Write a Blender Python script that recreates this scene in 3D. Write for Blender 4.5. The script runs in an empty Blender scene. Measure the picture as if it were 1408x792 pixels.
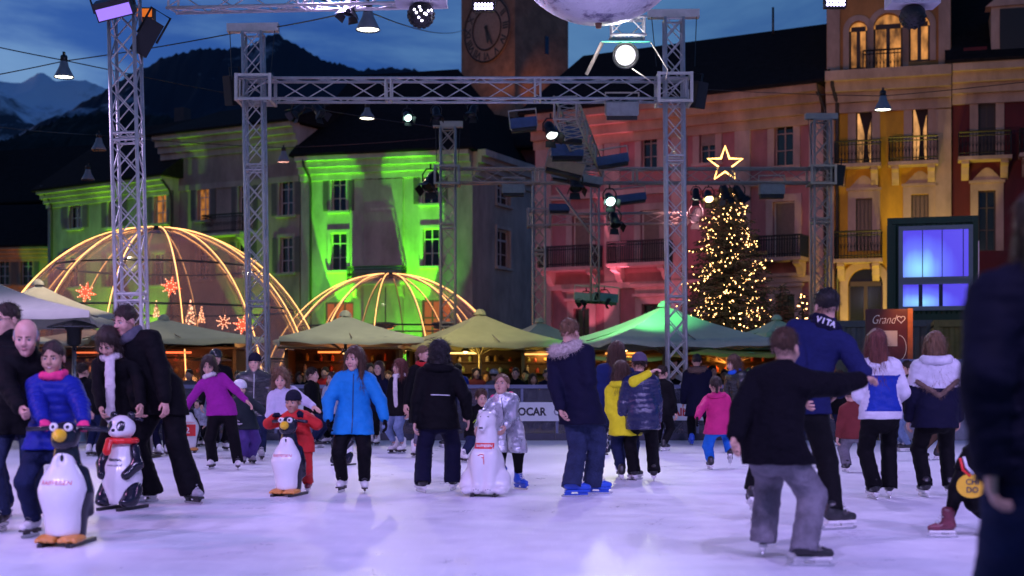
import bpy, math, random
import numpy as np
from mathutils import Vector, Matrix
R = math.radians
PI = math.pi
sc = bpy.context.scene
col = sc.collection
F = 1955.0; CX = 704.0; HY = 520.0; CH = 1.15
def P(px, py, D): return Vector(((px-CX)/F*D, D, CH-(py-HY)/F*D))
def GD(py): return CH*F/(py-HY)
def G(px, py):
    D = GD(py); return ((px-CX)/F*D, D)
rnd = random.Random(7)

# ---------------------------------------------------------------- materials
MATS = {}
def mat(name, color, rough=.6, metal=0., var=0., vscale=8., bump=0., bscale=40., emit=None, estr=0., spec=.5, coat=0., stretch=None, alpha=1., trans=0., sheen=0.):
    if name in MATS: return MATS[name]
    m = bpy.data.materials.new(name); m.use_nodes = True
    nt = m.node_tree; b = nt.nodes['Principled BSDF']
    c = (*color, 1)
    b.inputs['Base Color'].default_value = c
    b.inputs['Roughness'].default_value = rough
    b.inputs['Metallic'].default_value = metal
    b.inputs['Specular IOR Level'].default_value = spec
    b.inputs['Coat Weight'].default_value = coat
    b.inputs['Alpha'].default_value = alpha
    b.inputs['Transmission Weight'].default_value = trans
    if sheen: b.inputs['Sheen Weight'].default_value = sheen
    if emit:
        b.inputs['Emission Color'].default_value = (*emit, 1); b.inputs['Emission Strength'].default_value = estr
    if var or bump:
        tc = nt.nodes.new('ShaderNodeTexCoord'); vec = tc.outputs['Object']
        if stretch:
            mp = nt.nodes.new('ShaderNodeMapping'); mp.inputs['Scale'].default_value = stretch
            nt.links.new(vec, mp.inputs['Vector']); vec = mp.outputs['Vector']
    if var:
        n = nt.nodes.new('ShaderNodeTexNoise'); n.inputs['Scale'].default_value = vscale; n.inputs['Detail'].default_value = 6; n.inputs['Roughness'].default_value = .65
        nt.links.new(vec, n.inputs['Vector'])
        r = nt.nodes.new('ShaderNodeMapRange'); r.inputs['From Min'].default_value = .3; r.inputs['From Max'].default_value = .7
        r.inputs['To Min'].default_value = 1-var; r.inputs['To Max'].default_value = 1+var*.6
        nt.links.new(n.outputs['Fac'], r.inputs['Value'])
        mx = nt.nodes.new('ShaderNodeVectorMath'); mx.operation = 'SCALE'; mx.inputs[0].default_value = color
        nt.links.new(r.outputs['Result'], mx.inputs['Scale']); nt.links.new(mx.outputs['Vector'], b.inputs['Base Color'])
        r2 = nt.nodes.new('ShaderNodeMapRange'); r2.inputs['To Min'].default_value = max(.02, rough-.12); r2.inputs['To Max'].default_value = min(1, rough+.12)
        nt.links.new(n.outputs['Fac'], r2.inputs['Value']); nt.links.new(r2.outputs['Result'], b.inputs['Roughness'])
    if bump:
        n2 = nt.nodes.new('ShaderNodeTexNoise'); n2.inputs['Scale'].default_value = bscale; n2.inputs['Detail'].default_value = 5
        nt.links.new(vec, n2.inputs['Vector'])
        bp = nt.nodes.new('ShaderNodeBump'); bp.inputs['Strength'].default_value = bump; bp.inputs['Distance'].default_value = .02
        nt.links.new(n2.outputs['Fac'], bp.inputs['Height']); nt.links.new(bp.outputs['Normal'], b.inputs['Normal'])
    MATS[name] = m
    return m
def emis(name, color, strength):
    return mat(name, (.02,.02,.02), .5, emit=color, estr=strength)
def srgb(r, g, b):
    f = lambda c: (c/255/12.92 if c <= 10 else ((c/255+.055)/1.055)**2.4)
    return (f(r), f(g), f(b))

# ---------------------------------------------------------------- objects
def tag(o, label=None, cat=None, group=None, kind=None):
    if label: o['label'] = label
    if cat: o['category'] = cat
    if group: o['group'] = group
    if kind: o['kind'] = kind
    return o
def empty(name, loc, rz=0, label=None, cat=None, group=None):
    o = bpy.data.objects.new(name, None); col.objects.link(o)
    o.location = loc; o.rotation_euler = (0, 0, rz); o.empty_display_size = .1
    return tag(o, label, cat, group)
def mesh_obj(name, verts, faces, mats, parent=None, smooth=False, mids=None, loc=None):
    me = bpy.data.meshes.new(name)
    if isinstance(verts, np.ndarray) and isinstance(faces, np.ndarray) and len(faces):
        nv, nf, k = len(verts), len(faces), faces.shape[1]
        me.vertices.add(nv); me.vertices.foreach_set('co', verts.astype(np.float32).ravel())
        me.loops.add(nf*k); me.loops.foreach_set('vertex_index', faces.astype(np.int32).ravel())
        me.polygons.add(nf); me.polygons.foreach_set('loop_start', np.arange(0, nf*k, k, dtype=np.int32))
        me.update(calc_edges=True)
    else:
        me.from_pydata([tuple(v) for v in verts], [], [tuple(f) for f in faces]); me.update()
    if not isinstance(mats, (list, tuple)): mats = [mats]
    for m in mats: me.materials.append(m)
    if mids is not None: me.polygons.foreach_set('material_index', np.asarray(mids, dtype=np.int32))
    if smooth is True: me.polygons.foreach_set('use_smooth', np.ones(len(me.polygons), dtype=bool))
    elif smooth is not False and smooth is not None: me.polygons.foreach_set('use_smooth', np.asarray(smooth, dtype=bool))
    o = bpy.data.objects.new(name, me); col.objects.link(o)
    if parent: o.parent = parent
    if loc is not None: o.location = loc
    return o
def copy_tree(o, parent=None):
    c = o.copy(); col.objects.link(c)
    if parent: c.parent = parent
    for ch in list(o.children): copy_tree(ch, c)
    return c

class MB:
    def __init__(self): self.v = []; self.f = []; self.m = []; self.s = []
    def add(self, vs, fs, m=0, s=False):
        o = len(self.v); self.v += [Vector(v) for v in vs]
        for f in fs: self.f.append([i+o for i in f]); self.m.append(m); self.s.append(s)
        return self
    def box(self, x0, x1, y0, y1, z0, z1, m=0, M=None):
        vs = [Vector(p) for p in ((x0,y0,z0),(x1,y0,z0),(x1,y1,z0),(x0,y1,z0),(x0,y0,z1),(x1,y0,z1),(x1,y1,z1),(x0,y1,z1))]
        if M is not None: vs = [M @ v for v in vs]
        return self.add(vs, [(0,3,2,1),(4,5,6,7),(0,1,5,4),(1,2,6,5),(2,3,7,6),(3,0,4,7)], m)
    def quad(self, a, b, c, d, m=0): return self.add([a,b,c,d], [(0,1,2,3)], m)
    def tube(self, pts, r, n=8, m=0, caps=True, closed=False):
        pts = [Vector(p) for p in pts]; rs = r if isinstance(r, (list, tuple)) else [r]*len(pts)
        vs = []; fs = []; up = None; N = len(pts)
        for i, p in enumerate(pts):
            if closed: t = pts[(i+1) % N]-pts[i-1]
            else: t = pts[min(i+1, N-1)]-pts[max(i-1, 0)]
            t = t.normalized() if t.length > 1e-9 else Vector((0,0,1))
            if up is None:
                up = Vector((0,0,1)) if abs(t.z) < .9 else Vector((1,0,0))
            a = up-t*up.dot(t)
            a = a.normalized() if a.length > 1e-6 else t.orthogonal().normalized()
            up = a; b = t.cross(a)
            for k in range(n):
                an = 2*PI*k/n; vs.append(p+(a*math.cos(an)+b*math.sin(an))*rs[i])
        for i in range(N if closed else N-1):
            j = (i+1) % N
            for k in range(n):
                k2 = (k+1) % n; fs.append((i*n+k, i*n+k2, j*n+k2, j*n+k))
        self.add(vs, fs, m, n > 4)
        if caps and not closed:
            o = len(self.v)-len(vs)
            self.f.append([o+k for k in range(n)][::-1]); self.m.append(m); self.s.append(False)
            self.f.append([o+(N-1)*n+k for k in range(n)]); self.m.append(m); self.s.append(False)
        return self
    def lathe(self, prof, n=20, M=None, m=0, smooth=True):
        vs = []; fs = []
        for (r, z) in prof:
            for k in range(n):
                a = 2*PI*k/n; vs.append(Vector((r*math.cos(a), r*math.sin(a), z)))
        for i in range(len(prof)-1):
            for k in range(n):
                k2 = (k+1) % n; fs.append((i*n+k, i*n+k2, (i+1)*n+k2, (i+1)*n+k))
        if M is not None: vs = [M @ v for v in vs]
        return self.add(vs, fs, m, smooth)
    def prism(self, poly, M, depth, m=0):
        # poly in local xy, extruded along local z from 0 to depth
        n = len(poly)
        vs = [M @ Vector((x, y, 0)) for x, y in poly]+[M @ Vector((x, y, depth)) for x, y in poly]
        fs = [tuple(range(n))[::-1], tuple(range(n, 2*n))]+[(i, (i+1) % n, n+(i+1) % n, n+i) for i in range(n)]
        return self.add(vs, fs, m)
    def build(self, name, mats, parent=None, loc=None):
        v = self.v
        if loc is not None:
            l = Vector(loc); v = [p-l for p in v]
        return mesh_obj(name, v, self.f, mats, parent, self.s, self.m, loc)
def frame_to(d, up=(0,0,1)):
    z = Vector(d).normalized(); u = Vector(up)
    if abs(z.dot(u)) > .99: u = Vector((0,1,0))
    x = u.cross(z).normalized(); y = z.cross(x)
    return Matrix((x, y, z)).transposed().to_4x4()

# ---------------------------------------------------------------- text
def text_polys(s, size=1., bold=0., shear=0.):
    cu = bpy.data.curves.new('lettering', 'FONT'); cu.body = s; cu.size = size; cu.align_x = 'CENTER'; cu.align_y = 'CENTER'
    cu.offset = bold; cu.shear = shear; cu.resolution_u = 3
    o = bpy.data.objects.new('lettering', cu); col.objects.link(o)
    dg = bpy.context.evaluated_depsgraph_get(); dg.update()
    me = bpy.data.meshes.new_from_object(o.evaluated_get(dg))
    vs = [Vector(v.co) for v in me.vertices]; fs = [list(p.vertices) for p in me.polygons]
    bpy.data.objects.remove(o); bpy.data.meshes.remove(me); bpy.data.curves.remove(cu)
    return vs, fs
def text_obj(s, size, M, material, parent, name='lettering', bold=0., shear=0., thick=.003, width=None):
    vs, fs = text_polys(s, size, bold, shear)
    k = 1.
    if width:
        w = max(v.x for v in vs)-min(v.x for v in vs); k = width/w
    mb = MB(); n = len(vs)
    front = [M @ Vector((v.x*k, v.y, thick)) for v in vs]; back = [M @ Vector((v.x*k, v.y, 0)) for v in vs]
    mb.add(front+back, fs)
    ec = {}
    for f in fs:
        for a, b in zip(f, f[1:]+f[:1]): ec[(a, b)] = 1
    side = [(a, a+n, b+n, b) for (a, b) in ec if (b, a) not in ec]
    mb.add(front+back, side)
    return mb.build(name, material, parent)

# ---------------------------------------------------------------- implicit surfaces
def wn(p, f, seed, n=5):
    r = np.random.RandomState(seed); out = 0
    for i in range(n):
        d = r.normal(size=3); d /= np.linalg.norm(d); d *= np.asarray(f)*(1+.35*i)
        out = out+np.sin(p @ d.astype(np.float32)*6.28+r.rand()*6.28)/(1+.3*i)
    return out/n
def ridged(p, f, seed):
    r = np.random.RandomState(seed); w = np.stack([wn(p, (2.2,2.2,2.2), seed+i+50, 3) for i in range(3)], -1); q = p+.09*w; out = 0
    for i in range(3):
        d = r.normal(size=3)*np.array([.45,.45,1.]); d /= np.linalg.norm(d); d = d*np.asarray(f)*(1+.5*i)
        out = out+(1-np.abs(np.sin(q @ d.astype(np.float32)*3.14+r.rand()*6.28))*1.6)*(.5+.5*wn(p, (3,3,3), seed+i+70, 3))/(1+.4*i)
    return out*.5
def A3(v): return np.array(tuple(v), dtype=np.float32)
class SDF:
    """primitives blended one after another on a grid, meshed by surface nets"""
    def __init__(self): self.ops = []
    def cap(self, a, b, ra, rb=None, k=.03, m=0, flat=None, quilt=None, disp=None):
        self.ops.append(('cap', A3(a), A3(b), ra, ra if rb is None else rb, k, m, flat, quilt, disp)); return self
    def ell(self, c, r, M=None, k=.03, m=0, disp=None):
        self.ops.append(('ell', A3(c), A3(r), None if M is None else np.array(M.to_3x3(), dtype=np.float32), k, m, disp)); return self
    def cut_ell(self, c, r, k=.01, M=None): self.ops.append(('cell', A3(c), A3(r), None if M is None else np.array(M.to_3x3(), dtype=np.float32), k)); return self
    def cut_plane(self, p, n, k=.01): self.ops.append(('cpl', A3(p), A3(Vector(n).normalized()), k)); return self   # removes the side n points to
    def noise(self, amp, f, seed): self.ops.append(('noise', amp, f, seed)); return self
    def folds(self, amp, f, seed): self.ops.append(('folds', amp, f, seed)); return self
    def paint(self, c, r, m): self.ops.append(('paint', A3(c), A3(r), m)); return self
    def bounds(self):
        lo = np.full(3, 1e9); hi = -lo
        for o in self.ops:
            if o[0] == 'cap':
                r = max(o[3], o[4])*1.02+.012
                lo = np.minimum(lo, np.minimum(o[1], o[2])-r); hi = np.maximum(hi, np.maximum(o[1], o[2])+r)
            elif o[0] == 'ell':
                r = o[2] if o[3] is None else np.full(3, o[2].max())
                lo = np.minimum(lo, o[1]-r-.012); hi = np.maximum(hi, o[1]+r+.012)
        return lo, hi
    def grid(self, h):
        lo, hi = self.bounds(); lo = lo-2*h; n = np.ceil((hi+2*h-lo)/h).astype(int)+1
        self.lo, self.h, self.n = lo, h, n
        ax = [(lo[i]+h*np.arange(n[i])).astype(np.float32) for i in range(3)]
        D = np.full(n, 1., dtype=np.float32); Mt = np.zeros(n, dtype=np.int8)
        for o in self.ops:
            t = o[0]
            if t == 'folds':
                Pn = np.stack(np.meshgrid(*ax, indexing='ij'), -1); msk = np.abs(D) < .05
                D[msk] -= o[1]*ridged(Pn[msk], o[2], o[3]); continue
            if t == 'noise':
                Pn = np.stack(np.meshgrid(*ax, indexing='ij'), -1); msk = np.abs(D) < .05
                D[msk] += o[1]*wn(Pn[msk], o[2], o[3]); continue
            if t == 'cpl':
                pd = ((ax[0]-o[1][0])*o[2][0])[:,None,None]+((ax[1]-o[1][1])*o[2][1])[None,:,None]+((ax[2]-o[1][2])*o[2][2])[None,None,:]
                D = np.maximum(D, pd); continue
            if t == 'cap': l0 = np.minimum(o[1], o[2])-max(o[3], o[4]); h0 = np.maximum(o[1], o[2])+max(o[3], o[4]); k = o[5]
            elif t == 'ell':
                r = o[2] if o[3] is None else np.full(3, o[2].max()); l0 = o[1]-r; h0 = o[1]+r; k = o[4]
            else:
                r = o[2] if (t == 'paint' or o[3] is None) else np.full(3, o[2].max()); l0 = o[1]-r; h0 = o[1]+r; k = .02
            mg = k+3*h+.015
            i0 = np.maximum(np.floor((l0-mg-lo)/h).astype(int), 0); i1 = np.minimum(np.ceil((h0+mg-lo)/h).astype(int)+1, n)
            if (i1 <= i0).any(): continue
            S = tuple(slice(a, b) for a, b in zip(i0, i1))
            p = np.stack(np.meshgrid(*[ax[i][S[i]] for i in range(3)], indexing='ij'), -1)
            if t == 'cap':
                a, b, ra, rb, k, m, flat, quilt, disp = o[1:]
                ab = b-a; L2 = float(ab @ ab)+1e-9
                tt = np.clip(((p-a) @ ab)/L2, 0, 1); q = p-a-tt[..., None]*ab
                d2 = (q*q).sum(-1)
                if flat is not None:
                    fu = A3(flat[0]); d2 = d2+(flat[1]**2-1)*(q @ fu)**2
                val = np.sqrt(d2)-(ra+(rb-ra)*tt)
                if quilt: val = val-quilt[0]*np.abs(np.sin(PI*((p-a) @ ab)/math.sqrt(L2)/quilt[1]))+quilt[0]*.6
                if disp: val = val+disp[0]*wn(p, disp[1], disp[2])
            else:
                c, r, Mx = o[1], o[2], (o[3] if t != 'paint' else None)
                q = p-c
                if Mx is not None: q = q @ Mx
                k0 = np.sqrt(((q/r)**2).sum(-1))+1e-6; k1 = np.sqrt(((q/(r*r))**2).sum(-1))+1e-6
                val = k0*(k0-1)/k1
                if t == 'ell':
                    k, m = o[4], o[5]
                    if o[6]: val = val+o[6][0]*wn(p, o[6][1], o[6][2])
                elif t == 'paint':
                    ms = Mt[S]; ms[val < 0] = o[3]; continue
                else:
                    k = o[4]; d = D[S]; v2 = -val
                    hh = np.maximum(k-np.abs(d-v2), 0)/max(k, 1e-5); D[S] = np.maximum(d, v2)+hh*hh*k*.25; continue
            d = D[S]; ms = Mt[S]; ms[val < d] = m
            hh = np.maximum(k-np.abs(d-val), 0)/max(k, 1e-5); D[S] = np.minimum(d, val)-hh*hh*k*.25
        self.D, self.M = D, Mt
        return self
    def mesh(self, h):
        self.grid(h); D, Mt, lo = self.D, self.M, self.lo
        n = self.n; ins = D < 0
        cn = n-1; acc = np.zeros((*cn, 3), np.float32); cnt = np.zeros(cn, np.float32)
        E = []
        for axx in range(3):
            s0 = [slice(None)]*3; s1 = [slice(None)]*3; s0[axx] = slice(0, -1); s1[axx] = slice(1, None)
            cr = np.argwhere(ins[tuple(s0)] != ins[tuple(s1)])
            if len(cr) == 0: continue
            c2 = cr.copy(); c2[:, axx] += 1
            d0 = D[tuple(cr.T)]; d1 = D[tuple(c2.T)]; tt = d0/(d0-d1)
            pos = cr.astype(np.float32); pos[:, axx] += tt
            o1, o2 = [(1,2),(2,0),(0,1)][axx]
            ok = (cr[:, o1] > 0) & (cr[:, o2] > 0) & (cr[:, o1] < cn[o1]) & (cr[:, o2] < cn[o2])
            cells = []
            for (a, b) in ((-1,-1),(0,-1),(0,0),(-1,0)):
                c = cr.copy(); c[:, o1] += a; c[:, o2] += b
                v = (c >= 0).all(1) & (c < cn).all(1)
                idx = tuple(c[v].T); np.add.at(acc, idx, pos[v]); np.add.at(cnt, idx, 1)
                cells.append(c)
            flip = ins[tuple(cr.T)]
            mt = np.where(flip, Mt[tuple(cr.T)], Mt[tuple(c2.T)])
            E.append(([c[ok] for c in cells], flip[ok], mt[ok]))
        vid = np.full(cn, -1, np.int64); w = np.argwhere(cnt > 0); vid[tuple(w.T)] = np.arange(len(w))
        V = lo+h*(acc[tuple(w.T)]/cnt[tuple(w.T)][:, None])
        Q = []; MM = []
        for cells, flip, mt in E:
            q = np.stack([vid[tuple(c.T)] for c in cells], 1)
            q[~flip] = q[~flip][:, ::-1]
            Q.append(q); MM.append(mt)
        return V.astype(np.float32), np.concatenate(Q), np.concatenate(MM)
    def hit(self, p, d, maxd=2.):
        """walk from p along d to the surface (uses the last grid)"""
        p = A3(p); d = A3(Vector(d).normalized()); t = 0
        prev = None
        while t < maxd:
            q = p+d*t; g = (q-self.lo)/self.h; i = np.floor(g).astype(int)
            if (i >= 0).all() and (i < self.n-1).all():
                f = g-i; c = self.D[i[0]:i[0]+2, i[1]:i[1]+2, i[2]:i[2]+2]
                c = c[0]*(1-f[0])+c[1]*f[0]; c = c[0]*(1-f[1])+c[1]*f[1]; v = c[0]*(1-f[2])+c[1]*f[2]
                if v < .0: return Vector(p+d*(t-self.h*.15))
            t += self.h*.2
        return None
def join(parts):
    V = []; Q = []; M = []; o = 0
    for v, q, m in parts:
        V.append(v); Q.append(q+o); M.append(m); o += len(v)
    return np.concatenate(V), np.concatenate(Q), np.concatenate(M)
def wrap_text(sdf, s, size, center, fwd, up, material, parent, width=None, bold=0., name='lettering', shear=0., off=.004):
    vs, fs = text_polys(s, size, bold, shear); fwd = Vector(fwd).normalized(); up = Vector(up).normalized(); right = up.cross(fwd).normalized()
    k = 1.
    if width: k = width/(max(v.x for v in vs)-min(v.x for v in vs))
    out = []
    c = Vector(center)
    for v in vs:
        q = c+right*(v.x*k)+up*v.y+fwd*.5
        hpt = sdf.hit(q, -fwd)
        out.append((hpt if hpt is not None else q-fwd*.5)+fwd*off)
    mb = MB(); mb.add(out, fs)
    return mb.build(name, material, parent)
# ================================================================ camera, world, render
cam = bpy.data.objects.new('camera', bpy.data.cameras.new('camera')); col.objects.link(cam)
cam.location = (0, 0, CH); cam.rotation_euler = (R(90), 0, 0)
cam.data.sensor_width = 36; cam.data.lens = F/1408*36; cam.data.shift_y = (HY-396)/1408
cam.data.clip_start = .1; cam.data.clip_end = 30000
cam.data.dof.use_dof = True; cam.data.dof.focus_distance = 18; cam.data.dof.aperture_fstop = 1.7
sc.camera = cam
sc.view_settings.view_transform = 'Standard'; sc.view_settings.look = 'None'; sc.view_settings.exposure = 0; sc.view_settings.gamma = 1
sc.view_settings.use_curve_mapping = False
sc.render.engine = 'CYCLES'
sc.cycles.use_denoising = True; sc.cycles.max_bounces = 6; sc.cycles.transparent_max_bounces = 16
sc.cycles.sample_clamp_indirect = 4; sc.cycles.caustics_reflective = False; sc.cycles.caustics_refractive = False

w = bpy.data.worlds.new('World'); sc.world = w; w.use_nodes = True
nt = w.node_tree; bg = nt.nodes['Background']
sky = nt.nodes.new('ShaderNodeTexSky'); sky.sky_type = 'NISHITA'; sky.sun_disc = False
SUN_EL, SUN_ROT = 3.0, -62.0
sky.sun_elevation = R(SUN_EL); sky.sun_rotation = R(SUN_ROT); sky.ozone_density = 4.0
tc = nt.nodes.new('ShaderNodeTexCoord'); mp = nt.nodes.new('ShaderNodeMapping'); mp.inputs['Scale'].default_value = (1.6, 1.6, 6.5); mp.inputs['Rotation'].default_value = (0, R(8), R(20))
nt.links.new(tc.outputs['Generated'], mp.inputs['Vector'])
n1 = nt.nodes.new('ShaderNodeTexNoise'); n1.inputs['Scale'].default_value = 2.6; n1.inputs['Detail'].default_value = 7; n1.inputs['Roughness'].default_value = .55; n1.inputs['Distortion'].default_value = .4
nt.links.new(mp.outputs['Vector'], n1.inputs['Vector'])
cr = nt.nodes.new('ShaderNodeMapRange'); cr.inputs['From Min'].default_value = .36; cr.inputs['From Max'].default_value = .66; cr.interpolation_type = 'SMOOTHSTEP'
nt.links.new(n1.outputs['Fac'], cr.inputs['Value'])
mx = nt.nodes.new('ShaderNodeMix'); mx.data_type = 'RGBA'; mx.blend_type = 'MULTIPLY'; mx.inputs[0].default_value = 1
nt.links.new(sky.outputs['Color'], mx.inputs[6]); mx.inputs[7].default_value = (.70, .95, 1.9, 1)
mc = nt.nodes.new('ShaderNodeMix'); mc.data_type = 'RGBA'
nt.links.new(cr.outputs['Result'], mc.inputs[0]); nt.links.new(mx.outputs[2], mc.inputs[6])
cl = nt.nodes.new('ShaderNodeMix'); cl.data_type = 'RGBA'; cl.blend_type = 'MULTIPLY'; cl.inputs[0].default_value = 1
nt.links.new(mx.outputs[2], cl.inputs[6]); cl.inputs[7].default_value = (4.4, 2.8, 1.5, 1)
nt.links.new(cl.outputs[2], mc.inputs[7])
nt.links.new(mc.outputs[2], bg.inputs['Color'])
bg.inputs['Strength'].default_value = .105
SKYMIX = mx

sun = bpy.data.objects.new('dusk_sun', bpy.data.lights.new('dusk_sun', 'SUN')); col.objects.link(sun)
sun.data.energy = .02; sun.data.angle = R(20); sun.data.color = (.55, .65, 1)
sun.rotation_euler = (R(70), 0, R(-30))

# ================================================================ ground, ice, mountains
m_plaza = mat('cobbled plaza', (.09,.085,.08), .75, var=.35, vscale=3, bump=.5, bscale=9)
mesh_obj('plaza_ground', [(-6000,-40,0),(6000,-40,0),(6000,20000,0),(-6000,20000,0)], [(0,1,2,3)], m_plaza)['kind'] = 'structure'
def ice_material():
    m = bpy.data.materials.new('scraped ice'); m.use_nodes = True; nt = m.node_tree; b = nt.nodes['Principled BSDF']
    tc = nt.nodes.new('ShaderNodeTexCoord'); V = tc.outputs['Object']
    def noise(scale, detail, stretch=None, rot=0):
        mp = nt.nodes.new('ShaderNodeMapping'); mp.inputs['Scale'].default_value = stretch or (1,1,1); mp.inputs['Rotation'].default_value = (0,0,rot)
        nt.links.new(V, mp.inputs['Vector']); n = nt.nodes.new('ShaderNodeTexNoise'); n.inputs['Scale'].default_value = scale; n.inputs['Detail'].default_value = detail; n.inputs['Roughness'].default_value = .65
        nt.links.new(mp.outputs['Vector'], n.inputs['Vector']); return n.outputs['Fac']
    big = noise(.35, 5); mid = noise(2.2, 6); sA = noise(1., 4, (2,40,1), .35); sB = noise(1., 4, (40,2,1), -.2); sC = noise(1., 4, (3,60,1), -.6)
    def math_(op, a, b_):
        n = nt.nodes.new('ShaderNodeMath'); n.operation = op
        for i, x in enumerate((a, b_)):
            if isinstance(x, (int, float)): n.inputs[i].default_value = x
            else: nt.links.new(x, n.inputs[i])
        return n.outputs[0]
    scr = math_('MAXIMUM', math_('MAXIMUM', sA, sB), sC)
    r = nt.nodes.new('ShaderNodeMapRange'); r.inputs['From Min'].default_value = .55; r.inputs['From Max'].default_value = .75; nt.links.new(scr, r.inputs['Value'])
    f = math_('ADD', math_('MULTIPLY', big, .5), math_('MULTIPLY', mid, .5))
    cuts = None
    for (ox, oy, sc_, ds) in ((9,-14,1.3,2.2),(-13,4,1.7,1.6),(3,30,1.1,2.6),(-4,-9,2.1,1.8)):
        mp = nt.nodes.new('ShaderNodeMapping'); mp.inputs['Location'].default_value = (ox,oy,0); nt.links.new(V, mp.inputs['Vector'])
        wv = nt.nodes.new('ShaderNodeTexWave'); wv.wave_type = 'RINGS'; wv.rings_direction = 'Z'; wv.inputs['Scale'].default_value = sc_; wv.inputs['Distortion'].default_value = ds; wv.inputs['Detail'].default_value = 2; wv.inputs['Detail Scale'].default_value = .35
        nt.links.new(mp.outputs['Vector'], wv.inputs['Vector'])
        q = math_('MULTIPLY', math_('GREATER_THAN', wv.outputs['Fac'], .982), math_('GREATER_THAN', noise(.5+sc_*.3, 2, (1,1,1), ox), .5)); cuts = q if cuts is None else math_('MAXIMUM', cuts, q)
    f = math_('ADD', f, math_('MULTIPLY', r.outputs['Result'], .22)); f = math_('SUBTRACT', f, math_('MULTIPLY', cuts, .035))
    ramp = nt.nodes.new('ShaderNodeValToRGB'); e = ramp.color_ramp.elements
    e[0].position = .30; e[0].color = (.66,.68,.76,1); e[1].position = .68; e[1].color = (.84,.85,.90,1)
    nt.links.new(f, ramp.inputs['Fac']); nt.links.new(ramp.outputs['Color'], b.inputs['Base Color'])
    r2 = nt.nodes.new('ShaderNodeMapRange'); r2.inputs['From Min'].default_value = .35; r2.inputs['From Max'].default_value = .7; r2.inputs['To Min'].default_value = .24; r2.inputs['To Max'].default_value = .55
    nt.links.new(f, r2.inputs['Value']); nt.links.new(r2.outputs['Result'], b.inputs['Roughness'])
    bp = nt.nodes.new('ShaderNodeBump'); bp.inputs['Strength'].default_value = .35; bp.inputs['Distance'].default_value = .012
    nt.links.new(math_('SUBTRACT', math_('ADD', math_('MULTIPLY', scr, .6), mid), math_('MULTIPLY', cuts, .12)), bp.inputs['Height']); nt.links.new(bp.outputs['Normal'], b.inputs['Normal'])
    b.inputs['Specular IOR Level'].default_value = .45
    return m
o = MB().box(-17, 15.5, -3, 26.0, -.05, .012).build('ice_rink', ice_material()); o['kind'] = 'structure'

def mountain_mat(name, rock, snow, s0, s1, zsnow, zr):
    m = bpy.data.materials.new(name); m.use_nodes = True; nt = m.node_tree; b = nt.nodes['Principled BSDF']; b.inputs['Roughness'].default_value = .9; b.inputs['Specular IOR Level'].default_value = .1
    g = nt.nodes.new('ShaderNodeNewGeometry'); n = nt.nodes.new('ShaderNodeTexNoise'); n.inputs['Scale'].default_value = s0; n.inputs['Detail'].default_value = 9; n.inputs['Roughness'].default_value = .68
    nt.links.new(g.outputs['Position'], n.inputs['Vector'])
    sx = nt.nodes.new('ShaderNodeSeparateXYZ'); nt.links.new(g.outputs['Position'], sx.inputs[0])
    r = nt.nodes.new('ShaderNodeMapRange'); r.inputs['From Min'].default_value = zsnow-zr; r.inputs['From Max'].default_value = zsnow+zr; nt.links.new(sx.outputs['Z'], r.inputs['Value'])
    ad = nt.nodes.new('ShaderNodeMath'); ad.operation = 'MULTIPLY_ADD'; nt.links.new(r.outputs['Result'], ad.inputs[0]); ad.inputs[1].default_value = .28; nt.links.new(n.outputs['Fac'], ad.inputs[2])
    r2 = nt.nodes.new('ShaderNodeMapRange'); r2.inputs['From Min'].default_value = s1; r2.inputs['From Max'].default_value = s1+.12; nt.links.new(ad.outputs[0], r2.inputs['Value'])
    mxx = nt.nodes.new('ShaderNodeMix'); mxx.data_type = 'RGBA'; nt.links.new(r2.outputs['Result'], mxx.inputs[0]); mxx.inputs[6].default_value = (*rock,1); mxx.inputs[7].default_value = (*snow,1)
    nt.links.new(mxx.outputs[2], b.inputs['Base Color'])
    return m
def fractal(nx, ny, seed, octv=7, base=4, gain=.52):
    rs = np.random.RandomState(seed); out = np.zeros((ny, nx)); amp = 1.
    for o_ in range(octv):
        f = base*2**o_; gx, gy = f*3+3, f+3; g = rs.rand(gy, gx); X = np.linspace(0, f*3, nx); Y = np.linspace(0, f, ny); xi, yi = X.astype(int), Y.astype(int); fx, fy = X-xi, Y-yi
        fx = fx*fx*(3-2*fx); fy = (fy*fy*(3-2*fy))[:,None]; a = g[yi][:,xi]*(1-fx)+g[yi][:,xi+1]*fx; b_ = g[yi+1][:,xi]*(1-fx)+g[yi+1][:,xi+1]*fx
        v = a*(1-fy)+b_*fy; out += amp*(1-2*np.abs(v-.5) if o_ < 4 else v); amp *= gain
    return out-out.mean()
def ridge(name, pts, D, depth, material, seed, rough, tree=0.):
    """a mountain whose crest follows the given bearings; it falls away in front and behind"""
    nx, nr = 700, 90; xs = np.linspace(pts[0][0], pts[-1][0], nx); ys = np.interp(xs, [p[0] for p in pts], [p[1] for p in pts])
    fr = fractal(nx, nr, seed); rs = np.random.RandomState(seed); t = np.linspace(-1, 1, nr); V = []
    for j in range(nr):
        dd = D+depth*t[j]+0*xs; Xc = (xs-CX)/F*D; Zc = CH-(ys-HY)/F*D
        fall = 1-abs(t[j])**.9; bl = min(1, abs(t[j])*4)
        z = Zc*fall+Zc*fr[j]*rough*(.12+bl)*(.3+fall)+tree*(rs.rand(nx)-.5)
        V.append(np.stack([Xc, dd, np.maximum(z, -2)], 1))
    V = np.concatenate(V); n = nx; a = np.arange(n-1)
    Q = np.concatenate([np.stack([j*n+a, j*n+a+1, (j+1)*n+a+1, (j+1)*n+a], 1) for j in range(nr-1)])
    o = mesh_obj(name, V, Q, material, smooth=True); o['kind'] = 'structure'; return o
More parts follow.
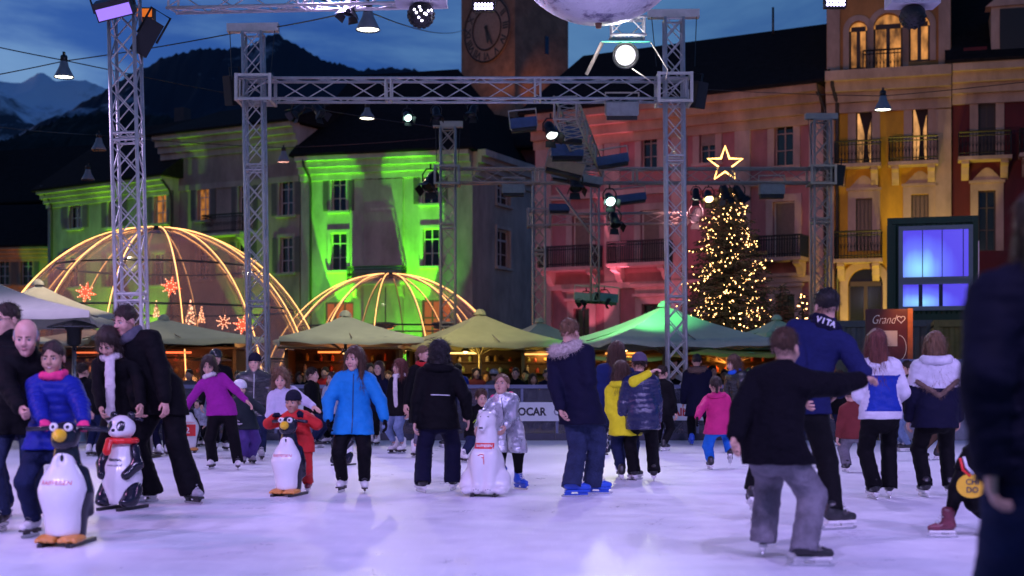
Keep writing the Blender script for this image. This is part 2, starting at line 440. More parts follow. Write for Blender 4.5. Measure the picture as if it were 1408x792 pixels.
ridge('snowy_mountain', [(-900,190),(-300,120),(-60,108),(0,104),(30,104),(60,92),(78,102),(120,86),(150,98),(175,106),(230,130),(340,160),(500,170),(900,190),(1500,200),(2200,260)], 9000, 3200,
      mountain_mat('snowy rock', (.06,.07,.085), (.80,.84,.92), .0013, .68, 1000, 900), 5, .22, 6)
ridge('dark_mountain', [(-700,330),(-200,260),(60,180),(140,122),(180,92),(210,76),(250,58),(290,50),(330,54),(365,36),(385,32),(410,44),(440,58),(480,74),(530,88),(570,98),(640,112),(740,118),(800,112),(870,118),(960,130),(1200,190),(1600,260)], 4200, 1700,
      mountain_mat('hazed forest with snow patches', (.034,.044,.062), (.50,.54,.62), .0024, .655, 900, 500), 11, .20, 9)  # forest colour lifted and blued to carry the haze of distance
ridge('forested_hill', [(-600,240),(-200,215),(0,190),(80,165),(160,148),(240,158),(330,172),(420,185),(560,200),(800,215),(1200,240),(1700,280)], 1500, 700,
      mountain_mat('dark forest', (.022,.028,.026), (.05,.058,.055), .02, .7, 900, 500), 3, .12, 7)

# ================================================================ buildings
m_frame = mat('white window frame', (.62,.6,.56), .5, var=.1)
m_dframe = mat('dark window frame', (.05,.04,.035), .5)
m_glass = mat('dark window glass', (.012,.014,.02), .08, spec=.6)
m_lit = emis('lit amber room', (1,.42,.10), .55)
m_lit2 = emis('lit warm room', (1,.55,.20), .75)
def lit_room(name, c, st):
    m = emis(name, c, st); nt = m.node_tree; b = nt.nodes['Principled BSDF']; tc = nt.nodes.new('ShaderNodeTexCoord'); mp = nt.nodes.new('ShaderNodeMapping'); mp.inputs['Scale'].default_value = (1.6,1,.8); nt.links.new(tc.outputs['Object'], mp.inputs[0])
    n = nt.nodes.new('ShaderNodeTexNoise'); n.inputs['Scale'].default_value = 1.9; n.inputs['Detail'].default_value = 4; nt.links.new(mp.outputs[0], n.inputs['Vector'])
    r = nt.nodes.new('ShaderNodeMapRange'); r.inputs['From Min'].default_value = .33; r.inputs['From Max'].default_value = .68; r.inputs['To Min'].default_value = st*.18; r.inputs['To Max'].default_value = st*1.5; nt.links.new(n.outputs['Fac'], r.inputs['Value']); nt.links.new(r.outputs['Result'], b.inputs['Emission Strength']); return m
m_lit = lit_room('lit amber chamber', (1,.36,.07), .45); m_lit2 = lit_room('lit warm chamber', (1,.46,.15), .7)
m_shut = mat('grey green shutter', (.13,.13,.11), .6, var=.2)
m_shut2 = mat('dull rose roller shutter', (.24,.18,.16), .6, var=.2)
m_iron = mat('wrought iron', (.012,.012,.014), .45)
m_stone = mat('pale stone trim', (.46,.42,.36), .8, var=.25, vscale=3, bump=.2, bscale=20)
m_roof = mat('dark slate roof', (.019,.017,.017), .95, spec=.05, var=.4, vscale=4, bump=.6, bscale=14)
m_pipe = mat('dark downpipe', (.03,.028,.028), .5)
def stucco(name, c): return mat(name, c, .85, var=.42, vscale=.55, bump=.4, bscale=18, stretch=(1.6,1.6,.7))

class Facade:
    """a building front from A to B (left to right as seen); local x runs along it, local -y faces the square"""
    def __init__(self, name, label, A, B, cat='building'):
        self.A = Vector((*A, 0)); d = Vector((B[0]-A[0], B[1]-A[1], 0)); self.L = d.length; self.e = d.normalized()
        self.rz = math.atan2(d.y, d.x); self.root = empty(name, self.A, self.rz, label, cat); self.holes = []
        self.inv = (Matrix.Translation(self.A) @ Matrix.Rotation(self.rz, 4, 'Z')).inverted()
    def uv(self, px, py):
        dx = (px-CX)/F; n = Vector((-self.e.y, self.e.x))
        t = n.dot(self.A.xy)/n.dot(Vector((dx, 1))); p = Vector((dx*t, t, CH-(py-HY)/F*t))
        q = self.inv @ p
        return q.x, q.z
    def rect(self, px, w, y0, y1):
        u, z1 = self.uv(px, y0); _, z0 = self.uv(px, y1); u0, _ = self.uv(px-w/2, y0); u1, _ = self.uv(px+w/2, y0)
        return u0, u1, z0, z1
    def wall(self, material, zt, depth=9, hole_d=.3, split=None):
        xs = sorted({0, self.L, *[round(v, 4) for h in self.holes for v in h[:2]]}); zs = sorted({0, zt, *[round(v, 4) for h in self.holes for v in h[2:4]]})
        mb = MB()
        for i in range(len(xs)-1):
            for j in range(len(zs)-1):
                cx, cz = (xs[i]+xs[i+1])/2, (zs[j]+zs[j+1])/2
                if any(h[0] < cx < h[1] and h[2] < cz < h[3] for h in self.holes): continue
                mb.quad((xs[i],0,zs[j]),(xs[i+1],0,zs[j]),(xs[i+1],0,zs[j+1]),(xs[i],0,zs[j+1]), 1 if split and cz > split[0] else 0)
        for (a, b, c, d) in self.holes:
            mb.quad((a,0,c),(a,hole_d,c),(a,hole_d,d),(a,0,d)); mb.quad((b,hole_d,c),(b,0,c),(b,0,d),(b,hole_d,d))
            mb.quad((a,0,d),(a,hole_d,d),(b,hole_d,d),(b,0,d)); mb.quad((a,hole_d,c),(a,0,c),(b,0,c),(b,hole_d,c))
        mb.quad((0,0,0),(0,0,zt),(0,depth,zt),(0,depth,0)); mb.quad((self.L,0,0),(self.L,depth,0),(self.L,depth,zt),(self.L,0,zt))
        mb.quad((self.L,depth,0),(0,depth,0),(0,depth,zt),(self.L,depth,zt)); mb.quad((0,0,zt),(self.L,0,zt),(self.L,depth,zt),(0,depth,zt))
        return mb.build('wall', [material, split[1]] if split else material, self.root)
    def window(self, r, pane=m_glass, frame=m_frame, surround=None, sw=.16, shutters=None, slats=False, sill=True, cols=2, rows=2, ped=None, transom=True, curtain=None, sur_out=.06):
        u0, u1, z0, z1 = r; self.holes.append(r); d = .16; w, h = u1-u0, z1-z0
        f = MB(); fw = max(.05, w*.06)
        f.box(u0, u0+fw, d, d+.06, z0, z1); f.box(u1-fw, u1, d, d+.06, z0, z1); f.box(u0+fw, u1-fw, d, d+.06, z1-fw, z1); f.box(u0+fw, u1-fw, d, d+.06, z0, z0+fw)
        root = f.build('window', frame, self.root)
        if slats:
            s = MB(); n = int(h/.075)
            for i in range(n):
                zz = z0+fw+(h-2*fw)*(i+.5)/n; s.box(u0+fw+.004, u1-fw-.004, d+.01, d+.045, zz-.022, zz+.022)
            s.quad((u0+fw,d+.05,z0+fw),(u1-fw,d+.05,z0+fw),(u1-fw,d+.05,z1-fw),(u0+fw,d+.05,z1-fw))
            s.build('roller_shutter', slats, root)
        else:
            MB().quad((u0+.01,d+.03,z0+.01),(u1-.01,d+.03,z0+.01),(u1-.01,d+.03,z1-.01),(u0+.01,d+.03,z1-.01)).build('pane', pane, root)
            g = MB()
            for i in range(1, cols): x = u0+w*i/cols; g.box(x-fw*.5, x+fw*.5, d-.006, d+.022, z0+fw, z1-fw)
            zt = z0+h*.72
            if transom: g.box(u0+fw, u1-fw, d-.01, d+.024, zt-fw*.45, zt+fw*.45)
            for i in range(1, rows):
                z = z0+(h*.7 if transom else h)*i/rows; g.box(u0+fw, u1-fw, d-.003, d+.026, z-.02, z+.02)
            if g.v: g.build('glazing_bar', frame, root)
            if curtain:
                c = MB()
                n = 14
                for i in range(n):
                    t0, t1 = i/n, (i+1)/n
                    hw = lambda t: w*(.10+.34*max(0, (t-.55)/.45)**1.2+.10*max(0, (.45-t)/.45))
                    cx = u0+w*curtain
                    za, zb = z0+.03+(h-.06)*t0, z0+.03+(h-.06)*t1
                    c.quad((cx-hw(t0),d-.03,za),(cx+hw(t0),d-.03,za),(cx+hw(t1),d-.03,zb),(cx-hw(t1),d-.03,zb))
                    c.quad((cx-hw(t0),d-.02,za),(cx+hw(t0),d-.02,za),(cx+hw(t1),d-.02,zb),(cx-hw(t1),d-.02,zb))
                c.build('curtain', mat('dark curtain', (.02,.012,.015), .8), root)
        if surround:
            s = MB(); s.box(u0-sw, u0-.003, -sur_out, .02, z0, z1+sw); s.box(u1+.003, u1+sw, -sur_out, .02, z0, z1+sw); s.box(u0-.003, u1+.003, -sur_out, .02, z1+.003, z1+sw)
            if ped == 'flat':
                s.box(u0-sw-.08, u1+sw+.08, -.2, .02, z1+sw+.003, z1+sw+.12); s.box(u0-sw, u1+sw, -.09, .02, z1+sw+.122, z1+sw+.4); s.box(u0-sw-.12, u1+sw+.12, -.28, .02, z1+sw+.402, z1+sw+.52)
            if ped == 'crest':
                s.box(u0-sw-.05, u1+sw+.05, -.14, .02, z1+sw+.003, z1+sw+.1)
                n = 9; cx = (u0+u1)/2; hw = w*.42+sw
                pts = [(cx-hw, 0)]+[(cx-hw+2*hw*i/n, (.05+.42*math.sin(PI*i/n)**1.6)) for i in range(1, n)]+[(cx+hw, 0)]
                M = Matrix(((1,0,0,0),(0,0,1,-.09),(0,1,0,z1+sw+.104),(0,0,0,1)))
                s.prism(pts, M, .1)
            s.build('surround', surround, root)
        if sill: MB().box(u0-sw-.03, u1+sw+.03, -.16, .14, z0-.12, z0-.003).build('sill', surround or m_stone, root)
        if shutters:
            for a, b in ((u0-w*.52-.03, u0-.03), (u1+.03, u1+w*.52+.03)):
                s = MB(); s.box(a, b, -.055, -.004, z0, z1)
                n = int(h/.11)
                for i in range(n):
                    z = z0+.06+(h-.12)*(i+.5)/n; s.box(a+.05, b-.05, -.07, -.056, z-.03, z+.03)
                s.build('shutter', shutters, root)
        return root
    def arch_window(self, r, pane, frame, surround, sw=.3, doors=2, d=.2, arch=True, imp=.8):
        u0, u1, z0, z1 = r; w = u1-u0; self.holes.append((u0, u1, z0, z1)); hw = w/2; cx = (u0+u1)/2; zs = z1-hw if arch else z1
        n = 14
        arc = lambda rr: [(cx-rr*math.cos(PI*i/n), zs+rr*math.sin(PI*i/n)) for i in range(n+1)]
        # spandrel wall pieces that round the opening off
        sp = MB()
        a = arc(hw)
        for i in range(n):
            (xa, za), (xb, zb) = a[i], a[i+1]
            sp.quad((xa,0,za),(xb,0,zb),(xb,0,z1),(xa,0,z1)); sp.quad((xa,0,za),(xa,.3,za),(xb,.3,zb),(xb,0,zb))
        root = MB().box(u0, u0+.07, d, d+.08, z0, zs).box(u1-.07, u1, d, d+.08, z0, zs).box(u0+.07, u1-.07, d, d+.08, z0, z0+.1).build('window', frame, self.root)
        sp.build('arch_head', self.wmat, root)
        poly = [(u0,z0),(u1,z0)]+arc(hw)[::-1]
        mb = MB(); mb.add([(x, d+.05, z) for x, z in poly], [tuple(range(len(poly)))]); mb.build('pane', pane, root)
        g = MB(); g.box(u0+.07, u1-.07, d-.02, d+.04, zs-.02, zs+.16)
        for i in range(1, doors): x = u0+w*i/doors; g.box(x-.07, x+.07, d-.01, d+.038, z0+.1, zs-.02)
        g.build('glazing_bar', frame, root)
        s = MB(); s.box(u0-sw, u0-.003, -.07, .02, z0, zs); s.box(u1+.003, u1+sw, -.07, .02, z0, zs)
        ai, ao = arc(hw+.003), arc(hw+sw)
        for i in range(n):
            q = [ai[i], ai[i+1], ao[i+1], ao[i]]
            s.add([(x,-.07,z) for x, z in q]+[(x,.02,z) for x, z in q], [(0,1,2,3),(7,6,5,4),(0,4,5,1),(2,6,7,3)])
        s.build('surround', surround, root)
        return root
    def balcony(self, px0, px1, ytop, ybot, out=.9, slab=None, brackets=True, solid=False):
        pm = (px0+px1)/2; u0, zt = self.uv(px0, ytop); u1, _ = self.uv(px1, ytop); _, zb = self.uv(pm, ybot); _, zt = self.uv(pm, ytop)
        sl = MB().box(u0, u1, -out, -.01, zb-.14, zb)
        root = sl.build('balcony', slab or m_stone, self.root)
        r = MB(); rail = [(u0+.03,-.03),(u0+.03,-out+.04),(u1-.03,-out+.04),(u1-.03,-.03)]
        for z in (zt, zb+.12, zt-.14): r.tube([(x,y,z) for x,y in rail], .022, 4)
        r.tube([(x,y,zt) for x,y in rail], .035, 4)
        for (xa,ya),(xb,yb) in zip(rail[:-1], rail[1:]):
            L = math.hypot(xb-xa, yb-ya); n = max(2, int(L/(.1 if solid else .12)))
            for i in range(n+1):
                t = i/n; x, y = xa+(xb-xa)*t, ya+(yb-ya)*t; b = .035 if i % 2 else -.0
                r.tube([(x,y,zb),(x,y-b*.6,zb+(zt-zb)*.3),(x,y,zt)], .024 if solid else .013, 4)
                if i < n and not solid:
                    x2, y2 = xa+(xb-xa)*(i+1)/n, ya+(yb-ya)*(i+1)/n; zm = zb+.12+(zt-zb-.26)*.5
                    r.tube([(x,y,zm-.12),((x+x2)/2,(y+y2)/2,zm+.1),(x2,y2,zm-.12)], .012, 4)
        r.build('railing', m_iron, root)
        if brackets:
            for x in (u0+.25, u1-.25):
                M = Matrix(((0,0,1,x-.13),(-1,0,0,-.012),(0,1,0,zb-.145),(0,0,0,1)))
                MB().prism([(0,0),(out*.85,0),(out*.85,-.12),(out*.5,-.22),(out*.35,-.45),(.1,-.62),(0,-.66)], M, .26).build('bracket', slab or m_stone, root)
        return root
    def cornice(self, material, z, hgt=.9, out=.7, x0=None, x1=None, steps=4):
        mb = MB(); x0 = 0 if x0 is None else x0; x1 = self.L if x1 is None else x1
        for i in range(steps):
            a, b = z-hgt+hgt*i/steps, z-hgt+hgt*(i+1)/steps-(.003 if i < steps-1 else 0)
            o_ = out*((i+1)/steps)**1.3; mb.box(x0-o_*.0-.01, x1+.01, -o_, -.004, a, b)
        return mb.build('cornice', material, self.root)
    def band(self, material, z0, z1, out=.08, x0=None, x1=None, name='string_course'):
        return MB().box(-.005 if x0 is None else x0, self.L+.005 if x1 is None else x1, -out, -.004, z0, z1).build(name, material, self.root)
    def pilaster(self, px, w, material, zt, y=300, out=.12):
        u0, _ = self.uv(px-w/2, y); u1, _ = self.uv(px+w/2, y)
        return MB().box(u0, u1, -out, -.006, .02, zt).build('pilaster', material, self.root)
    def roof(self, material, zt, rise, depth=9, over=.8, run=None, hip_l=0, hip_r=0, x0=None, x1=None):
        a = -over*.3 if x0 is None else x0; b = self.L+over*.3 if x1 is None else x1; run = run or depth/2
        vs = [(a,-over,zt),(b,-over,zt),(b-hip_r,run,zt+rise),(a+hip_l,run,zt+rise),(a,depth+over,zt),(b,depth+over,zt),
              (a,-over,zt-.12),(b,-over,zt-.12),(b,depth+over,zt-.12),(a,depth+over,zt-.12)]
        return MB().add(vs, [(0,1,2,3),(3,2,5,4),(1,5,2),(0,3,4),(6,7,1,0),(7,8,5,1),(8,9,4,5),(9,6,0,4),(9,8,7,6)]).build('roof', material, self.root)
    def pipe(self, px, ytop, zbot=.1):
        u, z = self.uv(px, ytop)
        return MB().tube([(u,-.75,z),(u,-.7,z-.3),(u+.15,-.25,z-.9),(u+.15,-.15,z-1.4),(u+.15,-.15,zbot)], .07, 6).build('downpipe', m_pipe, self.root)

# --- left green lit house
gA = stucco('pale green stucco', (.36,.36,.27)); gt = stucco('pale green trim', (.44,.43,.34))
b = Facade('town_house', 'pale house lit green under its eaves, behind the large dome', (-27.0,82.7), (-18.2,76.2))
for px, w_, y0, y1, pn in ((104,17,272,314,m_glass),(158,17,268,312,m_glass),(221,17,264,307,m_lit)):
    b.window(b.rect(px,w_,y0,y1), pane=pn, surround=gt, shutters=m_shut)
for px, w_, y0, y1 in ((100,17,352,395),(158,17,350,394),(218,17,348,392)): b.window(b.rect(px,w_,y0,y1), surround=gt, shutters=m_shut)
b.wall(gA, 11.9, 10); b.cornice(gt, 12.0, 1.0, .8); b.roof(m_roof, 12.03, 4.2, 10, .95); b.pipe(72, 257); b.pipe(236, 240)
# --- middle tall house
gB = stucco('grey rose stucco', (.36,.31,.25)); gbt = stucco('grey rose trim', (.42,.37,.31))
b = Facade('town_house', 'tall plain house with blank frieze and one amber window, beside the corner house', (-19.0,77.2), (-10.85,72.6))
for px, w_, y0, y1, pn in ((280,16,259,303,m_lit),(337,17,252,318,m_glass),(394,19,246,296,m_glass)): b.window(b.rect(px,w_,y0,y1), pane=pn, surround=gbt, shutters=m_shut)
for px, w_, y0, y1 in ((280,17,338,384),(335,17,332,382),(394,18,326,375)): b.window(b.rect(px,w_,y0,y1), surround=gbt, shutters=m_shut)
b.balcony(292,345,297,322)
b.wall(gB, 14.1, 10); b.cornice(gbt, 14.25, 1.3, .8); b.band(gbt, 11.2, 11.5); b.roof(m_roof, 14.28, 2.2, 10, .95)
# --- corner house lit green
gC = stucco('cream stucco', (.42,.42,.36)); gct = stucco('cream trim', (.5,.5,.43))
b = Facade('corner_house', 'corner house washed in bright green light behind the small dome', (-10.75,72.4), (-1.95,70.0))
for px, w_, y0, y1 in ((466,20,240,290),(527,22,236,286),(592,22,231,280)): b.window(b.rect(px,w_,y0,y1), surround=gct, shutters=m_shut, rows=2)
for px, w_, y0, y1, sl in ((466,22,320,372,None),(528,24,318,372,m_shut2),(593,22,314,366,None)): b.window(b.rect(px,w_,y0,y1), surround=gct, slats=sl or False, pane=m_glass)
for px, w_, y0, y1 in ((466,40,415,500),(530,40,415,500),(600,40,412,500)): b.window(b.rect(px,w_,y0,y1), pane=emis('lit shop window',(1,.16,.03),.6), frame=m_dframe, sill=False, cols=3)
b.balcony(484,560,368,388, out=.8)
b.wall(gC, 12.3, .35); b.cornice(gct, 12.4, 1.25, .8); u, _ = b.uv(626, 300); b.pilaster(528, 54, stucco('cream pier', (.40,.38,.33)), 11.1, out=.14)
b.roof(m_roof, 12.43, 5.8, 16, .9, hip_r=3.5); b.pipe(425, 222)
side = Facade('side_wall', None, (-1.93,70.05), (1.25,77)); side.root.parent = b.root; side.root.matrix_parent_inverse = (Matrix.Translation(b.A) @ Matrix.Rotation(b.rz, 4, 'Z')).inverted(); del side.A
side.A = Vector((-1.93,70.05,0))
for px, y0, y1 in ((692,250,282),(692,316,368)): side.window(side.rect(px,18,y0,y1), surround=gct)
side.wall(gC, 12.3, 5); side.cornice(gct, 12.4, 1.25, .7)
# flatten the side wall into direct parts of the corner house
for ch in list(side.root.children):
    M = side.root.matrix_parent_inverse @ Matrix.Translation(side.A) @ Matrix.Rotation(side.rz, 4, 'Z')
    ch.parent = b.root; ch.matrix_parent_inverse = Matrix.Identity(4); ch.matrix_basis = M
bpy.data.objects.remove(side.root)
# --- low orange lit house far left, dark gabled houses behind
gO = stucco('ochre stucco', (.42,.32,.2))
b = Facade('low_house', 'low house with an orange lit cornice at the far left edge', (-36,86), (-26.9,84.3))
for px in (5, 37): b.window(b.rect(px,16,356,392), surround=gO, shutters=m_shut)
b.wall(gO, 8.9, 8); b.cornice(gO, 9.0, .9, .7); b.roof(m_roof, 9.03, 3.0, 8, .8)
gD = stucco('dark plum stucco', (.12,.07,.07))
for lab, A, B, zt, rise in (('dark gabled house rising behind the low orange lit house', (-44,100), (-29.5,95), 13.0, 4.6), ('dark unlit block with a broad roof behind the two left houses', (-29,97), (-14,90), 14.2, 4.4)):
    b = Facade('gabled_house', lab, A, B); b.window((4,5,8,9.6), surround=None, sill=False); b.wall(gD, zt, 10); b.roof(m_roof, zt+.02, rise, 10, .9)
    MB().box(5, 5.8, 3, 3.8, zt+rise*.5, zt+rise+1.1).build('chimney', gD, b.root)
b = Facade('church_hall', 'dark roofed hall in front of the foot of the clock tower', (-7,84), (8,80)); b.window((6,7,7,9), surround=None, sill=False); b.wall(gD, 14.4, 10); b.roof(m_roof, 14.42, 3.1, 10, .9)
# --- rose house
gP = stucco('rose stucco', (.40,.165,.18)); gpt = stucco('rose grey trim', (.48,.33,.30))
b = Facade('palazzo', 'long rose house with wooden balconies behind the christmas tree', (1.0,61.6), (12.05,55.0))
for px, w_, y0, y1, sl in ((811,21,190,236,None),(893,22,183,232,None),(973,22,174,224,'h'),(1078,26,166,228,None)):
    b.window(b.rect(px,w_,y0,y1), surround=gpt, sw=.28, ped='crest', frame=stucco('weathered frame',(.4,.3,.28)))
    if sl:
        u0, u1, z0, z1 = b.rect(px,w_-3,y0+1,y0+26); MB().box(u0,u1,.06,.1,z0,z1).build('roller_shutter', m_shut2, b.root)
for px, w_, y0, y1 in ((799,24,297,368),(894,26,289,362),(1078,30,277,355)): b.window(b.rect(px,w_,y0,y1), surround=gpt, sw=.28, slats=m_shut2, sill=False)
for px0, px1, y0, y1 in ((754,829,341,369),(848,927,334,363),(1044,1113,327,356)): b.balcony(px0, px1, y0, y1, out=1.0, slab=gpt, solid=True)
for px, w_, y0, y1 in ((800,22,424,520),(895,24,418,520),(985,24,412,520),(1080,26,405,520)): b.window(b.rect(px,w_,y0,y1), surround=gpt, sw=.3, ped='flat', sill=False, frame=m_dframe)
for px in (749, 843, 935, 1022, 1124): b.pilaster(px, 21, gpt, 11.35)
b.wall(gP, 12.4, 9); b.cornice(stucco('rose cornice', (.45,.30,.22)), 12.5, 1.5, .9); b.band(gpt, 8.75, 9.0, .16); b.band(gpt, 4.9, 5.15, .16)
b.roof(m_roof, 12.53, 3.6, 10, 1.0); u, z = b.uv(1008, 68)
MB().tube([(u,4.5,15.8),(u,4.5,17.0)], .05, 6).build('chimney_pipe', m_pipe, b.root)
for i, dd in enumerate((0,)): b.pipe(1131, 118)
uu, zz = b.uv(872, 475)
sg = MB().box(uu-1.5, uu+1.5, -.16, -.02, zz-.42, zz+.42).build('shop_sign', mat('black sign board', (.02,.015,.012), .5), b.root)
text_obj('MINOTTI', .62, Matrix(((1,0,0,uu),(0,0,-1,-.165),(0,1,0,zz-.02),(0,0,0,1))), emis('amber letters', (1,.33,.02), 2.2), sg, bold=.012)
# --- yellow house
gY = stucco('yellow stucco', (.60,.35,.03)); gyt = stucco('ochre stone trim', (.46,.35,.27))
b = Facade('palazzo', 'yellow house with arched top windows and the arched doorway beside the container', (12.15,54.9), (16.55,53.6)); b.wmat = stucco('orange brown stucco', (.46,.24,.08))
arch_c = lit_room('lit amber salon', (1,.40,.10), .55)
b.wmat0 = gY
for px, w_, y0, y1, dr in ((1180,25,29,95,2),(1221,40,18,97,2),(1264,29,20,84,2)): b.arch_window(b.rect(px,w_,y0,y1), arch_c, m_dframe, gyt, .22, dr)
b.balcony(1186,1241,72,103, out=.5, slab=m_iron, brackets=False)
for px, w_, y0, y1, cu in ((1188,22,153,226,.62),(1265,22,146,220,.6)): b.window(b.rect(px,w_,y0,y1), pane=m_lit2, frame=m_dframe, surround=gyt, sw=.3, transom=False, rows=1, cols=1, curtain=cu, sill=False)
for px0, px1, y0, y1 in ((1148,1212,198,228),(1222,1290,192,225)): b.balcony(px0, px1, y0, y1, out=.8, slab=gyt)
for px, w_, y0, y1 in ((1188,22,273,345),(1265,24,267,330)): b.window(b.rect(px,w_,y0,y1), pane=mat('curtained glass', (.09,.06,.05), .3, var=.6, vscale=6, stretch=(6,1,.2)), frame=m_dframe, surround=gyt, sw=.3, ped='crest', rows=1, cols=4, transom=False, sill=False)
b.balcony(1148,1214,321,358, out=.9, slab=gyt)
b.wmat = gY
r = b.rect(1190,48,369,520); b.arch_window((r[0],r[1],.05,r[3]), m_glass, m_dframe, gyt, .3, 2)
_, zc = b.uv(1220, 108)
b.wall(gY, 18.0, 9, split=(zc, stucco('orange brown stucco', (.46,.24,.08))))
b.cornice(gyt, zc+.25, 1.5, .85); b.pilaster(1140, 14, gyt, zc-1.3); b.pilaster(1297, 22, gyt, zc-1.3, out=.14)
MB().box(.02, .5, -.12, -.006, zc+.27, 18).build('quoin', gyt, b.root); MB().box(b.L-.45, b.L-.02, -.12, -.006, zc+.27, 18).build('quoin', gyt, b.root)
b.roof(m_roof, 18.02, 3, 9, 1.1); b.pipe(1146, 112)
# --- dark red house
gR = stucco('dark red stucco', (.11,.016,.022))
b = Facade('palazzo', 'dark red house with a dormer door at the right edge of the square', (16.6,53.6), (26,50.9))
for px, w_, y0, y1 in ((1357,24,139,216),(1440,24,132,212)): b.window(b.rect(px,w_,y0,y1), frame=m_dframe, surround=gyt, sw=.3, pane=mat('closed dark shutters', (.03,.028,.035), .5), rows=1, cols=2, transom=False, sill=False)
for px0, px1, y0, y1 in ((1317,1390,185,218),(1400,1470,180,213)): b.balcony(px0, px1, y0, y1, out=.8, slab=gyt)
for px, w_, y0, y1 in ((1357,24,262,345),(1440,24,258,340)): b.window(b.rect(px,w_,y0,y1), frame=m_dframe, surround=gyt, sw=.28, ped='crest', sill=False)
b.wall(gR, zc+.2, 9); b.cornice(gyt, zc+.35, 1.5, .85); b.roof(m_roof, zc+.38, 4.2, 9, .9, run=5)
u, z0 = b.uv(1395, 84); _, z1 = b.uv(1395, 14); u0, _ = b.uv(1374, 50); u1, _ = b.uv(1419, 50)
dm = MB().box(u0-.3, u1+.3, -.3, 3, z0-.4, z1+.1).build('dormer', gyt, b.root)
MB().box(u0, u1, -.34, -.303, z0, z1).build('door', mat('green black door', (.02,.025,.025), .5), dm)
MB().prism([(u0-.5,0),(u1+.5,0),((u0+u1)/2+.4,.55),((u0+u1)/2,.75),((u0+u1)/2-.4,.55)], Matrix(((1,0,0,0),(0,0,1,-.42),(0,1,0,z1+.103),(0,0,0,1))), .9).build('pediment', gyt, dm)
MB().box(.4, u0-.45, -.3, 1, z0-.7, z0+.55).build('parapet', gR, b.root)

# --- clock tower
m_tower = mat('old brick tower', (.30,.17,.11), .9, var=.5, vscale=1.1, bump=.8, bscale=5)
tw = empty('clock_tower', (P(708,520,86).x, 86, 0), R(45), 'square brick clock tower rising behind the dark roofed hall', 'clock tower')
tw_s = 4.75
MB().box(0, tw_s, 0, tw_s, 0, 34).build('shaft', m_tower, tw)
MB().box(-.25, tw_s+.25, -.25, tw_s+.25, 34.003, 35).build('cornice', m_stone, tw)
zck = 1.15+(520-40)/F*87.5
M = Matrix(((0,0,-1,-.02),(-1,0,0,tw_s/2),(0,1,0,zck),(0,0,0,1)))
fc = MB(); ro = 2.05
fc.lathe([(0,.05),(1.95,.05),(ro,.03),(ro,0)], 40, M); face = fc.build('clock_face', mat('pale clock plaster', (.36,.24,.18), .8, var=.3), tw)
rg = MB(); m_ink = mat('dark clock ironwork', (.03,.025,.025), .6)
for rr in (1.98, 1.25): rg.tube([M @ Vector((rr*math.cos(2*PI*i/40), rr*math.sin(2*PI*i/40), .07)) for i in range(40)], .055, 4, closed=True)
NUM = ['XII','I','II','III','IV','V','VI','VII','VIII','IX','X','XI']
for i, s in enumerate(NUM):
    a = PI/2-2*PI*i/12; vs, fs = text_polys(s, .62, .02); T = Matrix.Translation((1.61*math.cos(a), 1.61*math.sin(a), .075)) @ Matrix.Rotation(a-PI/2, 4, 'Z')
    rg.add([M @ (T @ v) for v in vs], fs)
rg.build('dial', m_ink, face)
for L, a, wd in ((1.2, R(-62), .11), (.95, R(-80), .13)):
    T = Matrix.Rotation(a, 4, 'Z'); h = MB(); h.add([M @ (T @ Vector(v)) for v in ((-.25,-wd,.1),(L*.8,-wd*.8,.1),(L,0,.1),(L*.8,wd*.8,.1),(-.25,wd,.1))], [(0,1,2,3,4)]); h.build('clock_hand', m_ink, face)
for z in (17.0, 21.2, 13.6): MB().box(tw_s*.55, tw_s*.62, -.03, -.004, z, z+1.1).build('slit_window', m_glass, tw)
# ================================================================ trusses
m_alu = mat('truss aluminium', (.72,.66,.64), .42, metal=.35, var=.18, vscale=6, bump=.1)
m_alu2 = mat('dull truss aluminium', (.52,.45,.38), .5, metal=.3, var=.2, vscale=6)
m_black = mat('black metal', (.014,.014,.016), .45, var=.2)
m_blk2 = mat('black plastic', (.02,.02,.022), .55, var=.2)
def truss(name, label, a, b, w, material, bay=None, group='trusses of the rink lighting rig', r=.026, tilt=0, cap=False, caplen=.95):
    a = Vector(a); b = Vector(b); L = (b-a).length; bay = bay or w*1.15; n = max(2, round(L/bay))
    root = empty(name, a, 0, label, 'truss', group); root.rotation_euler = (0, tilt, 0)
    T = frame_to(b-a, (0,1,0) if abs((b-a).normalized().z) > .9 else (0,0,1)); hw = w/2
    cs = [(hw,hw),(-hw,hw),(-hw,-hw),(hw,-hw)]
    for c in cs: MB().tube([T @ Vector((*c,0)), T @ Vector((*c,L))], r, 8).build('chord', material, root)
    br = MB()
    for i in range(n):
        z0, z1 = L*i/n, L*(i+1)/n
        for k in range(4):
            p, q = cs[k], cs[(k+1) % 4]
            if (i+k) % 2: p, q = q, p
            br.tube([T @ Vector((*p,z0)), T @ Vector((*q,z1))], r*.45, 5, caps=False)
            if k % 2 == 0: br.tube([T @ Vector((*q,z0)), T @ Vector((*p,z1))], r*.4, 5, caps=False)
    nb = max(1, round(L/2.6))
    for i in range(nb+1):
        for dz in ((-.05,.05) if 0 < i < nb else ((.03,) if i == 0 else (-.03,))):
            z = L*i/nb+dz
            for k in range(4): br.tube([T @ Vector((*cs[k],z)), T @ Vector((*cs[(k+1) % 4],z))], r*.7, 6, caps=False)
    br.build('bracing', material, root)
    if abs((b-a).normalized().z) > .9:
        MB().box(-w*.95, w*.95, -w*.95, w*.95, .012, .03).build('base_plate', m_black, root)
        if cap:
            hh = L+.012
            MB().box(-caplen/2, caplen/2, -.09, .09, hh, hh+.15).build('head_beam', material, root)
            for x in (-caplen/2+.06, caplen/2-.06): MB().tube([(x,-.1,hh),(x*.85,-.28,hh-.95)], .008, 4).build('hoist_chain', m_black, root)
    return root
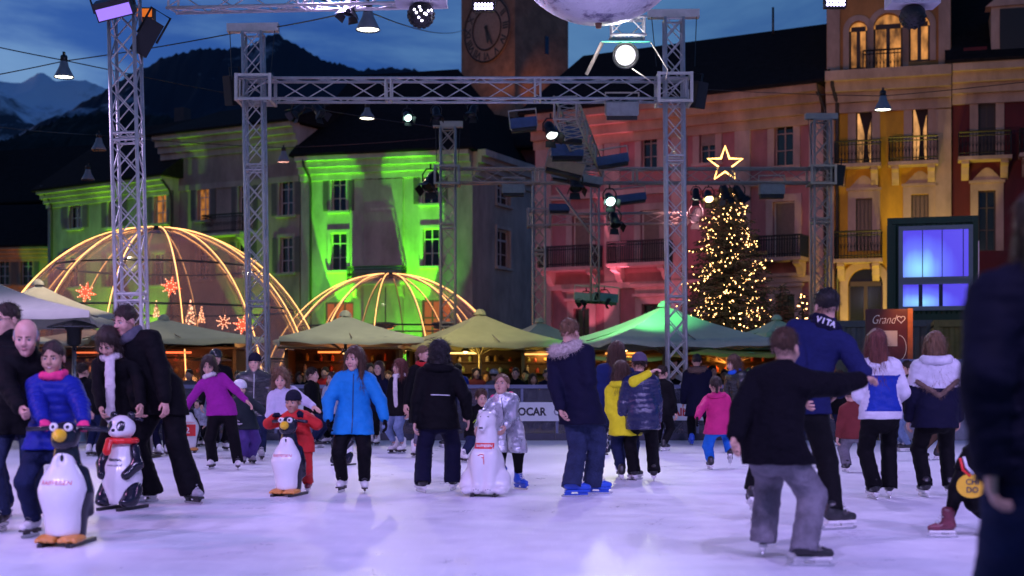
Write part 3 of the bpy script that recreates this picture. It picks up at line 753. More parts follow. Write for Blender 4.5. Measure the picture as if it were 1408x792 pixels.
def sleeve(label, c, w, h, material):
    root = empty('sleeve_block', c, 0, label, 'truss block', 'sleeve blocks where beams meet towers'); hw = w/2
    for x in (-hw,hw):
        for y in (-hw,hw): MB().box(x-.028,x+.028,y-.028,y+.028,-h/2,h/2).build('corner_post', material, root)
    for z in (-h/2+.03, h/2-.03):
        for y in (-hw,hw): MB().box(-hw+.031,hw-.031,y-.024,y+.024,z-.024,z+.024).build('rail', material, root)
        for x in (-hw,hw): MB().box(x-.024,x+.024,-hw+.031,hw-.031,z-.024,z+.024).build('rail', material, root)
    return root
def tower(px, ptop, D, w, label, material=None, cap=True, lean=0, caplen=.95):
    p = P(px, 520, D); t = P(px, ptop, D)
    return truss('truss_tower', label, (p.x, D, .013), (p.x, D, t.z), w, material or m_alu, cap=cap, r=.028, tilt=lean, caplen=caplen)
LN = R(-.9)
tower(186, -30, 20.5, .36, 'tall lattice tower on the left, rising in front of the large dome', cap=False, lean=R(-1.4), material=m_alu)
tower(357, 45, 26.4, .34, 'lattice tower between the large dome and the small dome', lean=R(-.9))
tower(931, 26, 26.4, .33, 'lattice tower in front of the big green umbrella', lean=R(-.5))
tower(616, 176, 36, .37, 'farther lattice tower in front of the right side of the small dome', m_alu2, caplen=.75)
tower(741, 232, 39, .33, 'dim far lattice tower at the left edge of the rose house', m_alu2, cap=False)
tower(1129, 165, 36, .42, 'far lattice tower where the rose and yellow houses meet', m_alu2, caplen=.82)
zb = P(0,124,26.4).z
truss('truss_beam', 'long horizontal lattice beam crossing the middle of the picture', P(330,124,26.4), P(944,124,26.4), .38, m_alu, bay=.62, r=.026)
truss('truss_beam', 'far horizontal lattice beam passing behind the christmas star', P(604,242,36), P(1142,242,36), .36, m_alu2, bay=.55, r=.024)
truss('truss_beam', 'lattice beam running away from the long front beam, hung with boxes', P(777,148,26.9), P(817,236,35.6), .42, m_alu2, bay=.5, r=.026)
truss('truss_beam', 'near lattice beam along the top edge of the picture, left', P(236,0,20.5), P(612,-9,19.5), .3, m_alu, bay=.5, r=.024)
truss('truss_beam', 'low thin lattice rail behind the far beam, left of the tree', P(728,302,40), P(945,300,40), .3, m_alu2, bay=.6, r=.018)
truss('truss_drop', 'thin lattice mast hanging below the receding beam', P(818,252,35.8)-Vector((0,0,3.0)), P(818,252,35.8), .2, m_alu2, bay=.4, r=.02)
sleeve('block on the tower between the two domes', P(352,124,26.4), .62, .5, m_alu)
sleeve('block on the tower before the big green umbrella', P(926,124,26.4), .6, .56, m_alu)
sleeve('block on the farther tower over the small dome', P(615,242,36), .6, .5, m_alu2)
sleeve('block on the far tower between rose and yellow houses', P(1129,242,36), .6, .5, m_alu2)
sleeve('block on the dim far tower beside the rose house', P(741,300,39), .6, .5, m_alu2)
o = MB().tube([P(765,258,36.2), P(818,330,35.9)], .03, 6).build('diagonal_strut', m_alu2, loc=P(765,258,36.2)); tag(o, 'diagonal strut bracing the thin hanging mast', 'strut')

# ================================================================ lamps
def spot(loc, target, energy, color, size=60, blend=.6, radius=.15, name='spot_beam'):
    l = bpy.data.lights.new(name, 'SPOT'); l.energy = energy; l.color = color; l.spot_size = R(size); l.spot_blend = blend; l.shadow_soft_size = radius
    o = bpy.data.objects.new(name, l); col.objects.link(o); o.location = loc
    o.rotation_euler = (Vector(target)-Vector(loc)).to_track_quat('-Z', 'Y').to_euler(); return o
def point(loc, energy, color, radius=.1):
    l = bpy.data.lights.new('lamp_glow', 'POINT'); l.energy = energy; l.color = color; l.shadow_soft_size = radius
    o = bpy.data.objects.new('lamp_glow', l); col.objects.link(o); o.location = loc; return o
m_enamel = mat('grey lamp enamel', (.22,.24,.26), .4, var=.15)
def bell_lamp(px, py, D, label, lit=True, w=.42, power=12):
    p = P(px, py, D); root = empty('hanging_lamp', p, 0, label, 'lamp', 'bell lamps hung on wires')
    MB().lathe([(.0,.34),(.07,.335),(.085,.29),(.1,.22),(w*.38,.1),(w*.5,.0),(w*.49,-.012),(w*.36,.09),(.08,.2)], 24).build('lamp_shade', m_enamel, root)
    MB().lathe([(0,.46),(.06,.46),(.075,.43),(.075,.345),(.06,.34)], 14).box(-.02,.02,-.04,.04,.462,.53).build('socket', m_black, root)
    m = emis('lit lamp glass', (1,.97,.72), 9) if lit else mat('unlit lamp glass', (.12,.16,.24), .3)
    MB().lathe([(0,.012),(w*.44,.012),(w*.40,.05)], 24).build('bulb_glass', m, root)
    if lit: spot(p+Vector((0,0,-.03)), p+Vector((0,.3,-3)), power, (1,.93,.75), 130, .5, .12)
    return root
bell_lamp(88,106,30,'lit bell lamp on the crossing wires, before the snowy mountains')
bell_lamp(506,41,24,'lit bell lamp against the open sky, left of the clock tower')
bell_lamp(1214,151,34,'lit bell lamp before the yellow house front')
bell_lamp(505,163,44,'small lit bell lamp under the long front beam', w=.5)
bell_lamp(136,206,40,'unlit bell lamp before the dark left roofs, nearest the tall tower', False)
bell_lamp(121,247,46,'unlit bell lamp over the eaves of the left green house', False)
bell_lamp(390,222,46,'unlit bell lamp by the roof edge of the middle house', False)
def wire(label, pts, r=.012):
    pts = [P(*p) for p in pts]; out = []
    for a, b in zip(pts[:-1], pts[1:]):
        for i in range(8):
            t = i/8; q = a.lerp(b, t); q.z -= .012*(b-a).length*4*t*(1-t)*.5; out.append(q)
    out.append(pts[-1]); o = MB().tube(out, r, 5).build('wire', m_black, loc=pts[0]); tag(o, label, 'wire', 'overhead lamp wires'); return o
wire('wire sloping down from the left edge through the crossing lamp', [(-60,52,30),(88,83,30),(600,175,44)])
wire('wire rising from the left edge to the tower head and on past the sky lamp', [(-60,113,30),(88,84,30),(320,46,28),(480,17,24),(600,-5,22)])
wire('wire from the top left to the clock tower past the sky lamp', [(430,-4,22),(506,16,24),(640,40,70)])
wire('thin wire across the yellow house holding a bell lamp', [(900,118,40),(1214,132,34),(1480,104,34)], .01)
wire('low thin wire across the left house roofs', [(-40,170,44),(136,186,40),(390,203,46),(600,190,48)], .012)

def par_can(px, py, D, label, aim, lens=None, s=.2, power=0, color=(1,1,1), size=30, group='stage lamps on the rig'):
    """cylindrical stage lamp hung in a yoke; aim is the direction its lens looks"""
    p = P(px, py, D); root = empty('stage_lamp', p, 0, label, 'stage lamp', group)
    M = frame_to(aim)
    MB().lathe([(0,-s*1.1),(s*.35,-s*1.08),(s*.5,-s*.8),(s*.55,-s*.2),(s*.6,s*.5),(s*.68,s*.52),(s*.68,s*.75),(s*.62,s*.75),(s*.58,s*.6)], 18, M).build('housing', m_black, root)
    MB().lathe([(0,s*.63),(s*.56,s*.6)], 18, M).build('lens', lens or mat('dark lens', (.03,.03,.04), .1), root)
    yk = MB(); pts = [Vector((-s*.75,0,0)),Vector((-s*.78,0,s*.7)),Vector((-s*.4,0,s*1.25)),Vector((s*.4,0,s*1.25)),Vector((s*.78,0,s*.7)),Vector((s*.75,0,0))]
    yk.tube(pts, s*.08, 6); yk.tube([(0,0,s*1.25),(0,0,s*1.75)], s*.1, 6); yk.tube([(-s*.75,0,0),(s*.75,0,0)], s*.06, 6); yk.build('yoke', m_black, root)
    for k in range(4):
        a = k*PI/2; T = M @ Matrix.Rotation(a, 4, 'Z')
        mb = MB(); mb.add([T @ Vector(v) for v in ((-s*.5,s*.68,s*.74),(s*.5,s*.68,s*.74),(s*.6,s*1.0,s*1.35),(-s*.6,s*1.0,s*1.35),(-s*.5,s*.70,s*.74),(s*.5,s*.70,s*.74),(s*.6,s*1.02,s*1.35),(-s*.6,s*1.02,s*1.35))],[(0,1,2,3),(7,6,5,4),(0,4,5,1),(1,5,6,2),(2,6,7,3),(3,7,4,0)])
        if group.startswith('stage'): mb.build('barn_door', m_black, root)
    if power: spot(p+Vector(aim).normalized()*s*1.5, p+Vector(aim)*10, power, color, size, .4, .06)
    return root
L_wh = emis('lit white lens', (.95,1,.98), 14); L_cy = emis('lit mint lens', (.55,1,.85), 7); L_wa = emis('lit warm lens', (1,.62,.22), 12)
# hung on the rig
par_can(481,8,20,'black stage lamp hanging at the top edge left of the sky bell lamp', (-.2,-.3,-1), s=.15)
par_can(560,160,27,'mint lit stage lamp under the long front beam', (.3,-.8,-.6), L_cy, s=.12)
par_can(410,152,27,'dark stage lamp with an orange glint under the left end of the front beam', (-.6,-.4,-.6), s=.15)
par_can(438,152,27,'second dark stage lamp beside the orange glinting one', (.5,-.4,-.6), s=.15)
par_can(600,156,27,'dark stage lamp left of the receding beam, near the mint lamp', (.1,-.5,-.8), s=.13)
par_can(650,153,27,'dark stage lamp under the front beam below the clock tower', (-.2,-.5,-.8), s=.13)
par_can(757,180,28.5,'big black stage lamp with a bright rim under the receding beam', (.25,-.6,-.8), emis('lit edge lens', (.9,1,.95), 3), s=.2)
par_can(791,252,33,'dark red stage lamp below the orange box', (.1,-.5,-.8), s=.22)
par_can(838,274,34,'mint white lit stage lamp right of the thin mast', (.15,-.75,-.5), L_cy, s=.2)
par_can(845,303,34,'black stage lamp hanging lowest right of the thin mast', (.2,-.6,-.9), s=.2)
par_can(957,268,37,'dim lit stage lamp under the far beam left of the tree top', (0,-.4,-1), emis('dim lens', (.8,.75,.65), 1.2), s=.17)
par_can(974,270,37,'warm lit stage lamp under the far beam by the tree top', (.05,-.7,-.7), L_wa, s=.19)
par_can(997,266,37.4,'dark stage lamp behind the tree tip', (.3,.2,-1), s=.2)
par_can(1016,266,37.4,'dark stage lamp right of the tree tip', (.6,.2,-1), s=.2)
par_can(957,296,39.5,'black round stage lamp on the low rail left of the tree', (-.3,-.6,-.6), s=.24)
par_can(592,250,36,'dark stage lamp hanging left of the farther tower', (-.3,-.5,-.8), s=.26)
par_can(806,432-20,36,'small dark lamp under the hanging mast, left one', (-.7,-.3,-.5), s=.17)
par_can(831,410,36,'small dark lamp under the hanging mast, right one', (.7,-.3,-.5), s=.17)
m_boxb = mat('blue grey panel', (.06,.11,.24), .45, var=.2); m_boxg = mat('pale grey panel', (.34,.36,.35), .5, var=.2); m_boxo = mat('tan panel', (.5,.33,.2), .55, var=.2)
def box_flood(px, py, D, wpx, hpx, label, material, tilt=0, yaw=0, pitch=0, lens=None, name='flood_light', dpt=.28, group='box floodlights on the rig'):
    p = P(px, py, D); w_ = wpx/F*D/2; h_ = hpx/F*D/2; root = empty(name, p, 0, label, 'floodlight', group); root.rotation_euler = (R(pitch), R(tilt), R(yaw))
    MB().box(-w_, w_, -dpt/2, dpt/2, -h_*.5, h_).build('housing', material, root)
    MB().box(-w_*.94, w_*.94, -dpt/2+.02, dpt/2-.02, -h_, -h_*.5-.003).build('reflector', m_black, root)
    m = MB()
    for x in (-w_-.012, w_+.012): m.box(x-.01, x+.01, -.03, .03, -h_*.4, h_+.16)
    m.box(-w_-.02, w_+.02, -.028, .028, h_+.162, h_+.19); m.build('bracket', m_alu2, root)
    if lens: MB().box(-w_*.85, w_*.85, -dpt/2+.05, dpt/2-.05, -h_-.012, -h_-.003).build('lens', lens, root)
    return root
box_flood(855,153,26.4,44,24,'dark slab floodlight hanging below the right part of the front beam', m_boxg, pitch=10)
box_flood(720,172,29,36,18,'blue box light farthest left on the receding beam', m_boxb, tilt=-6)
box_flood(782,186,29.5,40,22,'dark blue box light on the left flank of the receding beam', m_boxb, tilt=4)
box_flood(780,210,31,44,22,'blue box light with a black visor above the tan box', m_boxb)
box_flood(776,232,32,52,20,'large tan box light tilted below the blue boxes', m_boxo, tilt=14, dpt=.45)
box_flood(793,246,33.5,70,14,'pale grey box light under the tan box', m_boxg, tilt=9)
box_flood(842,222,33.5,44,16,'blue box light tilted up on the right of the receding beam', m_boxb, tilt=-9, dpt=.3)
box_flood(866,274,36,44,13,'blue slat light right of the mint lamps', m_boxb, tilt=-7)
box_flood(769,287,38,28,12,'small blue box light left of the thin mast', m_boxb)
box_flood(706,262,36,30,16,'pale slab light under the left half of the far beam', m_boxg)
box_flood(1061,262,36,34,22,'pale slab light under the far beam right of the tree', m_boxg)
box_flood(806,410,36,32,14,'grey box light at the foot of the hanging mast, left one', m_boxg, tilt=4)
box_flood(833,411,36,32,15,'blue box light at the foot of the hanging mast, right one', m_boxb, tilt=6)
def speaker(px, py, D, wpx, hpx, label, tilt=0, yaw=0):
    p = P(px, py, D); w_ = wpx/F*D/2; h_ = hpx/F*D/2; root = empty('loudspeaker', p, 0, label, 'loudspeaker', 'black loudspeakers on the rig'); root.rotation_euler = (R(12), R(tilt), R(yaw))
    M = Matrix.Translation((0,0,-h_))
    MB().prism([(-w_,-.2),(w_,-.2),(w_*.7,.22),(-w_*.7,.22)], M, 2*h_).build('cabinet', m_blk2, root)
    MB().box(-w_*.93, w_*.93, -.215, -.203, -h_*.95, h_*.95).build('grille', mat('speaker grille', (.03,.03,.035), .7, bump=.5, bscale=220), root)
    MB().tube([(-w_-.02,0,0),(-w_-.02,0,h_+.15),(w_+.02,0,h_+.15),(w_+.02,0,0)], .018, 6).build('bracket', m_black, root)
speaker(202,52,20.6,25,50,'tilted black loudspeaker hanging right of the tall left tower', 28, 20)
speaker(325,124,26.6,17,40,'black loudspeaker left of the tower between the domes', 6, -40)
speaker(954,130,26.8,20,36,'black loudspeaker right of the tower before the green umbrella', 0, 40)
speaker(1148,240,36.2,15,28,'black loudspeaker right of the far tower by the yellow house', 0, 30)
# purple flood on the left tower, with white banner and glowing electronics box
p = P(158,12,20.1); root = empty('flood_light', p, 0, 'violet glowing floodlight on top of the tall left tower', 'floodlight'); root.rotation_euler = (R(25), R(-14), 0)
MB().box(-.26,.26,-.13,.2,-.12,.14).build('housing', m_black, root)
MB().box(-.24,.24,-.139,-.132,-.1,.06).build('lens', mat('violet lens', (.1,.06,.3), .25, emit=(.35,.2,1), estr=1.1), root)
m = MB(); m.tube([(-.29,0,0),(-.29,0,.28),(.29,0,.28),(.29,0,0)], .02, 6); m.build('bracket', m_black, root)
m_ban = mat('white banner cloth', (.62,.58,.66), .7, var=.15, vscale=2, bump=.2)
o = MB().box(-.66,.66,-.012,.012,-.25,.25).build('banner', m_ban, loc=P(180,-2,20.35)); o.rotation_euler = (0, R(-5), 0); tag(o, 'white banner stretched behind the violet floodlight', 'banner')
p = P(201,20,20.9); root = empty('amplifier', p, 0, 'orange glowing control box behind the tilted loudspeaker', 'control box'); MB().box(-.12,.12,-.1,.1,-.08,.08).build('case', m_black, root); MB().box(-.11,.11,-.108,-.103,-.06,.06).build('display', mat('orange glow', (.2,.05,.02), .4, var=.8, vscale=30, emit=(1,.22,.02), estr=.7), root)
# mirrored half balls under white boxes
def led_ball(px, py, D, r, label, lit):
    p = P(px, py, D); root = empty('effect_ball', p, 0, label, 'effect light')
    MB().lathe([(0,-r),(r*.5,-r*.87),(r*.87,-r*.5),(r,0),(r*.9,r*.5),(r*.6,r*.75),(0,r*.75)], 22).build('ball', m_black, root)
    d = MB(); 
    for i in range(60):
        z = -.98+1.15*i/60; a = i*2.399963; q = math.sqrt(max(0,1-z*z)); c = Vector((q*math.cos(a), q*math.sin(a), z))*r
        d.lathe([(r*.105,0),(r*.1,r*.06),(r*.06,r*.04),(0,r*.03)], 8, Matrix.Translation(c*.985) @ frame_to(c))
    d.build('nozzle', m_blk2, root)
    if lit:
        d = MB()
        for c in ((-.25,-.9,-.1),(.05,-.95,.05),(-.4,-.85,.12),(.3,-.9,-.15),(.55,-.8,.05),(-.1,-.85,-.4),(.1,-.75,-.6),(.75,-.6,.15),(-.05,-.95,.3),(.42,-.88,-.2)):
            c = Vector(c).normalized()*r*1.04; d.lathe([(0,r*.03),(r*.09,r*.02),(r*.09,0)], 8, Matrix.Translation(c) @ frame_to(c))
        d.build('led', emis('led white violet', (.75,.7,1), 12), root)
    MB().box(-r*1.9,r*1.9,-r,r*1.2,r*.78,r*2.4).build('hood', m_ban, root)
    return root
led_ball(579,20,19,.18,'black studded light ball with white leds, left of the clock tower', True)
led_ball(1255,22,21,.19,'dark studded light ball before the arched windows', False)
def led_flood(px, py, D, label, w=26, h=10, power=0, tgt=None):
    p = P(px, py, D); w_ = w/F*D/2; h_ = h/F*D/2; root = empty('led_flood', p, 0, label, 'led light', 'bright violet led lamps')
    MB().box(-w_*1.15,w_*1.15,-.05,.08,-h_*1.2,h_*1.2).build('housing', m_black, root)
    d = MB()
    for i in range(6):
        for j in range(2): d.lathe([(0,.006),(w_*.15,.004),(w_*.15,0)], 10, Matrix.Translation((-w_*.83+w_*1.66*i/5,-.052,-h_*.5+h_*j)) @ Matrix.Rotation(PI/2,4,'X'))
    d.build('led', emis('led violet white', (.62,.55,1), 22), root)
    MB().tube([(-w_*1.2,0,0),(-w_*1.2,0,h_*3),(w_*1.2,0,h_*3),(w_*1.2,0,0)], .012, 5).build('bracket', m_black, root)
led_flood(665,10,19.5,'violet led lamp shining in front of the tower clock')
led_flood(1148,5,21,'violet led lamp at the top edge before the yellow house')
# white floodlight with gel frame on a short hanging truss
truss('truss_drop', 'short bright ladder frame hanging under the big mirror ball', P(838,38,21), P(888,38,21), .27, m_alu, bay=.25, r=.022)
p = P(860,76,21); root = empty('flood_light', p, 0, 'blazing white floodlight with a mint gel visor, near the mirror ball', 'floodlight')
MB().lathe([(0,.2),(.12,.2),(.18,.1),(.2,-.02),(.18,-.02)], 20, Matrix.Rotation(R(-70),4,'X')).build('housing', m_black, root)
MB().lathe([(0,.03),(.15,.0)], 20, Matrix.Rotation(R(-70),4,'X') @ Matrix.Scale(-1,4,(0,0,1))).build('lens', emis('glowing diffuser lens', (.93,.9,1), 1.2), root)
MB().lathe([(0,.075),(.05,.06),(.07,.03),(.07,.0)], 16, Matrix.Rotation(R(-70),4,'X') @ Matrix.Scale(-1,4,(0,0,1))).build('bulb', emis('blazing bulb', (1,.97,1), 260), root)
vs = MB(); vs.add([(-.36,-.12,.17),(.36,-.12,.17),(.3,.12,.21),(-.3,.12,.21),(-.36,-.12,.18),(.36,-.12,.18),(.3,.12,.22),(-.3,.12,.22)],[(3,2,1,0),(4,5,6,7),(0,1,5,4),(1,2,6,5),(2,3,7,6),(3,0,4,7)]); vs.build('gel_visor', mat('mint gel', (.10,.75,.42), .4), root)
fr = MB(); fr.add([(-.37,-.12,.17),(-.31,.1,.2),(-.55,.1,-.28),(-.6,-.12,-.3)],[(0,1,2,3)]); fr.add([(-.38,-.12,.17),(-.32,.1,.2),(-.56,.1,-.28),(-.61,-.12,-.3)],[(3,2,1,0)]); fr.build('side_leaf', mat('brushed leaf', (.4,.33,.3), .4, metal=.6), root)
fr = MB(); fr.tube([(.37,-.05,.18),(.62,-.05,-.22),(.6,.02,-.35)], .01, 5); fr.tube([(.1,0,-.2),(.4,0,-.4)], .01, 5); fr.build('bracket', m_alu2, root)
spot(p+Vector((0,-.16,-.06)), (1,8,0), 220, (.85,.82,1), 120, .7, .12)
point(p+Vector((0,-.34,-.02)), 22, (.9,.95,1), .08)

# big mirror ball at the top edge
bl = empty('mirror_ball', P(823,-97,18), 0, 'big shiny white mirror ball half cut by the top edge', 'mirror ball')
s = SDF(); rB = 1.19; s.ell((0,0,0),(rB,rB,rB),m=0)
def ball_mat():
    m = bpy.data.materials.new('worn mirror foil'); m.use_nodes = True; nt = m.node_tree; b = nt.nodes['Principled BSDF']
    tc = nt.nodes.new('ShaderNodeTexCoord'); mp = nt.nodes.new('ShaderNodeMapping'); mp.inputs['Scale'].default_value = (1,1,2.6); nt.links.new(tc.outputs['Object'], mp.inputs[0])
    n = nt.nodes.new('ShaderNodeTexNoise'); n.inputs['Scale'].default_value = 3.2; n.inputs['Detail'].default_value = 8; n.inputs['Roughness'].default_value = .7; nt.links.new(mp.outputs[0], n.inputs['Vector'])
    r = nt.nodes.new('ShaderNodeValToRGB'); e = r.color_ramp.elements; e[0].position = .36; e[0].color = (.16,.13,.24,1); e[1].position = .47; e[1].color = (.72,.70,.76,1); nt.links.new(n.outputs['Fac'], r.inputs[0]); nt.links.new(r.outputs[0], b.inputs['Base Color'])
    v = nt.nodes.new('ShaderNodeTexVoronoi'); v.inputs['Scale'].default_value = 26; nt.links.new(tc.outputs['Object'], v.inputs['Vector'])
    bp = nt.nodes.new('ShaderNodeBump'); bp.inputs['Strength'].default_value = .35; bp.inputs['Distance'].default_value = .03; nt.links.new(v.outputs['Distance'], bp.inputs['Height']); nt.links.new(bp.outputs[0], b.inputs['Normal'])
    b.inputs['Metallic'].default_value = .35; b.inputs['Roughness'].default_value = .32; return m
mb = MB(); mb.lathe([(max(.001,rB*math.sin(PI*i/40)), -rB*math.cos(PI*i/40)) for i in range(41)], 64); mb.build('sphere', ball_mat(), bl)
MB().lathe([(.001,-rB-.06),(.035,-rB-.06),(.045,-rB-.0),(.03,-rB+.03)], 10).build('bottom_cap', mat('rusty cap', (.2,.09,.05), .6), bl)
MB().lathe([(.03,rB),(.03,rB+1.2)], 8).build('suspension_rod', m_alu, bl)

spot(P(665,12,19.2), (1.1,18,6.0), 420, (.6,.5,1), 60, .6, .1); spot(P(1148,7,20.6), (1.1,18,6.0), 520, (.6,.5,1), 60, .6, .1)
for x in (-5,4): spot((x,1.2,8.4), (x*1.1,27,6.2), 700, (1,.8,.86), 40, .8, .3)  # added spots to brighten the front trusses; no lamps modelled here
spot(P(88,106,29.6), (-8.6,24.4,2.6), 260, (1,.85,.62), 60, .8, .2)
# ---- rink floods (violet led battery) and coloured building washes
VI = (.54,.42,1.0); VI2 = (.62,.50,1.0)
for x in (-9.5,-5.5,-1.8,1.8,5.5,9.5):
    y0 = 1.2; spot((x,y0,8.4), (x*.95,y0+8.4,.2), (1950 if abs(x) < 3 else 2400) if abs(x) < 7 else 3000, VI, 63, .25, .12)
for x, y in ((-8,20.5),(-2.5,20),(3,20),(8.5,20.5)): spot((x,y,6.9), (x*.85,y-1.5,0), 860, VI2, 96, .5, .1)
spot((-10.5,11,7), (-3,14,.6), 900, (.95,.36,.85), 70, .5, .3); spot((11,11,7), (3,14,.6), 500, (.8,.4,1), 70, .5, .3)
GR = (.14,1,.01); GO = (.34,1,.02)
def uplight(fx, D, z, tx, tz, tD, e, c, size=40, blend=.25): 
    a = P(fx,520,D); a.z = z; b_ = P(tx,520,tD); b_.z = tz; return spot(a, b_, e, c, size, blend, .05)
for cx_ in (467,574):
    dd_ = 72.4-2.4*(cx_-425)/225
    uplight(cx_,dd_-1.9,.6,cx_,9,dd_,17000,GR,19,.12); uplight(cx_,dd_-2.6,.6,cx_,4.5,dd_,1500,GR,30,.2)
uplight(434,71.0,.8,433,9,72.2,1600,GR,10,.2); uplight(628,68.6,.8,630,9,70.1,700,GR,14,.2)
uplight(400,71.5,1.0,395,10,73,500,GO,40)
uplight(130,78,1.5,110,9,80.5,4200,GO,45); uplight(190,76,1.5,205,9,77.5,3900,GO,45)
uplight(330,73,2,330,13,75,1400,GO,50)
uplight(20,84,2,25,8,85.5,900,(1,.3,.03),60); uplight(62,82.5,5,62,9,85,300,GR,40)
uplight(540,69,.6,540,3.2,71,1800,GR,90); PK = (1,.20,.34)
uplight(846,57.3,1.2,844,9,59.4,4200,PK,15,.3); uplight(800,58.3,1.2,800,7,60.2,700,PK,50); uplight(900,56,1.2,900,7,58,700,PK,50)
uplight(1290,51.5,3,1284,9,53.7,420,(1,.75,.08),50); uplight(1240,51.6,1,1215,6,54.2,1100,(1,.7,.1),70)
# warm street light on the houses, from added spots near rig and bell lamps
spot(P(974,270,38.5)+Vector((0,0,-.3)), (9,56,8), 1700, (1,.42,.47), 110, .9, .3)
spot(P(1240,151,40), (15,53,7.5), 460, (1,.50,.20), 100, .9, .3)
spot(P(700,250,40), (-6,71,8), 1600, (1,.32,.40), 90, .9, .3)  # added pink wash on the corner house; no lamp hangs here
spot(P(390,222,46)+Vector((0,0,-.3)), (-16,76,8), 1100, (1,.45,.35), 100, .9, .3)  # added warm wash on the tall house; the bell lamp here is unlit
uplight(668,84.0,18.0,676,21,87.5,120,(1,.36,.14),110,.9); uplight(750,84.0,18.0,745,19,87.5,190,(1,.34,.10),70,.9)
spot(P(560,160,27)+Vector((.1,-.1,-.3)), (-3,31,2.2), 620, (1,.88,.55), 95, .8, .2); spot(P(838,274,34)+Vector((0,-.4,-.2)), (2.5,29,2), 380, (.95,1,.5), 95, .8, .2); spot(P(505,163,44)+Vector((0,0,-.1)), (-5.5,34,1.5), 560, (1,.85,.6), 110, .8, .2); spot(P(121,247,30), (-10,29,1.5), 300, (1,.8,.55), 110, .8, .2); spot(P(136,206,36), (-9,32,1.5), 420, (1,.85,.6), 110, .8, .2)  # spots added to brighten the umbrellas; the last two have no lit lamp
# ================================================================ domes
def clear_film(name, a, tint):
    m = bpy.data.materials.new(name); m.use_nodes = True; nt = m.node_tree; b = nt.nodes['Principled BSDF']
    b.inputs['Base Color'].default_value = (*tint,1); b.inputs['Roughness'].default_value = .12; b.inputs['Alpha'].default_value = a; b.inputs['Specular IOR Level'].default_value = .7
    n = nt.nodes.new('ShaderNodeTexNoise'); n.inputs['Scale'].default_value = 1.6; tc = nt.nodes.new('ShaderNodeTexCoord'); nt.links.new(tc.outputs['Object'], n.inputs['Vector'])
    bp = nt.nodes.new('ShaderNodeBump'); bp.inputs['Strength'].default_value = .3; bp.inputs['Distance'].default_value = .15; nt.links.new(n.outputs['Fac'], bp.inputs['Height']); nt.links.new(bp.outputs[0], b.inputs['Normal']); return m
m_rope = emis('warm rope light', (1,.45,.14), 3.6)
m_rope2 = emis('thin amber rope light', (1,.36,.07), 2.2)
def dome(px, ytop, D, rpx, label, nr, film, rings):
    base = Vector(((px-CX)/F*D, D, 0)); Rx = rpx/F*D; Hh = CH+(HY-ytop)/F*D; root = empty('light_dome', base, 0, label, 'dome')
    prof = lambda t: (Rx*math.cos(t), Hh*math.sin(t))
    n = 18
    MB().lathe([prof(PI/2*i/n) for i in range(n)]+[(.25, Hh-.004)], 48).build('clear_cover', film, root)
    a0 = .17
    for k in range(nr):
        a = a0+2*PI*k/nr; c, s_ = math.cos(a), math.sin(a); pts = []
        for i in range(25):
            t = PI/2*i/24*.965; r, z = prof(t); pts.append(((r+.03)*c, (r+.03)*s_, z+.03))
        rb = MB().tube(pts, .02, 6).build('rib', m_alu2, root)
        MB().tube([(x*1.012, y*1.012, z+.035) for x, y, z in pts], .011, 5).build('rope_light', m_rope, rb)
    for zf in rings:
        t = math.asin(zf); r, z = prof(t); MB().tube([((r-.02)*math.cos(2*PI*i/48), (r-.02)*math.sin(2*PI*i/48), z) for i in range(48)], .03, 5, closed=True).build('ring', m_black, root)
    MB().lathe([(0,Hh+.1),(.3,Hh+.08),(.38,Hh-.02),(.36,Hh-.06)], 20).build('crown_cap', m_black, root)
    return root, Rx, Hh
film1 = clear_film('hazy clear dome film', .38, (.36,.28,.30)); film2 = clear_film('clear dome film', .26, (.35,.32,.25))
dome(216, 316, 38, 231, 'large clear dome outlined in warm rope lights, left', 14, film1, (.32,.58,.80))
dome(536, 379, 46, 172, 'small clear dome outlined in warm rope lights before the green corner house', 14, film2, (.3,.62))
m_star = mat('orange paper star', (.5,.05,.02), .6, var=.5, vscale=22, emit=(1,.10,.03), estr=1.6)
m_starp = emis('star bead lights', (1,.45,.25), 4)
def star_lantern(px, py, D, rpx, label, m=None):
    p = P(px,py,D); r = rpx*1.2/F*D; root = empty('star_lantern', p, 0, label, 'star lantern', 'paper star lanterns in the large dome')
    for k in range(8):
        a = 2*PI*k/8+.2; T = Matrix.Rotation(a, 4, 'Y'); rr = r*(1 if k % 2 == 0 else .78)
        mb = MB(); mb.add([T @ Vector(v) for v in ((0,0,rr),(r*.22,0,r*.3),(0,-r*.2,r*.3),(-r*.22,0,r*.3),(0,r*.2,r*.3),(0,0,0))],[(0,2,1),(0,3,2),(0,4,3),(0,1,4),(1,2,5),(2,3,5),(3,4,5),(4,1,5)]); mb.build('ray', m or m_star, root)
    mb = MB()
    for k in range(8):
        a = 2*PI*k/8+.2
        for q in (.35,.6,.85): mb.lathe([(0,-.02),(.02,0),(0,.02)], 5, Matrix.Translation((r*q*math.sin(a)*.9, -r*.22, r*q*math.cos(a)*.9)))
    mb.build('bead_lights', m_starp, root)
    MB().tube([(0,0,r*.9),(0,0,r*.9+.6)], .008, 4).build('cord', m_black, root)
star_lantern(235,394,37,13,'orange star lantern right of the tall left tower, hung highest')
star_lantern(118,402,37.5,13,'orange star lantern at the left end of the large dome')
star_lantern(334,447,36,13,'bright red star lantern before the tower between the domes')
star_lantern(308,443,37,10,'dim beaded star lantern left of the red star', mat('dim paper star', (.2,.05,.02), .6, emit=(1,.15,.04), estr=.3))
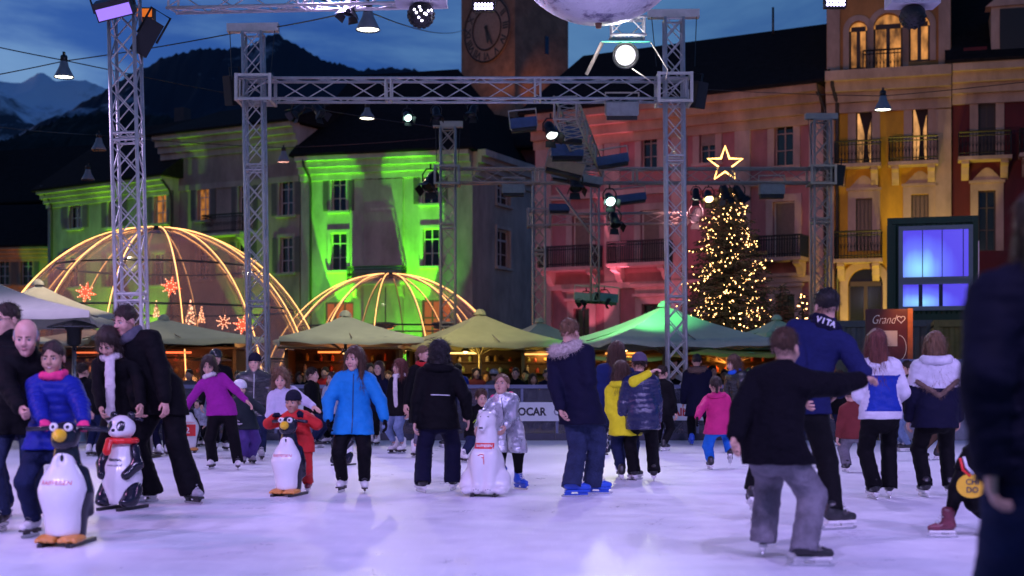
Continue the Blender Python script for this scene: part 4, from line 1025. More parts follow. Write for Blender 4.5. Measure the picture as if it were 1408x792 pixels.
def light_cone(px, py, D, wpx, hpx, label, dense):
    p = P(px,py+hpx/2,D); r = wpx/F*D/2; h = hpx/F*D; root = empty('light_cone', p, 0, label, 'light cone', 'beaded cones of lights in the large dome')
    f = MB(); bd = MB(); rs = random.Random(px)
    for k in range(7):
        a = 2*PI*k/7; f.tube([(r*math.cos(a),r*math.sin(a),0),(0,0,h)], .008, 4)
    for i in range(dense):
        t = rs.random(); a = rs.random()*6.28; bd.lathe([(0,-.022),(.022,0),(0,.022)], 5, Matrix.Translation((r*(1-t)*math.cos(a), r*(1-t)*math.sin(a), h*t)))
    f.build('wire_frame', m_alu2, root); bd.build('bead_lights', m_starp, root)
light_cone(262,430,37,16,34,'beaded light cone below the highest star lantern',60); light_cone(215,425,37,9,22,'small dim light cone beside the tall left tower',26); light_cone(277,432,38,10,24,'narrow light cone right of the larger beaded cone',22)
for px, py, D, lab in ((165,384,40,'white tube lamp in the large dome, left of the tall tower'),(295,383,40,'white tube lamp in the large dome, right side')):
    o = MB().tube([P(px-11,py,D)-P(px,py,D), P(px+11,py,D)-P(px,py,D)], .06, 8).build('tube_lamp', emis('soft tube lamp', (1,.93,.6), 4), loc=P(px,py,D)); tag(o, lab, 'lamp')
# strings of amber light inside the domes
def lights_string(name_label, pts):
    p0 = P(*pts[0]); o = MB().tube([P(*p)-p0 for p in pts], .022, 5).build('rope_light', m_rope2, loc=p0); tag(o, name_label, 'rope light', 'rope lights hung inside the domes')
for lab, pts in (('rope light drooping in the middle of the large dome', [(224,356,39),(240,420,38),(256,470,37)]),('rope light streak right of the highest star', [(236,358,40),(275,388,39)]),('upper rope light streak toward the tower between the domes', [(262,362,40),(310,392,39),(345,420,38)]),
    ('rope light behind the tall tower', [(200,360,40),(160,385,40),(100,408,40)]),('slanting rope light at the left of the dome', [(128,405,39),(168,378,39)]),('rope light above the man in the beanie', [(330,455,36),(352,498,35)]),('rope light over the purple sweater girl', [(282,462,35),(290,520,34)])): lights_string(lab, pts)
point(P(250,450,37.5), 270, (1,.30,.10), .4); point(P(120,440,37.5), 150, (1,.3,.1), .4); point(P(540,460,46), 160, (1,.2,.05), .3)
# ring chandelier pair in the small dome
for px, lab in ((530,'dark round heater fan hanging in the small dome, left'),(607,'dark round heater fan hanging in the small dome, right')):
    p = P(px,447,45); root = empty('heater_fan', p, 0, lab, 'heater'); MB().lathe([(0,.1),(.3,.08),(.34,-.02),(.2,-.12),(0,-.14)],18).build('housing', m_black, root); MB().tube([(0,0,.1),(0,0,1.2)],.02,5).build('rod', m_black, root)

# ================================================================ umbrellas
def canvas(name, c): return mat(name, c, .8, var=.12, vscale=2.2, bump=.12, bscale=5)
c_beige = canvas('beige umbrella canvas', (.66,.62,.52)); c_grey = canvas('grey green umbrella canvas', (.40,.42,.33)); c_khaki = canvas('khaki umbrella canvas', (.52,.49,.24)); c_pale = canvas('pale umbrella canvas', (.60,.62,.46))
m_pole = mat('pale umbrella pole', (.35,.30,.22), .55, var=.2)
def umbrella(px, yap, yed, D, wpx, label, m, rot=20, val=.16, yaw=0):
    yap += 4; yed -= 3; val *= .6; wpx *= 1.06; top = CH+(HY-yap)/F*D; ed = CH+(HY-yed)/F*D; hw = wpx/F*D/2; a = R(rot); hw = hw/(math.cos(a)+abs(math.sin(a)))
    root = empty('market_umbrella', ((px-CX)/F*D, D, 0), a, label, 'umbrella', 'market umbrellas around the rink')
    mb = MB(); N = 12; g = {}
    nu, nt_ = 8, 7; side = []
    for k in range(4):
        T = Matrix.Rotation(k*PI/2, 4, 'Z')
        vs = []; fs = []
        for i in range(nt_+1):
            t = i/nt_
            for j in range(nu+1):
                u = -1+2*j/nu; r = hw*t
                sag = -.06*hw*(1-u*u)*t*(.4+.6*t)*.6-.10*(top-ed)*math.sin(PI*t)
                vs.append(T @ Vector((r*u, -r*(1-.05*(1-u*u)*t), top-(top-ed)*t+sag)))
        for j in range(nu+1):
            v = vs[nt_*(nu+1)+j]; vs.append(v+Vector((0,0,-val+.02*math.sin(j*2.3+k))))
        for i in range(nt_+1):
            for j in range(nu): fs.append((i*(nu+1)+j, i*(nu+1)+j+1, (i+1)*(nu+1)+j+1, (i+1)*(nu+1)+j))
        mb.add(vs, fs, 0, True)
    o = mb.build('canopy', m, root)
    MB().lathe([(0,top+.1),(.06,top+.09),(.12,top+.03),(.14,top-.03)],12).build('finial', m, root)
    MB().tube([(0,0,.06),(0,0,top-.03)], .035, 10).build('pole', m_pole, root)
    MB().lathe([(0,.02),(.4,.02),(.38,.08),(.06,.11),(.06,.3),(0,.3)], 18).build('base', m_black, root)
    for k in range(8):
        T = Matrix.Rotation(k*PI/4, 4, 'Z'); L = hw*(1.4 if k % 2 else .98); e = T @ Vector((0,-L*.97,ed-.01)); q = T @ Vector((0,-.05,top-.14)); mid = q.lerp(e, .5); mid.z -= .02+.04*(top-ed)
        r = MB().tube([q,mid,e], .014, 5).build('rib', m_pole, root)
        MB().tube([T @ Vector((0,-.04,ed-.25)), mid], .012, 5).build('strut', m_pole, r)
    return root
umbrella(-45,368,437,24,400,'large beige umbrella at the far left edge, nearest to the rink', c_beige, 10)
umbrella(52,386,436,30,215,'pale beige umbrella just behind the large far left one', c_beige, 30)
umbrella(225,434,469,32,285,'grey green umbrella under the large dome, right of the patio heater', c_grey, 25)
umbrella(475,429,469,30,212,'dark green umbrella in front of the small dome, behind the blue jacket girl', c_grey, 12)
umbrella(660,427,474,31,222,'khaki umbrella right of the small dome, with its pole showing', c_khaki, 18)
umbrella(913,416,472,29,272,'large green lit umbrella around the front lattice tower', c_pale, 15)
umbrella(1068,434,462,35,90,'small pale umbrella left of the tall man in navy', c_pale, 20)
umbrella(742,438,470,38,130,'dull green umbrella behind the man with the fur hood', c_grey, 22)
umbrella(1000,468,489,35,210,'orange lit umbrella under the christmas tree', canvas('orange umbrella canvas', (.50,.26,.08)), 15, .1)
umbrella(850,480,494,36,190,'tan umbrella under the large green lit one', canvas('tan umbrella canvas', (.45,.33,.14)), 12, .1)
umbrella(912,476,491,40,130,'mint lit little umbrella far behind the knit cap boy', c_pale, 25, .08)
umbrella(610,462,482,38,260,'khaki umbrella far back under the khaki one', c_khaki, 14, .1)
umbrella(120,448,474,36,260,'dim beige umbrella behind the patio heater', c_beige, 24, .1)
umbrella(1044,474,486,44,120,'pale low umbrella far behind the woman with the blue scarf', c_pale, 20, .08)
spot(P(870,380,27)+Vector((0,0,.4)), P(880,440,29), 420, (.16,1,.32), 75, .8, .1)
spot(P(905,425,38), P(905,480,40), 30, (.1,1,.6), 90, .8, .1)
for px, py, D, e, c in ((640,492,31,14,(1,.65,.12)),(860,490,35,16,(1,.4,.08)),(1000,496,35,16,(1,.35,.06)),(150,490,34,12,(1,.35,.12)),(300,495,33,10,(1,.4,.15)),(475,494,31,7,(1,.3,.12)),(745,485,37,10,(1,.5,.1)),(560,490,38,14,(1,.45,.12))):
    point(P(px,py,D), e*1.6, c, .12)
    root = empty('pendant_lamp', P(px,py-9,D), 0, {640:'warm pendant under the khaki umbrella with the pole',860:'warm pendant under the tan umbrella',1000:'warm pendant under the orange umbrella',150:'warm pendant left of the dark haired man',300:'warm pendant behind the purple sweater girl',475:'warm pendant behind the blue jacket girl',745:'warm pendant under the dull green umbrella',560:'warm pendant left of the khaki umbrella'}[px], 'lamp', 'pendant lamps under the umbrellas')
    MB().lathe([(.02,.1),(.12,.0),(.11,-.01),(.02,.07)],14).build('lamp_shade', m_black, root); MB().lathe([(0,-.05),(.05,-.02),(.04,.03),(0,.05)],10).build('bulb', emis('warm bulb', (1,.6,.2), 12), root)

# ================================================================ patio heaters
m_steel = mat('brushed steel', (.4,.4,.42), .3, metal=.9, var=.2)
def heater(px, ytop, D, wpx, label, glow=False):
    root = empty('patio_heater', ((px-CX)/F*D, D, 0), 0, label, 'patio heater', 'patio heaters among the umbrellas'); z = CH+(HY-ytop)/F*D; r = wpx/F*D/2
    MB().lathe([(.03,z),(r*.4,z-.03),(r,z-.12),(r,z-.135),(r*.4,z-.06)], 28).build('reflector', m_steel, root)
    MB().lathe([(0,z-.06),(.16,z-.08),(.16,z-.16),(.13,z-.18),(.12,z-.42),(.07,z-.46),(0,z-.46)], 18).build('burner', mat('burner mesh', (.05,.05,.055), .4, metal=.6, bump=.7, bscale=60), root)
    MB().tube([(0,0,.5),(0,0,z-.45)], .04, 10).build('pole', m_steel, root)
    MB().lathe([(0,.01),(.26,.01),(.26,.06),(.22,.1),(.2,.5),(.06,.56)], 20).build('tank_housing', m_steel, root)
heater(102,440,25,72,'steel patio heater between the grey haired man and the woman in the scarf')
heater(592,478,33,44,'dark patio heater behind the girl in patterned socks')
heater(290,488,32,56,'dark patio heater behind the helmeted skater')
heater(1048,478,38,34,'patio heater behind the boy in the dark foreground jacket')

# ================================================================ rink barrier
m_plexi = mat('scuffed plexiglass', (.10,.10,.14), .25, alpha=.55, var=.3); m_rail = mat('blue grey rail', (.16,.18,.30), .4, var=.15); m_kick = mat('dark kick board', (.05,.05,.08), .5, var=.3); m_adw = mat('white banner board', (.80,.80,.80), .5, var=.05)
bx0, bx1 = -16.6, 6.6; YB = 26.05; n = 12; wseg = (bx1-bx0)/n
ads = {}
for i in range(n):
    x0 = bx0+wseg*i; cx = x0+wseg/2; pxc = round(CX+cx/YB*F)
    lab = f'rink barrier section {["at the far left end","behind the grey haired man","behind the panda in front","behind the man in black","behind the red helmet child","behind the beanie man","behind the blue jacket girl","behind the white scarf woman","behind the polar bear","behind the fur hood man","behind the knit cap boy","behind the pink jacket child"][i]}'
    root = empty('rink_barrier', (x0, YB, 0), 0, lab, 'barrier', 'rink barrier sections')
    for k in range(3): x = wseg*k/3; MB().box(x+.003, x+.05, .0, .06, .013, .96).build('post', m_rail, root)
    MB().box(.003, wseg-.003, -.02, .08, .963, 1.03).build('handrail', m_rail, root)
    MB().box(.06, wseg-.003, .025, .035, .10, .955).build('panel', m_plexi, root)
    MB().box(.003, wseg-.003, -.012, -.002, .013, .14).build('kick_plate', m_kick, root)
m_ink2 = mat('black lettering', (.015,.015,.02), .5); m_ink3 = mat('grey lettering', (.25,.26,.3), .5); m_red = mat('red lettering', (.65,.03,.03), .5)
def banner(px0, px1, y0, y1, label):
    D = YB-.03; a = P(px0,y1,D); b_ = P(px1,y0,D); root = empty('banner', (a.x, D, a.z), 0, label, 'banner', 'white banners on the barrier'); MB().box(0, b_.x-a.x, -.012, 0, 0, b_.z-a.z).build('board', m_adw, root)
    return root, b_.x-a.x, b_.z-a.z
XZ = lambda x, z, y=-.0125: Matrix(((1,0,0,x),(0,0,-1,y),(0,1,0,z),(0,0,0,1)))
bn, bw, bh = banner(676,800,553,579,'white banner with black and grey gas company lettering beside the fur hood man')
D = YB; pxm = lambda p: (p-676)/F*D
text_obj('SOCAR', .2, XZ(pxm(728),bh*.48), m_ink2, bn, bold=.008, width=46/F*D); text_obj('GAS', .2, XZ(pxm(775),bh*.48), m_ink3, bn, bold=.003, width=28/F*D)
bn, bw, bh = banner(905,1000,555,578,'white banner with a little walking figure and red lettering before the lattice tower')
text_obj('Albergo', .2, XZ(.55,bh*.48), m_red, bn, bold=.006, width=.62) if False else text_obj('Alb', .2, XZ(30/F*D,bh*.48), m_red, bn, bold=.006)
fg = MB(); T = XZ(18/F*D-.01, .05)
for pts in ([(0,.0),(.03,.1),(.05,.16)],[(.1,.0),(.07,.09),(.05,.16)],[(.05,.16),(.065,.24)],[(.065,.23),(-.01,.18)],[(.065,.22),(.12,.17)]): fg.tube([T @ Vector((*p,.006)) for p in pts], .014, 5)
fg.lathe([(0,-.028),(.028,0),(0,.028)], 10, T @ Matrix.Translation((.07,.275,.006))); fg.build('emblem', m_ink2, bn)
bn, bw, bh = banner(392,470,553,577,'plain white banner behind the child in red'); bn, bw, bh = banner(524,600,553,577,'plain white banner behind the white scarf woman')
# right hand rink end wall, boxes, container
m_cgrey = mat('grey container steel', (.20,.19,.20), .5, var=.2); m_cgreen = mat('dark green container steel', (.02,.075,.04), .45, var=.3, vscale=3); m_ctan = mat('tan container steel', (.42,.27,.07), .5, var=.25)
def corr(mb, a, b, z0, z1, y=0, amp=.04, step=.22):
    n = int((b-a)/step)
    for i in range(n):
        x0 = a+(b-a)*i/n; d = (b-a)/n
        xs = [x0, x0+d*.3, x0+d*.5, x0+d*.8, x0+d]; ys = [y, y, y+amp, y+amp, y]
        for k in range(4): mb.quad((xs[k],ys[k],z0),(xs[k+1],ys[k+1],z0),(xs[k+1],ys[k+1],z1),(xs[k],ys[k],z1))
    return mb
def container(A, B, z0, z1, depth, label, m, mside=None, group=None):
    d = Vector((B[0]-A[0],B[1]-A[1],0)); L = d.length; root = empty('container', (*A,z0), math.atan2(d.y,d.x), label, 'container', group); h = z1-z0
    corr(MB(), .12, L-.12, .14, h-.16, .02).build('front_wall', m, root)
    mb = MB(); 
    for x in (0, L-.12): mb.box(x, x+.12, 0, .12, 0, h)
    for z in (0, h-.15): mb.box(.123, L-.123, 0, .1, z, z+.15)
    mb.build('front_frame', m, root)
    sd = corr(MB(), .12, depth, .14, h-.16, 0); T = Matrix.Translation((L-.02,0,0)) @ Matrix.Rotation(PI/2,4,'Z')
    sd.v = [T @ v for v in sd.v]; sd.build('side_wall', mside or m, root)
    T = Matrix.Translation((.02,0,0)) @ Matrix.Rotation(PI/2,4,'Z'); s2 = corr(MB(), .12, depth, .14, h-.16, 0); s2.v = [T @ v for v in s2.v]; s2.build('side_wall', mside or m, root)
    MB().box(.0, L, .13, depth, h-.1, h-.003).build('roof', m, root); MB().box(L-.14,L-.015,.125,depth,0,.138).box(L-.14,L-.015,.125,depth,h-.155,h-.104).build('side_frame', mside or m, root); MB().box(.02,L-.02,depth,depth+.05,0,h).build('back_wall', m, root)
    return root, L, h
D1 = 34; a = P(1220,440,D1); b_ = P(1345,440,D1-.6)
zt = CH+(HY-300)/F*D1; zb_ = CH+(HY-441)/F*D1
ct, L, h = container((a.x,a.y),(b_.x,b_.y),zb_,zt,5.5,'dark green container with glowing blue windows stacked on grey ones',m_cgreen,m_ctan)
def glow_win(px0,px1,y0,y1,stripes):
    x0 = (px0-1220)/125*L; x1 = (px1-1220)/125*L; z0 = (CH+(HY-y1)/F*D1)-zb_; z1 = (CH+(HY-y0)/F*D1)-zb_
    fr = MB()
    t = .1
    fr.box(x0-t,x1+t,-.06,.03,z1,z1+t).box(x0-t,x1+t,-.06,.03,z0-t,z0).box(x0-t,x0,-.06,.03,z0+.002,z1-.002).box(x1,x1+t,-.06,.03,z0+.002,z1-.002)
    w_ = fr.build('window', mat('grey window trim', (.4,.38,.42), .5), ct)
    m = bpy.data.materials.new('backlit blue screen'); m.use_nodes = True; nt = m.node_tree; b = nt.nodes['Principled BSDF']; b.inputs['Base Color'].default_value = (.05,.05,.2,1); b.inputs['Roughness'].default_value = .2
    tc = nt.nodes.new('ShaderNodeTexCoord'); mp = nt.nodes.new('ShaderNodeMapping'); mp.inputs['Scale'].default_value = (2.2,1,.25); nt.links.new(tc.outputs['Object'], mp.inputs[0])
    n = nt.nodes.new('ShaderNodeTexNoise'); n.inputs['Scale'].default_value = 1.6; n.inputs['Detail'].default_value = 3; nt.links.new(mp.outputs[0], n.inputs['Vector'])
    g = nt.nodes.new('ShaderNodeSeparateXYZ'); nt.links.new(tc.outputs['Generated'], g.inputs[0])
    def mth(op, *xs):
        q = nt.nodes.new('ShaderNodeMath'); q.operation = op
        for i, x in enumerate(xs):
            if isinstance(x, (int,float)): q.inputs[i].default_value = x
            else: nt.links.new(x, q.inputs[i])
        return q.outputs[0]
    dx = mth('SUBTRACT', g.outputs['X'], .27); dz = mth('MULTIPLY', mth('SUBTRACT', g.outputs['Z'], .18), .8)
    d2 = mth('SQRT', mth('ADD', mth('MULTIPLY', dx, dx), mth('MULTIPLY', dz, dz)))
    f = mth('ADD', mth('SUBTRACT', 1.0, mth('MULTIPLY', d2, 1.5)), mth('MULTIPLY', mth('SUBTRACT', n.outputs['Fac'], .5), .35))
    r = nt.nodes.new('ShaderNodeValToRGB'); e = r.color_ramp.elements; e[0].position = .1; e[0].color = (.08,.055,.70,1); e[1].position = .95; e[1].color = (.28,.68,1,1); q = e.new(.5); q.color = (.13,.17,1,1)
    nt.links.new(f, r.inputs[0]); nt.links.new(r.outputs[0], b.inputs['Emission Color']); b.inputs['Emission Strength'].default_value = 1.15
    MB().box(x0,x1,.0,.02,z0,z1).build('pane', m, w_)
    for s_, wd in stripes:
        x = x0+(x1-x0)*s_; MB().box(x-wd/2,x+wd/2,-.02,-.004,z0+.003,z1-.003).build('glazing_bar', mat('blue glazing bar', (.02,.03,.12), .4), w_)
glow_win(1242,1332,318,382,((.30,.02),(.6,.02),(.92,.02))); glow_win(1242,1332,392,422,((.27,.09),(.58,.09)))
MB().box(L+.03,L+.05,1.2,3.6,h*.35,h*.8).build('side_window', mat('pale lilac lit glass', (.4,.3,.45), .3, emit=(.6,.4,.8), estr=.25), ct)
dz = CH+(HY-441)/F*33
for px0, px1, DD, lab, m in ((1150,1282,33.2,'grey container wall behind the red board, left',m_cgrey),(1284,1420,31.0,'tan ribbed container below the green one',m_ctan)):
    A = P(px0,440,DD); B = P(px1,440,DD-.5); container((A.x,A.y),(B.x,B.y),.02,CH+(HY-441 if px0 < 1200 else HY-440)/F*DD,2.5,lab,m,group='containers at the rink end')
# red board
D2 = 27.5; a = P(1190,505,D2); root = empty('display_board', (a.x,D2,.0), R(-8), 'dark red advertising board with white script and a paper notice', 'advertising board')
bw_ = 56/F*D2; bh_ = CH+(HY-425)/F*D2
MB().box(0,bw_,0,.06,.02,bh_).build('front_panel', mat('dark red panel', (.10,.012,.016), .35, var=.2), root)
MB().box(bw_+.002,bw_+.10,-.02,.9,.02,bh_+.01).build('side_panel', mat('orange lit panel tone', (.45,.13,.03), .4, var=.3), root)  # orange light falling on this side is put into its colour
m_chalk = mat('faintly glowing chalk script', (.75,.7,.72), .6, emit=(.75,.65,.7), estr=.12)  # script given a faint glow of its own, though it is no lamp
text_obj('Grand', .25, XZ(bw_*.42,bh_-.21,-.004), m_chalk, root, bold=-.004, shear=.45, width=.46)
hp = [(.0,-.09)]+[(.085*math.copysign(abs(math.sin(t))**1.2, math.sin(t)) , .0) for t in ()]
hp = [(.075*16*math.sin(t)**3/16, .075*(13*math.cos(t)-5*math.cos(2*t)-2*math.cos(3*t)-math.cos(4*t))/16) for t in [2*PI*i/28 for i in range(28)]]
MB().tube([(bw_*.85+x, -.006, bh_-.20+z) for x, z in hp], .008, 5, closed=True).build('heart', m_chalk, root)
MB().box(bw_*.22,bw_*.76,-.012,-.004,bh_-.72,bh_-.42).build('paper_notice', mat('white paper', (.6,.58,.62), .7, var=.1), root)
MB().tube([(bw_*.8+.17*math.cos(t)*.8,-.006,bh_-.75+.24*math.sin(t)) for t in [PI*(-.5+i/14) for i in range(15)]], .006, 5).build('drawn_arc', m_chalk, root)
spot(P(1262,395,26.5), P(1244,450,27.6), 60, (1,.4,.1), 60, .8, .1)
m_wall = mat('grey violet end board', (.30,.29,.34), .6, var=.15)
for k in range(5):
    x0 = 6.75+1.72*k; root = empty('end_board', (x0, 26.1, 0), 0, ['plain end board right of the pink jacket child','plain end board behind the tall man in navy','plain end board behind the red haired girl','plain end board behind the white hood girl','plain end board at the right edge'][k], 'barrier', 'plain end boards of the rink')
    MB().box(0,1.70,0,.05,.013,1.42).build('panel', m_wall, root); MB().box(0,1.70,-.04,.08,1.423,1.5).build('handrail', m_rail, root)

# ================================================================ christmas trees
m_needle = mat('dark fir needles', (.018,.035,.014), .8, var=.5, vscale=5); m_bark = mat('fir bark', (.06,.04,.025), .9, bump=.5, bscale=20)
def fir(px, ybase, ytop, D, wpx, label, nb, seed, leaf=.075, lights=0, stuff=0, wrap=True):
    rs = random.Random(seed); x = (px-CX)/F*D; top = CH+(HY-ytop)/F*D; Rr = wpx/F*D/2; z0 = .35
    root = empty('fir_tree', (x,D,0), 0, label, 'tree', 'fir trees by the umbrellas')
    MB().tube([(0,0,0),(.01,0,top*.4),(0,.01,top*.75),(0,0,top)], [.13,.09,.05,.008], 8).build('trunk', m_bark, root)
    V = []; Fc = []; tips = []
    limb = MB()
    for i in range(nb):
        t = (i+rs.random())/nb; z = z0+(top-z0)*t**.92; a = i*2.39996+rs.uniform(-.4,.4)
        L = Rr*(1-t)**.52*rs.uniform(.66,1.12)+.06; d = Vector((math.cos(a), math.sin(a), 0))
        droop = rs.uniform(.12,.32)*(1-t*.8); pts = [Vector((0,0,z)), Vector((0,0,z))+d*L*.5+Vector((0,0,-L*droop*.3)), Vector((0,0,z))+d*L+Vector((0,0,-L*droop+L*.08))]
        if L > .3: limb.tube(pts, [.022,.014,.005], 4)
        sd = Vector((-d.y, d.x, 0)); m = max(7, int(L*34))
        for j in range(m):
            s = (j+rs.random())/m; p = pts[0].lerp(pts[1], s*2) if s < .5 else pts[1].lerp(pts[2], s*2-1)
            wd = L*.32*(1-abs(s-.45))*rs.uniform(.3,1.1); q = p+sd*rs.uniform(-wd,wd)+Vector((0,0,rs.uniform(-.07,.03)))
            dirv = (d*rs.uniform(.3,1)+sd*rs.uniform(-1,1)+Vector((0,0,rs.uniform(-.6,.2)))).normalized(); up = Vector((rs.uniform(-1,1),rs.uniform(-1,1),rs.uniform(-.2,1))); sv = dirv.cross(up)
            sv = sv.normalized()*leaf*.32 if sv.length > .01 else sd*leaf*.3
            l = leaf*rs.uniform(.8,2.0); n0 = len(V); V += [q-sv, q+sv, q+dirv*l+sv*.4, q+dirv*l-sv*.4]; Fc.append((n0,n0+1,n0+2,n0+3))
            if s > .35: tips.append(q+d*.04)
    mesh_obj('crown', V, Fc, m_needle, root); limb.build('limbs', m_bark, root)
    if lights:
        m_b = emis('warm fairy bulb', (1,.52,.18), 18)
        bm = MB().lathe([(0,-.016),(.012,-.009),(.016,0),(.012,.009),(0,.016)], 6); b0 = None; pick = []
        while len(pick) < lights+stuff:
            p = rs.choice(tips); h = (p.z-z0)/(top-z0)
            if wrap and math.sin(p.x*9+p.z*3.1+seed)+math.sin(p.z*5.3-p.x*4) < rs.uniform(-1.6,.7): continue
            pick.append(p+Vector((rs.uniform(-.03,.03),-.05,rs.uniform(-.03,.03))))
        pick.sort(key=lambda p: p.y); front = pick[:lights]
        for p in front:
            if b0 is None: b0 = bm.build('bulb', m_b, root); b0.location = p
            else: o = b0.copy(); col.objects.link(o); o.parent = root; o.location = p
        if stuff:
            mb = MB()
            for p in pick[lights:]: mb.lathe([(0,-.016),(.015,0),(0,.016)], 5, Matrix.Translation(p))
            mb.build('fairy_lights', m_b, root)['kind'] = 'stuff'
    return root, top
tr, tt = fir(1000,452,258,45,174,'large christmas fir covered in warm fairy lights under a glowing star',560,3,lights=100,stuff=1100)
p = P(997,226,44.7); root = empty('tree_star', p, 0, 'glowing outline star on top of the christmas fir', 'star')
ro, ri = 25/F*44.7, 10/F*44.7; sp = [Vector(((ro if i % 2 == 0 else ri)*math.sin(PI*i/5), 0, (ro if i % 2 == 0 else ri)*math.cos(PI*i/5))) for i in range(10)]
MB().tube(sp, .028, 6, closed=True).build('tube_light', emis('warm star tube', (1,.50,.13), 7), root); MB().tube([sp[5].lerp(sp[4],.5)*.0+Vector((0,.03,-ro*.35)), (0,.03,-ro*1.5)], .02, 5).build('mount', m_black, root)
fir(1076,460,392,43,66,'dark little fir without lights right of the big christmas fir',150,8,leaf=.07)
fir(1104,470,404,41,40,'little fir with warm fairy lights left of the tall man',90,12,leaf=.06,lights=60,wrap=False)
fir(1005,520,452,42,180,'low wide lit fir hedge seen under the orange umbrella',150,21,leaf=.07,lights=90,wrap=False)
fir(1050,445,400,46,46,'small dark fir at the right foot of the big christmas fir',110,31,leaf=.07,lights=12,wrap=False)

# ================================================================ market stalls under the umbrellas
m_wood = mat('dark stall timber', (.07,.04,.025), .7, var=.4, vscale=4, bump=.4, bscale=16, stretch=(1,1,6))
def stall(px, D, wd, label, glow, gstr, items):
    x = (px-CX)/F*D; root = empty('market_stall', (x, D, 0), 0, label, 'market stall', 'market stalls under the umbrellas'); rs = random.Random(px)
    MB().box(-wd/2, wd/2, 1.2, 1.28, 0, 1.86).build('back_wall', m_wood, root)
    for sx in (-1,1): MB().box(sx*wd/2-.04, sx*wd/2+.04, .003, 1.197, 0, 1.82).build('side_wall', m_wood, root)
    MB().box(-wd/2+.043, wd/2-.043, .0, .5, .02, 1.02).build('counter', m_wood, root)
    MB().add([(-wd/2-.15,-.3,1.83),(wd/2+.15,-.3,1.83),(wd/2+.15,1.4,1.93),(-wd/2-.15,1.4,1.93),(-wd/2-.15,-.3,1.88),(wd/2+.15,-.3,1.88),(wd/2+.15,1.4,1.98),(-wd/2-.15,1.4,1.98)], [(3,2,1,0),(4,5,6,7),(0,1,5,4),(1,2,6,5),(2,3,7,6),(3,0,4,7)]).build('roof', m_wood, root)
    for k in range(3): MB().box(-wd/2+.06, wd/2-.06, .98, 1.19, 1.0+.27*k, 1.025+.27*k).build('shelf', m_wood, root)
    MB().box(-wd*.22, wd*.15, .1, .16, 1.74, 1.78).build('strip_light', emis('stall strip '+str(px), glow, gstr*.35), root)
    pal = [mat('jar '+str(i), c, .35) for i, c in enumerate(((.5,.12,.05),(.55,.38,.1),(.3,.05,.05),(.2,.25,.1),(.6,.55,.45)))]
    for k in range(3):
        for j in range(items):
            h = rs.uniform(.10,.2); r = rs.uniform(.035,.06); o = MB().lathe([(0,0),(r,.0),(r,h*.7),(r*.45,h*.82),(r*.4,h),(0,h)], 10).build('bottle', rs.choice(pal), root); o.location = (-wd/2+.2+(wd-.4)*(j+rs.uniform(.2,.8))/items, 1.08, 1.026+.27*k)
    l = point((x, D+.5, 1.6), 13, glow, .1)
stall(235, 33.6, 3.0, 'market stall glowing red behind the purple sweater girl', (1,.16,.05), 6, 8)
stall(470, 33.2, 2.6, 'market stall glowing orange red behind the blue jacket girl', (1,.20,.04), 7, 7)
stall(640, 34.5, 2.8, 'market stall with a yellow strip light under the khaki umbrella', (1,.60,.16), 9, 8)
stall(745, 36, 2.0, 'market stall with amber light behind the fur hood man', (1,.45,.12), 6, 6)
stall(860, 34.8, 2.2, 'market stall glowing amber behind the yellow jacket child', (1,.36,.06), 7, 6)
stall(1010, 34.2, 2.4, 'market stall glowing amber behind the cobalt scarf woman', (1,.36,.06), 6, 7)
stall(130, 33.8, 2.2, 'market stall glowing red behind the steel patio heater', (1,.18,.06), 5, 6)
# ================================================================ people
def cloth(name, c, rough=.75, bump=.25, bs=60, var=.16, metal=0., sheen=0., spec=.10):
    return mat(name, c, rough, metal=metal, var=var, vscale=9, bump=bump*1.6, bscale=bs*.4, sheen=sheen, spec=spec)
SKIN = {'a': mat('fair skin', (.58,.33,.25), .5, var=.08, vscale=14), 'b': mat('tan skin', (.46,.25,.17), .5, var=.08, vscale=14), 'c': mat('rosy skin', (.60,.32,.26), .5, var=.1, vscale=14)}
m_lip = mat('lips', (.40,.15,.14), .45); m_eyew = mat('eye white', (.42,.38,.37), .35); m_iris = mat('dark iris', (.03,.02,.015), .15); m_teeth = mat('teeth', (.75,.72,.66), .3)
def hairm(n, c): return mat('hair '+n, c, .45, var=.75, vscale=26, bump=.9, bscale=34, stretch=(3,3,.22), spec=.35)
HAIR = dict(black=hairm('black',(.012,.010,.012)), dark=hairm('dark brown',(.03,.017,.012)), brown=hairm('brown',(.075,.036,.02)), red=hairm('red brown',(.14,.04,.03)), fair=hairm('fair brown',(.17,.09,.045)), blond=hairm('blond',(.34,.22,.10)), grey=hairm('grey',(.30,.29,.30)))
m_blade = mat('skate blade steel', (.55,.55,.58), .25, metal=.9); m_lace = mat('skate laces', (.6,.6,.6), .7); m_lace2 = mat('dark laces', (.10,.10,.11), .7); m_sole = mat('skate sole', (.04,.03,.03), .5)
SKC = dict(white=mat('white skate leather', (.70,.68,.68), .4, var=.12, bump=.15, bscale=30), black=mat('black skate leather', (.018,.018,.02), .4, var=.2), blue=mat('blue rental skate shell', (.02,.09,.55), .3, var=.1), red=mat('black and pink skate shell', (.16,.03,.05), .4, var=.6, vscale=12), grey=mat('grey skate shell', (.30,.30,.33), .4, var=.3, vscale=14))
_sk = {}
